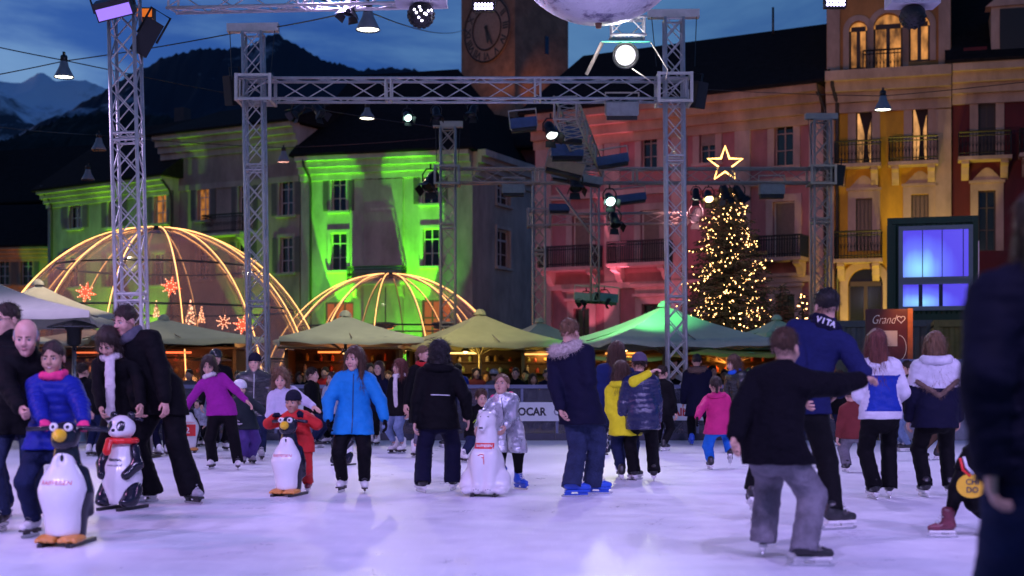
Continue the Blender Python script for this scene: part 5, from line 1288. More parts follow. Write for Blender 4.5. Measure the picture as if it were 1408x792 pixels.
def skate(kind, parent, pos, yaw, s, pitch=0., low=False):
    """boot with blade holder, blade and laces; origin under the ankle on the ice, toe along -y"""
    key = (kind, low)
    if key not in _sk:
        d = SDF(); hard = kind in ('blue','black','red','grey')
        d.cap((0,.035,.115),(0,-.10,.098),.040,.036,m=0,flat=((0,0,1),1.0)); d.cap((0,-.10,.098),(0,-.165,.092),.038,.030,k=.03); d.cap((0,.020,.13),(0,.018,.17 if low else .235),.045,.047,k=.04); d.cap((0,-.02,.14),(0,-.0,.17 if low else .22),.038,.040,k=.03)
        if not low: d.cap((0,-.012,.245),(0,.022,.245),.043,.043,k=.02); d.cap((0,-.035,.18),(0,-.03,.268),.022,.026,k=.02)
        d.cap((0,-.03,.14),(0,-.02,.17),.03,.03,k=.02); d.cut_plane((0,0,.066),(0,0,-1),.004)
        V, Q, M_ = d.mesh(.011)
        so = MB()
        if hard:
            so.box(-.03,.03,-.18,.065,.05,.070)
            for y0, y1 in ((-.165,-.06),(.0,.075)):
                so.add([(-.02,y0,.051),(.02,y0,.051),(.02,y1,.051),(-.02,y1,.051),(-.006,y0+.012,.022),(.006,y0+.012,.022),(.006,y1-.012,.022),(-.006,y1-.012,.022)],[(3,2,1,0),(4,5,6,7),(0,1,5,4),(1,2,6,5),(2,3,7,6),(3,0,4,7)])
            so.box(-.005,.005,-.165,.075,.018,.03)
        else:
            so.box(-.032,.032,-.185,-.03,.055,.070); so.box(-.03,.03,-.0,.075,.040,.070); so.box(-.012,.012,-.15,-.07,.03,.056); so.box(-.012,.012,.01,.06,.03,.041)
        bl = MB(); M = Matrix(((0,0,1,-.0022),(1,0,0,0),(0,1,0,0),(0,0,0,1)))
        bl.prism([(-.205,.022),(-.195,.006),(-.17,.0),(.09,.0),(.105,.008),(.10,.02),(.08,.03),(-.16,.03)] , M, .0044)
        la = MB()
        for i in range(3 if low else 6):
            t = i/5; y = -.115+.075*t; z = .138+.105*t if t > .0 else .138; y2 = y+(.03 if t > .5 else 0); la.tube([(-.03,y+.02,z-.006),(0,y-.005-.004,z+.012),(.03,y+.02,z-.006)], .0042, 4)
        sm = SKC[kind]
        hold = {'black':SKC['white'],'red':SKC['white'],'grey':SKC['black'],'blue':SKC['blue'],'white':m_sole}[kind]
        o1 = mesh_obj('ice_skate', V, Q, sm, None, True); o2 = so.build('blade_holder', hold, o1); o3 = bl.build('blade', m_blade, o1); o4 = la.build('laces', m_lace if kind != 'white' else m_lace2, o1)
        o1['proto'] = 1; _sk[key] = o1; del o1['proto']; r = o1; r.parent = parent
    else: r = copy_tree(_sk[key], parent)
    r.location = pos; r.rotation_euler = (pitch, 0, yaw); r.scale = (s, s, s); return r
def ik(a, t, l1, l2, pole):
    a = Vector(a); t = Vector(t); d = t-a; L = d.length; L2 = min(max(L, abs(l1-l2)+.02), (l1+l2)*.995); dn = d.normalized(); t2 = a+dn*L2
    x = (l1*l1-l2*l2+L2*L2)/(2*L2); h = math.sqrt(max(l1*l1-x*x, 0)); p = Vector(pole); p = p-dn*p.dot(dn); p = p.normalized() if p.length > 1e-5 else dn.orthogonal()
    return a+dn*x+p*h, t2
def hand_sdf(W, d, nrm, side, s, pose, m):
    """palm, four jointed fingers and a thumb off the side of the palm"""
    d = Vector(d).normalized(); n = Vector(nrm); n = (n-d*n.dot(d)).normalized(); x = d.cross(n)*side   # x points to the thumb
    S = SDF(); W = Vector(W)
    S.cap(W-d*.05*s, W+d*.01*s, .024*s, .023*s, m=m); S.cap(W+d*.015*s+x*.008*s, W+d*.075*s+x*.014*s, .021*s, .019*s, k=.015*s, m=m, flat=(n,1.25)); S.cap(W+d*.015*s-x*.012*s, W+d*.07*s-x*.018*s, .020*s, .018*s, k=.02*s, m=m, flat=(n,1.25))
    c0, c1, c2 = dict(relax=(18,28,22), grip=(62,78,50), flat=(5,8,8), fist=(80,85,60))[pose]
    for i, (o, L) in enumerate(((.031,.072),(.0105,.080),(-.0105,.074),(-.031,.058))):
        p = W+(d*(.088-.004*abs(i-1.2))+x*o)*s; a = 0
        for ang, f in ((c0+4*i,.44),(c1+3*i,.32),(c2,.24)):
            a += R(ang); q = p+(d*math.cos(a)-n*math.sin(a)+x*(.10*(1.5-i)/1.5 if pose in ('flat','relax') else 0)).normalized()*(L*f*s)
            S.cap(p, q, .0092*s, .0082*s, k=.004*s, m=m); p = q
    t0 = W+(d*.022+x*.024-n*.004)*s; t1 = t0+(d*.030+x*.026-n*.012)*s; t2 = t1+(d*.030+x*(.006 if pose != 'grip' else -.014)-n*(.010 if pose != 'grip' else .02))*s; 
    S.cap(t0, t1, .0135*s, .0115*s, k=.012*s, m=m); S.cap(t1, t2, .0105*s, .0085*s, k=.005*s, m=m)
    return S
def strands(V, Q, n, L, wd, seed, down=.8, out=.35, curl=0.):
    """thin loose strands rooted on a hair or fur surface"""
    rs = np.random.RandomState(seed); c = V[Q].mean(1); nrm = np.cross(V[Q[:,2]]-V[Q[:,0]], V[Q[:,3]]-V[Q[:,1]]); nrm /= np.linalg.norm(nrm, axis=1)[:,None]+1e-9
    i = rs.randint(0, len(Q), n); p = c[i]; nn = nrm[i]; g = np.array([0,0,-1.])
    d = nn*out+g*down+rs.normal(size=(n,3))*(.22+curl); d /= np.linalg.norm(d, axis=1)[:,None]; sv = np.cross(d, nn+rs.normal(size=(n,3))*.2); sv /= np.linalg.norm(sv, axis=1)[:,None]+1e-9
    l = (L*(.4+rs.rand(n)))[:,None]; w = wd
    a, b = p-nn*.004-sv*w, p-nn*.004+sv*w; e = p+d*l*.55+nn*.002; t = p+d*l+g*l*.15
    VV = np.stack([a, b, e+sv*w*.7, t, e-sv*w*.7], 1).reshape(-1,3); k = np.arange(n)*5
    return VV.astype(np.float32), np.concatenate([np.stack([k,k+1,k+2,k+4],1), np.stack([k+4,k+2,k+3,k+3],1)])
def add_strands(V, Q, *a, **k):
    v2, q2 = strands(V, Q, *a, **k); return np.concatenate([V, v2]), np.concatenate([Q, q2+len(V)])
def tri_fix(Q): return Q

def _eye():
    n = 12; V = []; Q = []; M_ = []; r = .0122; th = [0.02,.38,.62,.9,1.4,2.0]
    for i, t in enumerate(th):
        for k in range(n): a = 2*PI*k/n; V.append((r*math.sin(t)*math.cos(a), -r*math.cos(t), r*math.sin(t)*math.sin(a)))
    for i in range(len(th)-1):
        for k in range(n): Q.append((i*n+k, i*n+(k+1)%n, (i+1)*n+(k+1)%n, (i+1)*n+k)); M_.append(3 if i < 2 else 2)
    return np.array(V, dtype=np.float32), np.array(Q), np.array(M_)
EYE = _eye()
PEOPLE = []
def person(label, f, head, top=None, pants=None, hair=('short','dark'), H=None, yaw=0, D=None, lean=0, hands=(None,None), feet=None, skates='black', skin='a', look=(0,0), hat=None, scarf=None, gloves=None, hem=.02, bulk=0., puff=0., flare=1., legpad=0., hood=None, hoodmat=None, pose=('relax','relax'), smile=False, collar=True, elbow=None, group='skaters on the ice', glasses=False, stance=.10, kid=None, zip_=None, extra=None, toe=(8,8), girl=False, patch=None, crouch=False, pel_px=None):
    """f = photo pixel on the ice between the feet; head = photo pixel of the top of the head"""
    seed = len(PEOPLE)*7+3; PEOPLE.append(label)
    if D is None: D = GD(f[1])
    X = (f[0]-CX)/F*D; root = empty('person', (X, D, .012), R(yaw), label, 'person', group)
    Wm = Matrix.Translation((X, D, .012)) @ Matrix.Rotation(R(yaw), 4, 'Z'); Wi = Wm.inverted()
    ht = Wi @ P(head[0], head[1], D)                     # head top in body frame
    if H is None: H = ht.z/max(.6, math.cos(R(lean))*.5+.5)
    s = H/1.75; kf = 1+.24*min(max((1.75-H)/.75, 0), 1) if kid is None else kid
    hs = (.158+.054*H)/.235                                # head scale
    hr = max(.0045, D*.0005); br = max(.010, D*.0011)
    up = Vector((0,0,1)); fwd = Vector((0,-1,0)); lf = Vector((1,0,0))
    # ---- feet and pelvis
    if lean == 0 and skates is not None: lean = (seed*13 % 7)+1
    facing = math.cos(R(yaw)) >= 0
    ssc = max(.72, .35+.65*s)
    ank_z = .135*ssc
    ft = [None, None]                                      # 0: image left, 1: image right
    for i in (0, 1):
        sx = (-1 if i == 0 else 1)*(1 if facing else -1)
        if feet and feet[i]:
            fx, fy = feet[i][:2]; rz_ = feet[i][2] if len(feet[i]) > 2 else 0; dd = feet[i][3] if len(feet[i]) > 3 else 0
            w_ = Vector(((fx-CX)/F*(D+dd), D+dd, .012+rz_)) if (rz_ or dd or len(feet[i]) > 2) else Vector((*G(fx,fy), .012))
            p = Wi @ w_
        else: p = Vector((sx*stance*s*.8, .0, 0))
        ft[i] = (p, sx)
    side_of = {ft[0][1]: 0, ft[1][1]: 1}
    a = R(lean); pel_xy = (ft[0][0]+ft[1][0])*.5
    if pel_px: q = Wi @ Vector(((pel_px-CX)/F*D, Wm.translation.y, 0)); pel_xy = Vector((q.x, q.y, 0))
    T = .285*H; N = H-.815*H
    hx, hy_ = ht.x, ht.y
    fdist = math.sin(a)*T+math.sin(a*.6)*N*.8
    if facing or True:
        # sideways tilt so that the head lands over its pixel; depth offset follows the lean
        cosv, sinv = math.cos(R(yaw)), math.sin(R(yaw))
        tx = hx-(pel_xy.x); ty = -fdist
        # the photo fixes the head only across the view: split into body axes
        across = (Wm.to_3x3() @ Vector((hx,hy_,0))).x-(Wm.to_3x3() @ Vector((pel_xy.x,pel_xy.y,0))).x
        acr_lean = (Wm.to_3x3() @ Vector((0,-fdist,0))).x
        rest = across-acr_lean
        off = Wm.to_3x3().inverted() @ Vector((rest,0,0))
    hyaw, hpit = R(look[0]), R(look[1])                    # look: turn to the person's left(+), down(+)
    Rh = Matrix.Rotation(hyaw, 4, 'Z') @ Matrix.Rotation(hpit, 4, 'X'); hup = (Rh.to_3x3() @ Vector((0,0,1)))
    acc, pza = Vector((0,0,0)), 0.
    for it in range(6):                                     # settle the trunk until the head covers its pixel
        dv = Vector((off.x*.85+acc.x, -math.sin(a)*(T+N*.6)+off.y*.85+acc.y, 0)); hl = min(dv.length, (T+N)*.95)
        u = (dv.normalized()*hl+Vector((0,0,math.sqrt(max((T+N)**2-hl*hl, .01))))).normalized() if dv.length > 1e-4 else Vector((0,0,1))
        pz = ht.z-u.z*T-N*max(.75, u.z)+pza
        pel = Vector((pel_xy.x+off.x*.15+acc.x*.15, pel_xy.y+off.y*.15+acc.y*.15, 0)); maxz = 9
        for i in (0,1):
            q = ft[i][0]; dxy = math.hypot(q.x-pel.x-ft[i][1]*.05*H, q.y-pel.y); maxz = min(maxz, q.z+ank_z+math.sqrt(max((.472*H)**2-dxy*dxy, .05)))
        pel.z = min(pz, maxz); sh = pel+u*T; nb = sh+u*.015*H
        fw = (fwd-u*fwd.dot(u)).normalized(); lt = u.cross(fw); lt = lt if lt.x > 0 else -lt
        hc = nb+u*(.046*H)+Vector((0,-.02*s,0))+hup*(.105*hs)+fw*(.02*H*math.sin(a))
        R3 = Wm.to_3x3(); wc = Wm @ hc; wt = P(head[0], head[1], wc.y)
        acc += R3.inverted() @ Vector(((wt.x-wc.x)*.8, 0, 0)); pza += (wt.z-.012-(hc.z+.118*hs*max(.8,hup.z)))*.8
    Hm = Matrix.Translation(hc) @ Rh @ Matrix.Scale(hs, 4)
    HmN = np.array(Hm, dtype=np.float32)
    tohead = lambda V: (V @ HmN[:3,:3].T+HmN[:3,3]).astype(np.float32)
    # ---- limbs
    hipz = .0
    legs = {}
    for i in (0,1):
        p, sx = ft[i]; hip = pel+lt*(sx*.052*H); ank = Vector((p.x, p.y+.0, p.z+ank_z))
        knee, ank2 = ik(hip, ank, .254*H, .241*H, fwd+lt*sx*.18)
        legs[i] = (hip, knee, ank2, p)
    arms = {}
    shw = (.102 if not girl else .096)*H*(1 if kf < 1.1 else .97)
    for i in (0,1):
        sx = ft[i][1]; so = sh+lt*(sx*shw)-u*.012*H
        if hands[i] is None: t = so+Vector((sx*.055*H, -.03*H, -.325*H))+fw*.04
        else:
            q = hands[i]; t = Wi @ P(q[0], q[1], D+(q[2] if len(q) > 2 else 0))
        pole = Vector((sx*.55, .75, -.5)) if not elbow or elbow[i] is None else Vector(elbow[i])
        el, wr = ik(so, t, .168*H, .150*H, pole); arms[i] = (so, el, wr, sx)
    # ---- body: head, neck, hands and the trunk and limbs under the clothes, one mesh
    hd = SDF()
    hd.ell((0,.012,.03),(.073,.092,.088)).ell((0,-.03,-.045),(.054,.060,.074),k=.035).ell((0,-.064,-.098),(.021,.018,.016),k=.028)
    for q in (-1,1):
        hd.ell((q*.036,-.062,-.032),(.024,.024,.024),k=.03).ell((q*.076,.012,-.008),(.009,.018,.029),k=.01).ell((q*.079,.002,-.008),(.006,.012,.02),k=.006)
        hd.cut_ell((q*.030,-.102,.004),(.019,.017,.012),k=.014); 
    hd.cap((0,-.084,.012),(0,-.106,-.026),.0085,.0125,k=.014); hd.ell((.010,-.098,-.029),(.008,.009,.007),k=.008); hd.ell((-.010,-.098,-.029),(.008,.009,.007),k=.008)
    for q in (-1,1): hd.cap((q*.018,-.083,.0115),(q*.042,-.078,.0105),.0072,.0066,k=.006); hd.cap((q*.013,-.094,.021),(q*.046,-.083,.022),.0048,.0038,k=.004,m=4); pass
    hd.ell((0,-.087,-.058),(.019 if not smile else .026,.0105,.0046),k=.006,m=1).ell((0,-.086,-.066),(.016,.0115,.0050),k=.006,m=1)
    if smile: hd.paint((0,-.099,-.0615),(.018,.012,.0030),5)
    nk = .050 if H > 1.5 and not girl else .044
    hd.cap((0,.018,-.07),(0,.030,-.19),nk,nk*1.05,k=.03)
    V, Q, M_ = hd.mesh(hr/hs); V = tohead(V); parts = [(V, Q, M_)]
    for q in (-1,1): ev, eq, em = EYE; parts.append((tohead(ev+np.array([q*.030,-.0785,.001],dtype=np.float32)), eq, em))
    tr = SDF()
    tr.cap(pel, pel+u*T*.5, .075*H, .07*H, k=.05, flat=(fw,1.5)).cap(pel+u*T*.5, sh-u*.05*H, .07*H, .078*H, k=.05, flat=(fw,1.5)).cap(sh-u*.02*H, nb+u*.03*H, .045*H, .03*H, k=.03)
    for i in (0,1):
        hip, kn, an, p = legs[i]; tr.cap(hip, kn, .034*H, .030*H, k=.03).cap(kn, an, .030*H, .022*H, k=.02)
        so, el, wr, sx = arms[i]; tr.cap(sh, so, .035*H, .03*H, k=.03).cap(so, el, .027*H, .022*H, k=.02).cap(el, wr, .022*H, .017*H, k=.015)
    parts.append(tr.mesh(max(.02, br*1.5)))
    # ---- hands (bare hands belong to the body, gloves are a part)
    for i in (0,1):
        so, el, wr, sx = arms[i]; d = (wr-el).normalized(); 
        pn = Vector((sx*-1,0,0)) if abs(d.z) > .5 else Vector((0,0,-1)); n = -pn
        hs_ = hand_sdf(wr, d, n, sx if abs(d.z) > .5 else sx, .58+.42*s, pose[i], 0)
        hv = hs_.mesh(max(.0042, D*.00036))
        if gloves: mesh_obj('glove', hv[0], hv[1], gloves, root, True)
        else: parts.append(hv)
    V, Q, M_ = join(parts)
    mesh_obj('body', V, Q, [SKIN[skin], m_lip, m_eyew, m_iris, HAIR[hair[1]] if hair[1] != 'grey' else HAIR['brown'], m_teeth], root, True, M_)
    # ---- trousers
    if pants is not None:
        tg = SDF(); pb = (.088+.006*(girl))*H*(.85+.15*kf)
        tg.cap(pel+u*.05*H, pel-up*.03*H, pb, pb*1.02, k=.05, flat=(fw,1.35))
        for i in (0,1):
            hip, kn, an, p = legs[i]; e = an+(an-kn).normalized()*(.025*H if flare > 1 else (.008*H if flare >= 1 else -.045*H))
            tg.cap(hip, kn, (.060*kf+legpad*.5)*H, (.045*kf+legpad)*H, k=.045).cap(kn, e, (.045*kf+legpad)*H, (.040*flare+legpad)*H, k=.02)
        tg.folds(.012*(1 if flare >= 1 else .35)*max(.7,s), (5,5,10), seed).noise(.003, (9,9,16), seed+1)
        for i in (0,1):
            hip, kn, an, p = legs[i]; dn = (an-kn).normalized(); rr = .11*ssc; tg.cut_ell(an+dn*((.015 if flare > 1 else -.0 if flare >= 1 else -.05)*H+rr)+fwd*.02, (rr*1.1,rr*1.25,rr), k=.008)
        if top is not None and not crouch: tg.cut_plane(pel-up*(hem*H-.035), up, .004)
        V, Q, M_ = tg.mesh(br); mesh_obj('trousers', V, Q, pants, root, True)
    # ---- skates
    for i in (0,1):
        hip, kn, an, p = legs[i]; sx = ft[i][1]; sh_ = (an-kn).normalized(); raised = p.z > .03
        k = skates[i] if isinstance(skates, (list,tuple)) else skates
        if k is None: continue
        pit = max(-1.0, min(1.0, math.atan2(sh_.y, -sh_.z)))*(.9 if raised else 0.)
        yw = R(toe[i]*sx); pos = Vector((an.x, an.y, an.z-ank_z)) if not raised else an-Matrix.Rotation(pit,3,'X') @ Vector((0,0,ank_z))
        skate(k, root, pos, yw, ssc, pit, flare >= 1)
    # ---- jacket
    jk = None
    if top is not None:
        jk = SDF(); b_ = bulk*H; cw = (.087 if not girl else .083)*H*kf**.8
        qd = (puff, .075*max(.75,s)) if puff else None; qa = (puff*.7, .06*max(.75,s)) if puff else None
        wst = pel+u*.10*H; hemc = pel-up*(hem*H)+(u-up)*.0
        pbj = (.088+.006*girl)*H*(.85+.15*kf)+.010*H; jk.cap(wst, hemc-up*.03*H, max(cw*.94+b_, pbj*.97), max(cw*(1.02+hem*1.1)+b_, pbj*1.06), k=.05, flat=(fw,1.38), quilt=qd).cap(wst, sh-u*.045*H, cw*.94+b_, cw*1.08+b_, k=.06, flat=(fw,1.42), quilt=qd)
        for i in (0,1):
            hip, kn, an, p = legs[i]; ftg = min(1, hem/.245+.2); tr_ = (.060*kf+legpad*.5)*H+.014; jk.cap(hip+u*.02*H, hip+(kn-hip)*ftg, tr_, tr_*.95+b_*.5, k=.06)
        jk.cut_plane(hemc, -up, .012)
        jk.cap(sh+lt*shw*.62-u*.012*H, sh-lt*shw*.62-u*.012*H, .047*H+b_*.7, .047*H+b_*.7, k=.055, flat=(fw,1.1))
        for i in (0,1):
            so, el, wr, sx = arms[i]; e = wr-(wr-el).normalized()*.012*H
            jk.cap(so, el, (.041*kf**.7)*H+b_*.7, (.034*kf**.7)*H+b_*.6, k=.035, quilt=qa).cap(el, e, (.034*kf**.7)*H+b_*.6, (.027*kf**.6)*H+b_*.4, k=.02, quilt=qa)
        if collar: jk.cap(nb+u*.006*H, nb+u*.035*H+fw*.008*H, .050*H*kf**.5, .046*H*kf**.5, k=.02)
        if hood == 'up':
            pass
        elif hood:
            jk.cap(nb-fw*.055*H-u*.01*H+lt*.035*H, nb-fw*.055*H-u*.01*H-lt*.035*H, .036*H, .036*H, k=.03)
        jk.folds(.013*max(.7,s) if not puff else .005, (5,5,9), seed+2).noise(.004, (9,9,14), seed+3)
        tops = top if isinstance(top, (list,tuple)) else [top]
        if patch: 
            for c_, r_, mi in patch(pel, sh, u, fw, lt, H, arms): jk.paint(c_, r_, mi)
        V, Q, M_ = jk.mesh(br*.6 if patch else br)
        mesh_obj('jacket', V, Q, list(tops), root, True, M_ if patch else None)
        if zip_:
            pts = []
            for i in range(14):
                c0 = pel-up*hem*H*.8; o_ = c0.lerp(nb+u*.02*H, i/13)+fw*.5
                hp_ = jk.hit(o_, -fw)
                if hp_ is not None: pts.append(hp_+fw*.004)
            if len(pts) > 2: MB().tube(pts, .0055*max(.8,s), 5).build('zip', zip_, root)
        if hood and hood != 'up':
            hm_ = hoodmat or (tops[0]); hk = SDF(); c = nb-fw*.03*H+u*.012*H; n = 9; rr = .072*H*kf**.6
            for i in range(n):
                t0 = PI*(-.12+1.24*i/n); t1 = PI*(-.12+1.24*(i+1)/n)
                q = lambda t: c+lt*(rr*math.cos(t))-fw*(rr*.85*math.sin(t))+u*(.012*H*(1-math.sin(t)))
                hk.cap(q(t0), q(t1), .030*H if hood == 'fur' else .026*H, None, k=.02)
            if hood == 'fur': hk.noise(.008, (16,16,16), seed+9)
            V, Q, M_ = hk.mesh(br*.8)
            if hood == 'fur': V, Q = add_strands(V, Q, 900, .035, .0022, seed, down=.1, out=1., curl=.3)
            mesh_obj('fur_trim' if hood == 'fur' else 'hood', V, Q, hm_, root, True)
    # ---- scarf
    if scarf:
        sm, hang = scarf; k_ = SDF(); rr = .052*H*kf**.4; c = nb+u*.03*H+fw*.008*H
        for lay in range(2):
            n = 10
            for i in range(n):
                t0, t1 = 2*PI*i/n, 2*PI*(i+1)/n; q = lambda t: c+lt*(rr*math.cos(t))+fw*(rr*math.sin(t))+u*(.016*H*(lay-.5)+.008*H*math.sin(t+lay*2))
                k_.cap(q(t0), q(t1), .019*H, None, k=.012)
        if hang:
            p = c+fw*(rr+.02*H)-u*.02*H
            for j in range(5):
                e = p-Vector((0,0,1))*hang*.2+fw*(.008 if j < 2 else -.01)+lt*.006*math.sin(j*2)
                k_.cap(p, e, .026*H, .028*H, k=.02, flat=(fw,2.0)); p = e
        k_.noise(.004, (14,14,6), seed+5); V, Q, M_ = k_.mesh(br*.75); mesh_obj('scarf', V, Q, sm, root, True)
    # ---- hair, hat
    style, colr = hair; hm_ = HAIR[colr]; hk = SDF()
    if style != 'none':
        if style == 'bald':
            hk.ell((0,.022,.018),(.084,.096,.080)); hk.cut_plane((0,0,.052),(0,.35,1),.01); hk.cut_plane((0,-.015,0),(0,-1,.2),.01)
        else:
            g_ = {'short':.0,'long':.004,'curly':.016,'bob':.008,'tied':.0}[style]
            hk.ell((0,.018,.044),(.080+g_,.098+g_,.088+g_))
            hk.cut_ell((0,-.112,-.030),(.068,.078,.108 if style != 'short' else .098),k=.012)
            if style == 'short': hk.cut_plane((0,.02,-.055),(0,-.5,-1),.012)
            if style in ('short','tied'): hk.cut_ell((0,-.03,-.10),(.2,.06,.095),k=.01)
            if style in ('long','bob','curly'):
                L = {'long':.27,'bob':.12,'curly':.10}[style]
                for q in (-1,1):
                    hk.cap((q*.066,.0,.05),(q*.076,-.012,-.07),.024+g_*.6,.026+g_*.6,k=.03); hk.cap((q*.076,-.012,-.07),(q*.088,-.03 if style == 'long' else -.01,-.05-L*.75),.026+g_*.5,.020+g_*.5,k=.02)
                hk.cap((0,.062,.03),(0,.092,-.06-L),.070+g_,.066,k=.04,flat=((0,1,0),1.5)); 
                for q in (-.5,.5): hk.cap((q*.09,.07,-.02),(q*.13,.078,-.07-L),.035,.022,k=.03)
            if style == 'tied': hk.ell((0,.11,.02),(.03,.035,.04),k=.02); hk.cap((0,.12,.0),(0,.13,-.14),.022,.012,k=.02)
        if style == 'curly': hk.noise(.012, (10,10,10), seed+4).noise(.006,(22,22,22),seed+6)
        else: hk.noise(.009 if style != 'bald' else .002, (13,13,2.2), seed+4)
        if hat and hat[0] in ('beanie','helmet'): hk.cut_plane((0,0,.03),(0,0,1),.01)
        V, Q, M_ = hk.mesh(max(hr*1.2,.006)/hs)
        if len(Q):
            if D < 24: V, Q = add_strands(V, Q, {'short':900,'bald':300,'tied':700}.get(style,1700), {'short':.024,'bald':.012,'tied':.026,'curly':.045}.get(style,.085), .0016*max(1,D/12), seed, down=.75 if style not in ('curly','short') else .35, out=.5 if style in ('curly','short') else .22, curl=.35 if style == 'curly' else .0)
            mesh_obj('hair', tohead(V), Q, hm_, root, True)
    if hat:
        kind, m1 = hat[0], hat[1]; k_ = SDF()
        if kind == 'beanie': k_.ell((0,.016,.050),(.086,.104,.088)).cut_plane((0,0,.026),(0,.12,-1),.006).ell((0,.014,.036),(.090,.107,.020),k=.008)
        else: k_.ell((0,.012,.042),(.100,.122,.096)).cut_plane((0,0,.012),(0,.1,-1),.006).ell((0,.010,.022),(.105,.126,.012),k=.01)
        k_.noise(.0025 if kind == 'beanie' else .0006, (9,9,9), seed+8); V, Q, M_ = k_.mesh(max(hr,.006)/hs); mesh_obj('knit_cap' if kind == 'beanie' else 'helmet', tohead(V), Q, m1, root, True)
        if kind == 'helmet':
            st = MB().tube([Hm @ Vector(p) for p in ((.082,-.01,.02),(.066,-.04,-.08),(0,-.055,-.118),(-.066,-.04,-.08),(-.082,-.01,.02))], .006, 5); st.build('chin_strap', m_black, root)
    if glasses:
        g = MB()
        for q in (-1,1): g.tube([Hm @ Vector((q*.031+.024*math.cos(t), -.104, .002+.017*math.sin(t))) for t in [2*PI*i/14 for i in range(14)]], .0022, 5, closed=True); g.tube([Hm @ Vector((q*.055,-.103,.004)), Hm @ Vector((q*.08,-.03,.006)), Hm @ Vector((q*.082,.02,.0))], .002, 5)
        g.tube([Hm @ Vector((-.008,-.105,.004)), Hm @ Vector((.008,-.105,.004))], .002, 5); g.build('glasses', m_black, root)
    return root, dict(pel=pel, sh=sh, nb=nb, u=u, fw=fw, lt=lt, H=H, D=D, arms=arms, legs=legs, jk=jk, Hm=Hm, Wm=Wm)
# ---------------------------------------------------------------- skating aids
m_pw = mat('glossy white fibreglass', (.74,.73,.74), .22, var=.06, vscale=5); m_pk = mat('glossy black fibreglass', (.012,.012,.022), .2, var=.2); m_po = mat('orange fibreglass', (.60,.24,.05), .35, var=.15); m_py = mat('yellow fibreglass', (.80,.50,.02), .3, var=.1); m_pr = mat('red paint', (.72,.02,.02), .35); m_run = mat('black runner', (.02,.02,.02), .4)
def penguin(px, py, hpx, label, yaw=0, words=True, hl_=.20):
    D = GD(py); s = hpx/F*D/.88; root = empty('penguin_skating_aid', ((px-CX)/F*D, D, .012), R(yaw), label, 'skating aid', 'penguin skating aids'); root.scale = (s,s,s); h = max(.008, D*.0011/s)
    S = SDF().cap((0,0,.10),(0,.0,.36),.138,.168,k=.05,flat=((0,1,0),1.15)).cap((0,0,.36),(0,.01,.585),.168,.085,k=.08,flat=((0,1,0),1.1)).cap((0,.01,.58),(0,.0,.70),.072,.078,k=.05)
    for q in (-1,1): S.cap((q*.125,.03,.50),(q*.165,.04,.22),.03,.022,k=.04,flat=((1,0,0),1.4))
    S.cut_plane((0,0,.055),(0,0,-1)); V, Q, M_ = S.mesh(h); mesh_obj('body', V, Q, m_pk, root, True)
    B = SDF().cap((0,-.045,.12),(0,-.05,.38),.124,.150,k=.05,flat=((0,1,0),1.05)).cap((0,-.05,.38),(0,-.045,.56),.150,.080,k=.08,flat=((0,1,0),1.05)).cut_plane((0,0,.068),(0,0,-1)); B.cut_ell((0,-.16,.60),(.036,.09,.065)); V, Q, M_ = B.mesh(h); mesh_obj('belly', V, Q, m_pw, root, True)
    Hd = SDF().ell((0,-.005,.76),(.098,.098,.088)).ell((0,-.035,.70),(.085,.075,.055),k=.04); V, Q, M_ = Hd.mesh(h); mesh_obj('head', V, Q, m_pk, root, True)
    for q in (-1,1):
        T = Matrix.Translation((q*.052,-.098,.81)) @ Matrix.Rotation(R(80),4,'X') @ Matrix.Rotation(R(q*14),4,'Y')
        e = MB().lathe([(0,.010),(.020,.009),(.028,.005),(.030,-.012)], 18, T @ Matrix.Scale(1.0,4)).build('eye', m_pw, root); MB().lathe([(0,.013),(.012,.0125),(.015,.008)], 12, T @ Matrix.Translation((-q*.004,.0,0))).build('pupil', m_pk, e)
    bk = SDF().ell((0,-.115,.755),(.046,.050,.043)).cap((0,-.13,.75),(0,-.165,.742),.03,.018,k=.03); V, Q, M_ = bk.mesh(.007); mesh_obj('beak', V, Q, m_py, root, True)
    for q in (-1,1):
        ft = SDF().ell((q*.078,-.075,.052),(.085,.115,.030)); 
        for t in (-1,0,1): ft.cap((q*.078+t*.042,-.10,.045),(q*.078+t*.052,-.185,.04),.026,.02,k=.02)
        ft.cut_plane((0,0,.028),(0,0,-1),.003); V, Q, M_ = ft.mesh(max(.009,h)); mesh_obj('foot', V, Q, m_po, root, True)
        MB().box(q*.10-.018,q*.10+.018,-.22,.26,-.0,.027).build('runner', m_run, root)
        MB().tube([(q*.06,.02,.80),(q*.12,.03,.80),(q*hl_,.03,.79)], [.016,.017,.017], 10).build('handle', m_pk, root)
    if words: wrap_text(B, 'RAIFFEISEN', .036, (0,-.1,.42), (0,-1,0), (0,0,1), m_pr, root, width=.15, bold=.0012) if False else wrap_on(B, 'RAIFFEISEN', .042, (0,0,.435), mat('faded red print', (.62,.04,.07), .5), root, .205, 0)
    return root
def wrap_on(S, word, size, c, m, root, width, bold=.0012, off=.003):
    vs, fs = text_polys(word, size, bold); k = width/(max(v.x for v in vs)-min(v.x for v in vs)); out = []
    for v in vs:
        q = Vector((c[0]+v.x*k, -.6, c[2]+v.y)); hp_ = S.hit(q, (0,1,0), 1.2); out.append((hp_ if hp_ is not None else Vector((q.x,-.2,q.z)))+Vector((0,-off,0)))
    return MB().add(out, fs).build('lettering', m, root)
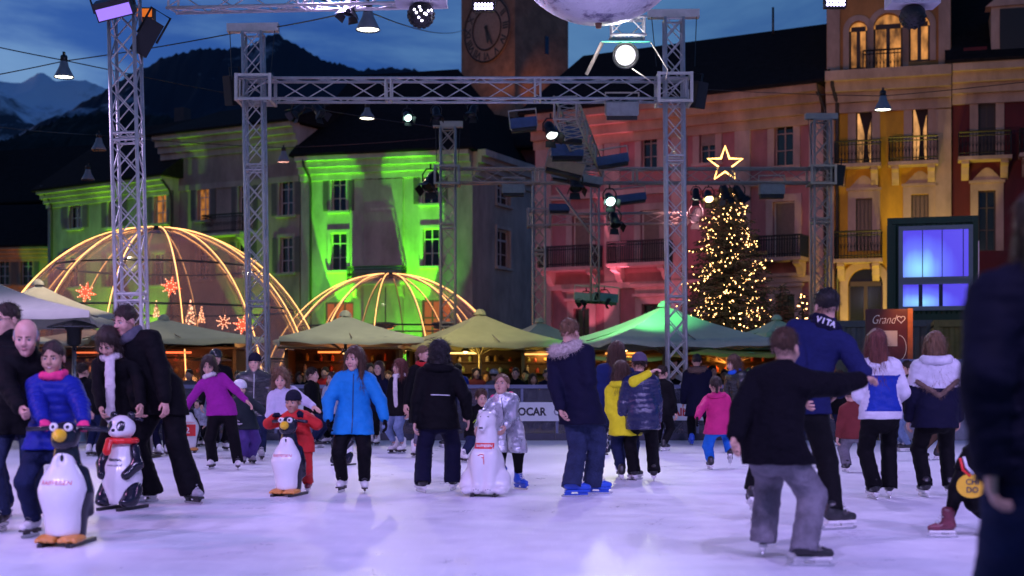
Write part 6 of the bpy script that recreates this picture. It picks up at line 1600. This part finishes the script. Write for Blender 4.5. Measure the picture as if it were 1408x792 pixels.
def wrap_patch(S, x0, x1, z0, z1, m, root, name, off=.0015, n=10):
    vs = []; fs = []
    for i in range(n+1):
        for j in range(4):
            q = Vector((x0+(x1-x0)*i/n, -.6, z0+(z1-z0)*j/3)); hp_ = S.hit(q, (0,1,0), 1.2); vs.append((hp_ if hp_ is not None else Vector((q.x,-.2,q.z)))+Vector((0,-off,0)))
    for i in range(n):
        for j in range(3): a = i*4+j; fs.append((a,a+4,a+5,a+1))
    return MB().add(vs, fs, 0, True).build(name, m, root)
penguin(91,751,176,'penguin skating aid pushed by the grey haired man, biggest and nearest',yaw=-4,hl_=.29)
penguin(397,683,113,'penguin skating aid held by the toddler in red',yaw=-14)
pg = penguin(259,623,78,'small far penguin skating aid with a red sign, behind the purple sweater girl',yaw=10,words=False)
S = MB().box(-.12,.12,-.232,-.222,.26,.44).build('red_sign', m_pr, pg); 
text_obj('RAIFFEISEN', .03, XZ(0,.465,-.2) , m_pr, pg, width=.2); text_obj('2', .13, XZ(0,.345,-.2325), m_pw, pg, bold=.002)
def panda(px, py, hpx, label, yaw=0, words=True):
    D = GD(py); s = hpx/F*D/.86; root = empty('panda_skating_aid', ((px-CX)/F*D, D, .012), R(yaw), label, 'skating aid', 'panda skating aids'); root.scale = (s,s,s); h = max(.008, D*.0011/s)
    S = SDF().cap((0,0,.12),(0,.0,.28),.150,.160,k=.05,flat=((0,1,0),1.1)).cap((0,0,.28),(0,.01,.56),.160,.105,k=.08,flat=((0,1,0),1.1)).cut_plane((0,0,.05),(0,0,-1)); V, Q, M_ = S.mesh(h); mesh_obj('body', V, Q, m_pw, root, True)
    Hd = SDF().ell((0,-.01,.72),(.125,.115,.110)).ell((0,-.09,.68),(.062,.052,.045),k=.04)
    for q in (-1,1): Hd.paint((q*.053,-.10,.735),(.036,.06,.046),1)
    Hd.paint((0,-.14,.70),(.02,.03,.014),1); V, Q, M_ = Hd.mesh(h*.42); mesh_obj('head', V, Q, [m_pw,m_pk], root, True, M_)
    for q in (-1,1):
        V, Q, M_ = SDF().ell((q*.088,.01,.825),(.042,.026,.042)).mesh(h); mesh_obj('ear', V, Q, m_pk, root, True)
        V, Q, M_ = SDF().cap((q*.125,.0,.54),(q*.178,-.04,.40),.045,.05,k=.02).cap((q*.178,-.04,.40),(q*.120,-.125,.31),.05,.045,k=.03).mesh(h); mesh_obj('arm', V, Q, m_pk, root, True)
        V, Q, M_ = SDF().cap((q*.12,-.02,.18),(q*.135,-.075,.10),.085,.075,k=.03).ell((q*.12,-.11,.075),(.062,.09,.045),k=.03).cut_plane((0,0,.03),(0,0,-1),.004).mesh(h); mesh_obj('leg', V, Q, m_pk, root, True)
        MB().box(q*.10-.018,q*.10+.018,-.22,.24,.0,.027).build('runner', m_run, root)
        MB().tube([(q*.10,.03,.80),(q*.19,.03,.79)], .015, 8).build('handle', m_pk, root)
    K = SDF(); n = 14
    for i in range(n):
        a, b_ = 2*PI*i/n, 2*PI*(i+1)/n; K.cap((.120*math.cos(a),.115*math.sin(a)-.0,.605),(.120*math.cos(b_),.115*math.sin(b_),.605),.026,None,k=.01)
    K.cap((-.045,-.135,.60),(-.05,-.160,.52),.036,.042,k=.01,flat=((0,1,0),1.8)); V, Q, M_ = K.mesh(h*.8); mesh_obj('neck_scarf', V, Q, m_pr, root, True)
    if words: wrap_on(S, 'PERSONAL', .03, (-.0,0,.44), m_pk, root, .13); wrap_on(S, 'www.ost.al', .032, (-.0,0,.395), mat('grey print', (.15,.15,.2), .5), root, .15, .0004)
    return root
panda(168,702,134,'panda skating aid with red scarf in front of the woman in the white scarf',yaw=-18)
panda(472,641,68,'panda skating aid half hidden behind the blue jacket girl',yaw=-25,words=False)
panda(822,626,68,'panda skating aid half hidden behind the fur hood man',yaw=15,words=False)
def bear(px, py, hpx, label, yaw=0):
    D = GD(py); s = hpx/F*D/.86; root = empty('polar_bear_skating_aid', ((px-CX)/F*D, D, .012), R(yaw), label, 'skating aid'); root.scale = (s,s,s)
    S = SDF().cap((0,.02,.12),(.0,.02,.32),.170,.165,k=.06,flat=((0,1,0),1.0)).cap((0,.02,.32),(.01,.0,.60),.165,.090,k=.10).cap((.01,-.0,.60),(.012,-.02,.74),.095,.085,k=.07)
    S.ell((.012,-.03,.775),(.088,.092,.080),k=.05).cap((-.0,-.09,.765),(-.015,-.165,.69),.052,.038,k=.04)
    for q in (-1,1):
        S.ell((q*.066+.012,.0,.845),(.024,.016,.024),k=.015).cap((q*.075,-.10,.42),(q*.06,-.155,.10),.058,.05,k=.05).ell((q*.06,-.19,.07),(.055,.06,.04),k=.03)
        S.cap((q*.155,.0,.17),(q*.165,-.06,.11),.10,.095,k=.05).ell((q*.165,-.14,.065),(.065,.10,.045),k=.03)
    S.paint((-.017,-.205,.69),(.017,.03,.015),1)
    for q in (-1,1): S.paint((q*.036+.006,-.118,.80),(.009,.02,.009),1)
    S.cut_plane((0,0,.028),(0,0,-1),.004); V, Q, M_ = S.mesh(.0095); mesh_obj('body', V, Q, [m_pw,m_pk], root, True, M_)
    c = MB()
    for q in (-1,1):
        for t in (-1,0,1): c.lathe([(0,-.006),(.006,0),(0,.006)], 6, Matrix.Translation((q*.06+t*.022,-.247,.082+.008*abs(t)*-1)))
    c.build('claws', m_pk, root)
    wrap_patch(S,-.100,.098,.478,.535,m_pr,root,'red_label'); wrap_on(S,'RAIFFEISEN',.038,(0,0,.506),m_pw,root,.165,.0012,.004)
    z = .36; pts = []
    for x, dz in ((-.055,.05),(-.03,.065),(.0,.06),(.005,.035),(-.02,.03),(.0,.03),(.006,.0),(.008,-.035)):
        hp_ = S.hit((x,-.6,z+dz),(0,1,0),1.2); pts.append(hp_+Vector((0,-.003,0)))
    MB().tube(pts, .004, 5).build('emblem', m_pr, root)
    for q in (-1,1): MB().box(q*.11-.018,q*.11+.018,-.2,.24,.0,.026).build('runner', m_run, root)
    return root
bear(668,683,117,'white polar bear skating aid in front of the girl in the silver coat',yaw=-8)

# ---------------------------------------------------------------- the skaters
c_navy = cloth('navy jacket cloth', (.0075,.008,.026)); c_blk = cloth('black cloth', (.0045,.0045,.006)); c_jean = cloth('blue denim', (.026,.036,.085), .8, .35, 120, var=.4); c_ljean = cloth('light denim', (.16,.22,.36), .8, .35, 120, var=.35); c_djean = cloth('dark denim', (.012,.018,.055), .8, .3, 120, var=.35)
c_bpuff = cloth('royal blue puffer', (.012,.022,.24), .45); c_shiny = cloth('shiny black puffer', (.012,.012,.016), .18, .5, 45, spec=.7); c_purple = cloth('purple sweater knit', (.30,.022,.27), .9, .5, 120); c_white = cloth('white padded cloth', (.60,.58,.66), .6); c_wknit = cloth('white knit', (.66,.60,.62), .9, .6, 90)
c_red = cloth('red padded cloth', (.55,.03,.03), .55); c_pink = cloth('pink glove fleece', (.75,.05,.20), .8); c_hot = cloth('hot pink jacket cloth', (.52,.025,.16), .55); c_yel = cloth('yellow jacket cloth', (.74,.68,.02), .55); c_silv = cloth('silver metallic coat', (.52,.52,.58), .28, .7, 40, metal=.55); c_grey = cloth('grey wool', (.10,.10,.13), .9); c_bri = cloth('bright blue trousers', (.015,.14,.52), .7); c_green = cloth('dark green jacket cloth', (.02,.03,.035), .6); c_plum = cloth('violet trousers', (.075,.045,.20), .7)
c_gjean = cloth('pale grey denim', (.17,.16,.19), .85, .4, 100, var=.4); c_brown = cloth('brown trousers', (.10,.06,.04), .8); c_maroon = cloth('dull red jacket cloth', (.16,.03,.03), .7); c_bluesc = cloth('cobalt scarf', (.02,.11,.60), .8); c_knit = cloth('purple grey knit', (.10,.08,.14), .9, .8, 60); c_royal = cloth('royal blue jacket cloth', (.012,.035,.30), .45); c_beanie = cloth('dark beanie knit', (.015,.015,.03), .9, .6, 90)
m_furb = mat('brown fur', (.16,.10,.075), .9, var=.4, vscale=40); m_furp = mat('pale fur', (.50,.42,.38), .9, var=.4, vscale=40); m_zipw = mat('pale zip tape', (.6,.6,.62), .4); m_zipd = mat('dark zip tape', (.02,.03,.06), .4); m_neon = mat('neon yellow stripe', (.45,.75,.05), .5); m_refl = mat('reflective tape', (.6,.6,.65), .3)
person('grey haired man in a black jacket leaning over the nearest penguin skating aid', (22,733), (36,440), c_blk, c_jean, ('bald','grey'), H=1.76, D=10.85, yaw=6, lean=42, hands=((37,588,-1.0),(139,588,-1.0)), feet=((2,733),(46,731)), skin='c', look=(4,14), hem=.08, bulk=.012, pose=('fist','fist'), elbow=((-1.2,.5,.1),(1.6,.6,.0)), skates='black')
person('smiling girl in a royal blue puffer and pink gloves behind the nearest penguin', (72,741), (73,470), c_bpuff, c_djean, ('tied','dark'), D=10.0, yaw=-2, hands=((62,587,-.2),(118,587,-.2)), feet=((46,740),(96,740)), gloves=c_pink, smile=True, puff=.016, bulk=.014, hem=.05, skates='white', scarf=(c_pink,0), look=(2,4), pose=('fist','fist'), elbow=((-.8,.6,-.3),(.8,.6,-.3)), girl=True, skin='b')
person('young man with glasses in black, cut by the left edge', (-4,714), (9,418), c_blk, c_djean, ('short','dark'), D=11.6, yaw=-18, glasses=True, hem=.05, look=(-12,2))
person('dark haired man in a long black coat striding beside the woman in the white scarf', (226,694), (172,417), c_blk, c_blk, ('short','dark'), H=1.84, D=12.9, yaw=-32, lean=14, hands=((190,560,-.1),(228,556,-.2)), feet=((205,692),(262,694)), scarf=(c_grey,0), hem=.10, bulk=.016, flare=1.35, legpad=.008, skates=('black','grey'), look=(0,14), toe=(8,75), skin='c')
person('woman in a black coat and long white scarf bending over the front panda', (180,692), (148,455), c_blk, c_blk, ('bob','dark'), H=1.66, D=13.1, yaw=-4, lean=26, hands=((140,575,-.6),(197,575,-.6)), feet=((152,694),(207,690)), scarf=(c_wknit,.52), hem=.12, skates='white', look=(-4,42), girl=True, flare=.85, elbow=((-.7,.6,-.3),(.7,.6,-.3)))
person('girl in a purple sweater with both arms spread wide', (309,647), (287,490), c_purple, c_blk, ('long','dark'), yaw=4, hands=((253,566,-.1),(349,561,-.1)), feet=((292,646),(327,647)), scarf=(c_wknit,0), hem=.05, skates='white', look=(-4,22), girl=True, flare=1.25, collar=True, pose=('relax','flat'))
person('man in a knit cap and shiny black puffer with a pale zip', (349,633), (350,467), c_shiny, c_djean, ('short','dark'), yaw=8, D=19.7, hat=('beanie',c_beanie), puff=.016, bulk=.02, hem=.06, zip_=m_zipw, skates='grey', feet=((338,628),(359,634)), look=(-10,2))
person('small child in a white helmet and violet trousers, behind the purple sweater girl', (340,640), (330,523), c_green, c_plum, ('short','dark'), D=18.9, yaw=25, hat=('helmet',mat('white helmet shell',(.62,.62,.68),.3)), hands=((322,580,-.1),(372,572,-.1)), gloves=c_white, bulk=.012, hem=.06, legpad=.008, skates='grey', flare=1.2)
person('skater in a black helmet behind the purple sweater girl', (303,621), (297,481), c_blk, c_blk, ('short','dark'), hat=('helmet',mat('black helmet shell',(.012,.012,.015),.2)), yaw=20, bulk=.01, hem=.06, skates='white')
person('tiny child in a red helmet behind the far penguin', (243,618), (247,546), c_navy, c_navy, ('short','dark'), D=22.9, yaw=0, hat=('helmet',mat('red helmet shell',(.5,.04,.02),.3)), bulk=.014, hem=.05, hands=((250,573,-.3),(262,573,-.3)), gloves=c_pink, skates='grey')
person('child in a patterned pale jacket right of the far penguin', (280,616), (272,545), cloth('patterned pale cloth',(.32,.33,.42),.7,var=.9), c_blk, ('short','brown'), D=23.6, yaw=-10, bulk=.012, skates='white')
person('curly haired child in a lilac white jacket with one arm held out', (402,655), (386,508), cloth('lilac white cloth',(.50,.48,.62),.6), c_navy, ('curly','fair'), D=16.7, yaw=16, hands=((384,578,-.2),(441,566,-.3)), look=(-14,14), bulk=.012, hem=.06, skates='white', pose=('relax','flat'))
person('toddler in a red snow suit and dark knit cap holding a penguin', (413,679), (403,538), c_red, c_red, ('short','dark'), D=14.15, yaw=-6, hat=('beanie',c_beanie), hands=((377,573,-.24),(419,573,-.24)), gloves=c_navy, bulk=.022, hem=.06, legpad=.012, skates='red', look=(-8,6), pose=('fist','fist'), feet=((402,680),(424,679)), skin='b')
person('young girl in a bright sky blue jacket with long hair and white skates', (485,679), (487,477), cloth('sky blue jacket', (.012,.20,.52), .6), c_blk, ('long','brown'), girl=True, skates='white', hands=((451,577,-.15),(529,577,-.15)), look=(-22,4), feet=((471,678),(501,679)), zip_=m_zipd, hem=.10, bulk=.016, elbow=((-.9,.4,-.3),(.9,.4,-.3)), gloves=c_blk)
person('woman in a black coat, white scarf and light jeans in white skates', (549,625), (549,494), c_blk, c_ljean, ('bob','red'), D=21.5, yaw=-30, girl=True, scarf=(c_wknit,.42), hem=.10, skates='white', flare=.75, look=(-20,0))
person('long haired girl in a navy coat behind the white scarf woman', (514,613), (521,497), c_navy, c_blk, ('long','brown'), D=24, yaw=-20, girl=True, hem=.10, skates='white', flare=.8)
person('girl in a dark coat with pale patterned socks, facing right', (576,631), (583,476), c_blk, cloth('patterned legging',(.16,.15,.2),.8,var=.9), ('tied','fair'), D=20.4, yaw=42, girl=True, hem=.20, skates='white', flare=.7, look=(15,0), scarf=(c_red,0), hands=((557,560,-.2),None))
bk, bi = person('boy in a black hooded jacket seen from behind with hand held out', (601,678), (604,470), c_blk, c_navy, ('curly','black'), yaw=180, hood='plain', hands=((570,583,0),(643,573,.1)), feet=((581,679),(622,676)), skates='black', hem=.09, bulk=.016, flare=1.3, legpad=.006, pose=('relax','flat'), toe=(25,10))
def back_strip(root, i, z, x0, x1, m, name, dirn=1, dz=0.):
    pts = []
    for k in range(10):
        c0 = i['pel']+i['u']*z*i['H']+i['lt']*(x0+(x1-x0)*k/9)+i['u']*dz*(k/9); h_ = i['jk'].hit(c0+i['fw']*.6*dirn, -i['fw']*dirn)
        if h_ is not None: pts.append(h_+i['fw']*.004*dirn)
    if len(pts) > 2: MB().tube(pts, .006, 5).build(name, m, root)
back_strip(bk, bi, .135, -.12, .07, m_refl, 'reflective_stripe', -1)
person('girl in a silver coat with pink hood lining, looking up behind the polar bear', (702,673), (690,515), c_silv, c_blk, ('tied','fair'), D=14.75, yaw=-4, girl=True, hood='plain', hoodmat=c_pink, hands=((654,592,-.3),(694,589,-.3)), feet=((692,671),(713,674)), skates='blue', hem=.17, bulk=.018, look=(-12,-14), flare=.85, zip_=m_zipd, elbow=((-.9,.4,-.2),(.9,.4,-.2)), toe=(8,40))
nb_, ni = person('boy in a black jacket with neon stripes leaning left behind the polar bear', (652,634), (662,519), c_blk, c_djean, ('short','brown'), H=1.30, D=19.4, yaw=28, lean=18, feet=((637,637),(668,630)), skates='white', hands=((640,575,-.2),(690,572,.1)), look=(-10,10))
back_strip(nb_, ni, .16, -.10, -.03, m_neon, 'neon_stripe', 1, .12); back_strip(nb_, ni, .16, .03, .10, m_neon, 'neon_stripe', 1, -.10)
person('man seen from behind in a navy parka with pale fur hood and blue skates', (799,684), (784,440), c_navy, c_jean, ('short','fair'), yaw=146, hood='fur', hoodmat=m_furp, skates='blue', hands=((771,562,-.05),(812,550,.15)), feet=((786,685),(815,681)), hem=.12, bulk=.017, look=(0,8), flare=1.2, legpad=.008, toe=(-45,50))
person('long haired girl in a navy jacket and jeans behind the yellow jacket', (836,659), (848,470), cloth('dark blue jacket cloth',(.012,.022,.10)), c_jean, ('long','brown'), D=16.5, yaw=176, girl=True, hem=.08, skates='white', feet=((824,660),(852,657)), bulk=.008)
person('child in a yellow jacket with an arm around the boy in the knit cap', (862,662), (854,497), c_yel, c_djean, ('bob','brown'), D=15.9, yaw=180, hands=((846,585,.1),(893,513,-.16)), skates='black', hem=.12, bulk=.012, elbow=(None,(.3,1,.2)), hood='plain', toe=(0,50))
person('boy in a knit cap and glossy dark blue puffer, hugged by the yellow jacket child', (885,662), (879,486), cloth('glossy dark blue puffer',(.010,.014,.06),.25,.4,45,spec=.6), c_blk, ('short','dark'), D=15.7, yaw=184, hat=('beanie',c_knit), feet=((872,662),(899,663)), puff=.012, bulk=.016, hem=.10, skates='black', flare=1.25, look=(0,3))
person('skater in black half hidden right of the knit cap boy', (908,621), (911,503), c_blk, c_blk, ('short','dark'), yaw=150, D=22.2, bulk=.01, hem=.08, skates='black')
person('small child in a hot pink jacket and bright blue trousers from behind', (983,647), (984,518), c_hot, c_bri, ('tied','dark'), D=17.6, yaw=180, hood='plain', hands=((957,578,-.1),None), gloves=c_blk, feet=((977,647),(1003,0,.10,.25)), skates='black', bulk=.018, hem=.10, legpad=.006)
person('man in a long navy parka with brown fur hood by the lattice tower', (960,613), (958,487), c_navy, c_blk, ('short','black'), D=24, yaw=176, hood='fur', hoodmat=m_furb, skates=('blue','black'), hem=.20, bulk=.03, feet=((951,613),(975,611)))
person('woman with a cobalt scarf and glossy black jacket, facing left', (1018,624), (1008,489), c_shiny, c_blk, ('bob','brown'), D=21.6, yaw=-62, girl=True, scarf=(c_bluesc,0), puff=.014, bulk=.02, hem=.06, skates='white', look=(0,12), lean=8)
person('boy in a dark fleece and grey jeans near the camera, arm stretched right', (1082,779), (1080,452), cloth('dark fleece',(.005,.0045,.008),.95,.6,60), c_gjean, ('short','brown'), D=8.7, yaw=146, lean=14, pel_px=1058, feet=((1050,0,.03,.3),(1106,782)), hands=((1002,622,-.2),(1190,522,.25)), skates='black', hem=.07, bulk=.024, flare=1.15, legpad=.010, toe=(20,60), elbow=((.6,.5,-.3),(-.2,.6,-.8)), H=1.50)
tm, ti = person('tall man in a navy pullover and lettered scarf seen from behind', (1128,731), (1136,387), cloth('navy pullover knit',(.012,.016,.075),.85,.4,80), c_blk, ('short','black'), D=10.65, yaw=168, feet=((1036,0,.12,.55),(1146,731)), scarf=(c_navy,0), hem=.06, bulk=.008, skates='black', look=(20,0), hands=((1108,570,-.1),(1152,540,.25)), toe=(10,55), flare=1.0)
sc_m = mat('white scarf lettering', (.6,.6,.66), .8); nbv = ti['nb']; i = ti
for k, ch_ in enumerate('VITA'):
    a = R(66+16*k); c = nbv+i['u']*.056+i['lt']*((.052*1.87+.04)*math.cos(a)*1)-i['fw']*((.052*1.87+.04)*math.sin(a))
    o_ = (i['lt']*math.cos(a)-i['fw']*math.sin(a)).normalized(); upv = i['u']; rt = upv.cross(o_)
    M = Matrix.Translation(c) @ Matrix((rt, upv, o_)).transposed().to_4x4(); text_obj(ch_, .062, M, sc_m, tm, bold=.002)
pt = lambda pel, sh, u, fw, lt, H, arms: [(sh+u*.02*H, (.30*H,.2*H,.09*H), 1)]+[(arms[k][1], (.058*H,.12*H,.13*H), 1) for k in (0,1)]+[(arms[k][2], (.05*H,.08*H,.08*H), 1) for k in (0,1)]+[(pel-Vector((0,0,.02*H)), (.3*H,.3*H,.028*H), 1)]
person('red haired girl from behind in a blue jacket with white sleeves', (1212,687), (1205,454), [c_royal,c_white], c_blk, ('long','red'), D=13.5, yaw=178, girl=True, feet=((1202,688),(1223,686)), hem=.04, bulk=.006, skates='black', flare=1.2, patch=pt, hands=((1192,556,.18),(1228,556,.18)))
pt2 = lambda pel, sh, u, fw, lt, H, arms: [(sh+u*.02*H, (.30*H,.3*H,.16*H), 1)]
wg, wi = person('girl from behind in a navy coat with white hood and shoulders', (1288,684), (1285,457), [c_navy,c_white], c_blk, ('long','fair'), D=13.75, yaw=176, girl=True, feet=((1272,685),(1305,684)), hem=.09, bulk=.022, skates='black', flare=1.1, patch=pt2, hood='plain', hoodmat=c_white)
K = SDF()
for k in range(8):
    q = lambda t: wi['jk'].hit(wi['pel']+wi['u']*(.19-.09*(1-abs(t)))*wi['H']+wi['lt']*t*.19-wi['fw']*.6, wi['fw'])
    a_, b_ = q(-1+k/4), q(-1+(k+1)/4)
    if a_ is not None and b_ is not None: K.cap(a_, b_, .022, None, k=.01)
if K.ops:
    K.noise(.006,(16,16,16),5); V, Q, M_ = K.mesh(.012); V, Q = add_strands(V, Q, 500, .03, .002, 4, down=.2, out=1, curl=.3); mesh_obj('fur_trim', V, Q, m_furb, wg, True)
person('person with long dark hair close to the camera, cut by the right edge', (1446,1043), (1446,252), cloth('dark navy jacket cloth',(.009,.009,.024)), c_djean, ('long','brown'), D=4.3, yaw=172, girl=True, hem=.05, bulk=.02, skates='black', flare=1.1, hands=((1362,640,-.05),None), elbow=((.35,.9,-.6),None))
lg, li = person('striding skater with pink skates and yellow bib, behind the nearest dark haired person', (1332,741), (1396,545), c_blk, c_blk, ('short','dark'), H=1.08, D=10.1, yaw=-60, lean=8, feet=((1303,742),(1358,738)), skates='red', flare=.8, hem=.05, toe=(30,30), crouch=True)
D = 9.9; p = P(1336,668,D); M = Matrix.Translation(Vector(lg.matrix_basis.inverted() @ p)) @ Matrix.Rotation(R(70),4,'Z') @ Matrix.Rotation(R(8),4,'Y') if False else None
Li = (Matrix.Translation(lg.location) @ Matrix.Rotation(R(-60),4,'Z')).inverted()
def bibpt(px, py, d=0): return Li @ P(px, py, D+d)
vs = [bibpt(1336+20*math.cos(t)*(1.05), 668+17*math.sin(t), .012*math.cos(t)) for t in [2*PI*k/20 for k in range(20)]]; vb = [bibpt(1336+21*math.cos(t), 668+17*math.sin(t), .02+.012*math.cos(t)) for t in [2*PI*k/20 for k in range(20)]]
bb = MB().add(vs+vb, [tuple(range(20))[::-1], tuple(range(20,40))]+[(k,(k+1)%20,20+(k+1)%20,20+k) for k in range(20)]).build('bib', mat('yellow bib', (.72,.42,.02), .5, var=.1), lg)
for w_, yy in (('CHI',663),('DO',674)):
    vs, fs = text_polys(w_, 11, .2); MB().add([bibpt(1337+v.x, yy-v.y, -.006) for v in vs], fs).build('lettering', m_zipd, bb)
MB().tube([bibpt(1325,628,0),bibpt(1329,642,0),bibpt(1338,652,0)], .012, 6).build('piping', m_refl, lg); MB().tube([bibpt(1320,630,0),bibpt(1324,646,0),bibpt(1334,655,0)], .010, 6).build('piping', m_pr, lg)
person('child in dull red jacket and grey trousers between tall man and red haired girl', (1178,651), (1170,530), c_maroon, c_gjean, ('short','dark'), D=17.2, yaw=180, feet=((1164,651),(1193,651)), bulk=.014, hem=.08, skates='black', flare=1.2, legpad=.01)
person('skater in light jeans and black top, right of the red haired girl', (1246,622), (1246,497), c_blk, c_ljean, ('short','dark'), D=22, yaw=-80, hem=.06, skates='black')
person('skater in brown trousers behind the white hood girl', (1277,634), (1273,505), c_blk, c_brown, ('short','brown'), D=19.8, yaw=100, hem=.06, skates='black', feet=((1264,634),(1290,634)))
person('dark skater half hidden behind the tall man, one skate kicked up', (1112,645), (1120,515), c_blk, c_djean, ('short','dark'), D=17.9, yaw=150, hem=.06, skates='black', feet=((1092,643),(1122,0,.10,.3)))
person('skater in dark clothes behind the front panda, at its left', (128,629), (114,500), c_blk, c_djean, ('short','dark'), D=20.7, yaw=160, skates='white', hem=.06)
person('skater in dark trousers half hidden behind the striding man', (224,629), (230,503), c_navy, c_navy, ('short','brown'), D=20.7, yaw=-150, skates='white', hem=.06)
for x, y, D_, lab, c_, p_, hr_, yw, ln in [
 (166,503,24.2,'skater in grey far behind the woman in the white scarf',c_grey,c_djean,('short','brown'),150,6),
 (212,500,23.6,'skater in dull red seen past the striding man in black',c_maroon,c_blk,('bob','dark'),-60,5),
 (430,506,23.2,'skater in black between the curly child and the blue jacket girl',c_blk,c_djean,('short','dark'),70,8),
 (456,512,24.4,'skater in white jacket close to the left of the blue jacket girl',c_white,c_blk,('long','brown'),-30,5),
 (618,502,23.4,'skater in dark denim just right of the black hooded boy',c_navy,c_djean,('short','black'),-80,9),
 (1040,506,23.4,'skater in navy right of the cobalt scarf woman, gliding left',c_navy,c_blk,('short','black'),-75,10),
 (1060,512,24.4,'skater in dull red seen above the shoulder of the dark fleece boy',c_maroon,c_djean,('long','dark'),170,5),
 (1155,510,23.8,'skater in black seen between the tall man and the red haired girl',c_blk,c_djean,('short','brown'),140,6)]:
    person(lab, (x, HY+CH*F/D_), (x, y), c_, p_, hr_, D=D_, yaw=yw, lean=ln, hem=.06, bulk=.01, skates='black' if p_ is c_djean else 'white', flare=1.0, toe=(12,12))
# ---------------------------------------------------------------- people behind the barrier
SP = [(425,508,27.6,'blond woman in black behind the barrier, right of the curly child',c_blk,('long','blond'),0,None,None),
 (372,517,28.5,'person in dark red behind the barrier, left of the blue jacket girl',c_maroon,('short','dark'),10,None,None),
 (447,505,28.4,'person in red behind the barrier, just left of the blue jacket girl',c_red,('short','black'),-10,None,None),
 (509,500,27.8,'dark haired person behind the barrier, right of the blue jacket girl',c_blk,('bob','black'),20,None,None),
 (534,510,29,'person in grey behind the barrier, left of the white scarf woman',c_grey,('short','brown'),0,None,None),
 (630,500,28,'person in a blue jacket behind the barrier, right of the black hooded boy',c_royal,('short','dark'),170,None,None),
 (680,508,27.8,'person in a pale checked hat behind the barrier, behind the silver coat girl',c_grey,('short','dark'),150,('beanie',cloth('checked hat cloth',(.30,.30,.32),.9,var=.9)),None),
 (709,506,28,'dark haired man behind the barrier, above the gas banner',c_blk,('short','black'),-10,None,None),
 (733,514,29,'woman in black behind the barrier, left of the fur hood man',c_blk,('bob','dark'),15,None,None),
 (327,510,29,'person in black behind the barrier, left of the knit cap man',c_navy,('short','dark'),0,None,None),
 (205,500,28.4,'person in black behind the barrier, right of the dark haired man',c_blk,('short','dark'),10,None,None),
 (925,506,28,'person in black behind the barrier, left of the front lattice tower',c_blk,('short','dark'),-15,None,None),
 (1040,505,28.2,'person in black behind the barrier, right of the cobalt scarf woman',c_blk,('bob','brown'),20,None,None),
 (942,498,28.6,'person in a white top behind the barrier, beside the lattice tower',c_white,('short','dark'),170,None,None),
 (398,512,30,'person in a grey coat behind the barrier, behind the curly child',c_grey,('short','fair'),-5,None,None),
 (470,515,30,'person in navy behind the barrier, behind the blue jacket girl',c_navy,('bob','brown'),5,None,None)]
SP += [(66,506,29,'person in black behind the barrier, left of the steel patio heater',c_blk,('short','dark'),10,None,None),(150,508,28.6,'person in brown behind the barrier, right of the steel patio heater',c_brown,('bob','brown'),-10,None,None),
 (260,508,28.3,'person in grey behind the barrier, above the far penguin',c_grey,('short','dark'),0,None,None),(352,508,30.5,'person in navy far behind the knit cap man',c_navy,('short','black'),5,None,None),
 (590,506,28.5,'person in black behind the barrier, left of the black hooded boy',c_blk,('short','brown'),-20,None,None),(655,506,29.5,'woman in dull red behind the barrier, above the neon striped boy',c_maroon,('long','dark'),10,None,None),
 (690,512,31,'person in navy far behind the silver coat girl',c_navy,('short','dark'),0,None,None),(752,508,28.2,'person in navy behind the barrier, just left of the fur hood man',c_navy,('short','dark'),10,None,None),
 (830,508,30,'person in grey behind the barrier, above the yellow jacket child',c_grey,('short','dark'),0,None,None),(898,508,29.5,'person in dull red behind the barrier, right of the knit cap boy',c_maroon,('short','black'),-10,None,None),
 (980,503,28.4,'man in black behind the barrier, above the hot pink child',c_blk,('short','black'),15,None,None),(1022,508,30.5,'woman in grey far behind the cobalt scarf woman',c_grey,('long','brown'),0,None,None),
 (1062,503,28.8,'person in navy behind the barrier, left of the tall man',c_navy,('short','dark'),10,None,None)]
cols = [('black',c_blk),('navy',c_navy),('grey',c_grey),('dull red',c_maroon),('brown',c_brown)]
for k, (x, y, D_, where) in enumerate([(85,507,31,'under the beige umbrella left of the heater pole'),(180,506,31.5,'between the striding man and the panda woman, far back'),(285,509,31,'under the dark heater by the helmeted skater'),(312,507,30.2,'just right of the helmeted skater'),(385,506,31.8,'far behind the curly child'),(412,512,30,'just left of the blond woman at the rail'),(490,510,32,'far behind the blue jacket girl, over her shoulder'),(565,506,30.8,'between the white scarf woman and the patterned socks girl'),(617,509,31.5,'over the right shoulder of the black hooded boy'),(668,511,32,'far behind the boy with neon stripes'),(722,509,31,'between the banner lettering and the silver coat girl'),(815,508,31.5,'in the gap right of the fur hood man'),(915,510,31.5,'right of the knit cap boy, far back'),(968,509,31,'just left of the hot pink child, far back'),(996,508,30,'just right of the hot pink child'),(1030,506,31.8,'over the back of the cobalt scarf woman')]):
    SP.append((x, y, D_, 'person in '+cols[k%5][0]+' behind the barrier '+where, cols[k%5][1], (('short','dark'),('bob','brown'),('short','black'),('long','dark'))[k%4], (k*37)%50-25, None, None))
for x, y, D_, lab, c_, hr_, yw, ht_, sc_ in SP:
    person(lab, (x, HY+CH*F/D_), (x, y), c_, c_blk, hr_, D=D_, yaw=yw, hat=ht_, hem=.06, bulk=.012, skates=None, group='people watching behind the barrier', toe=(0,0))
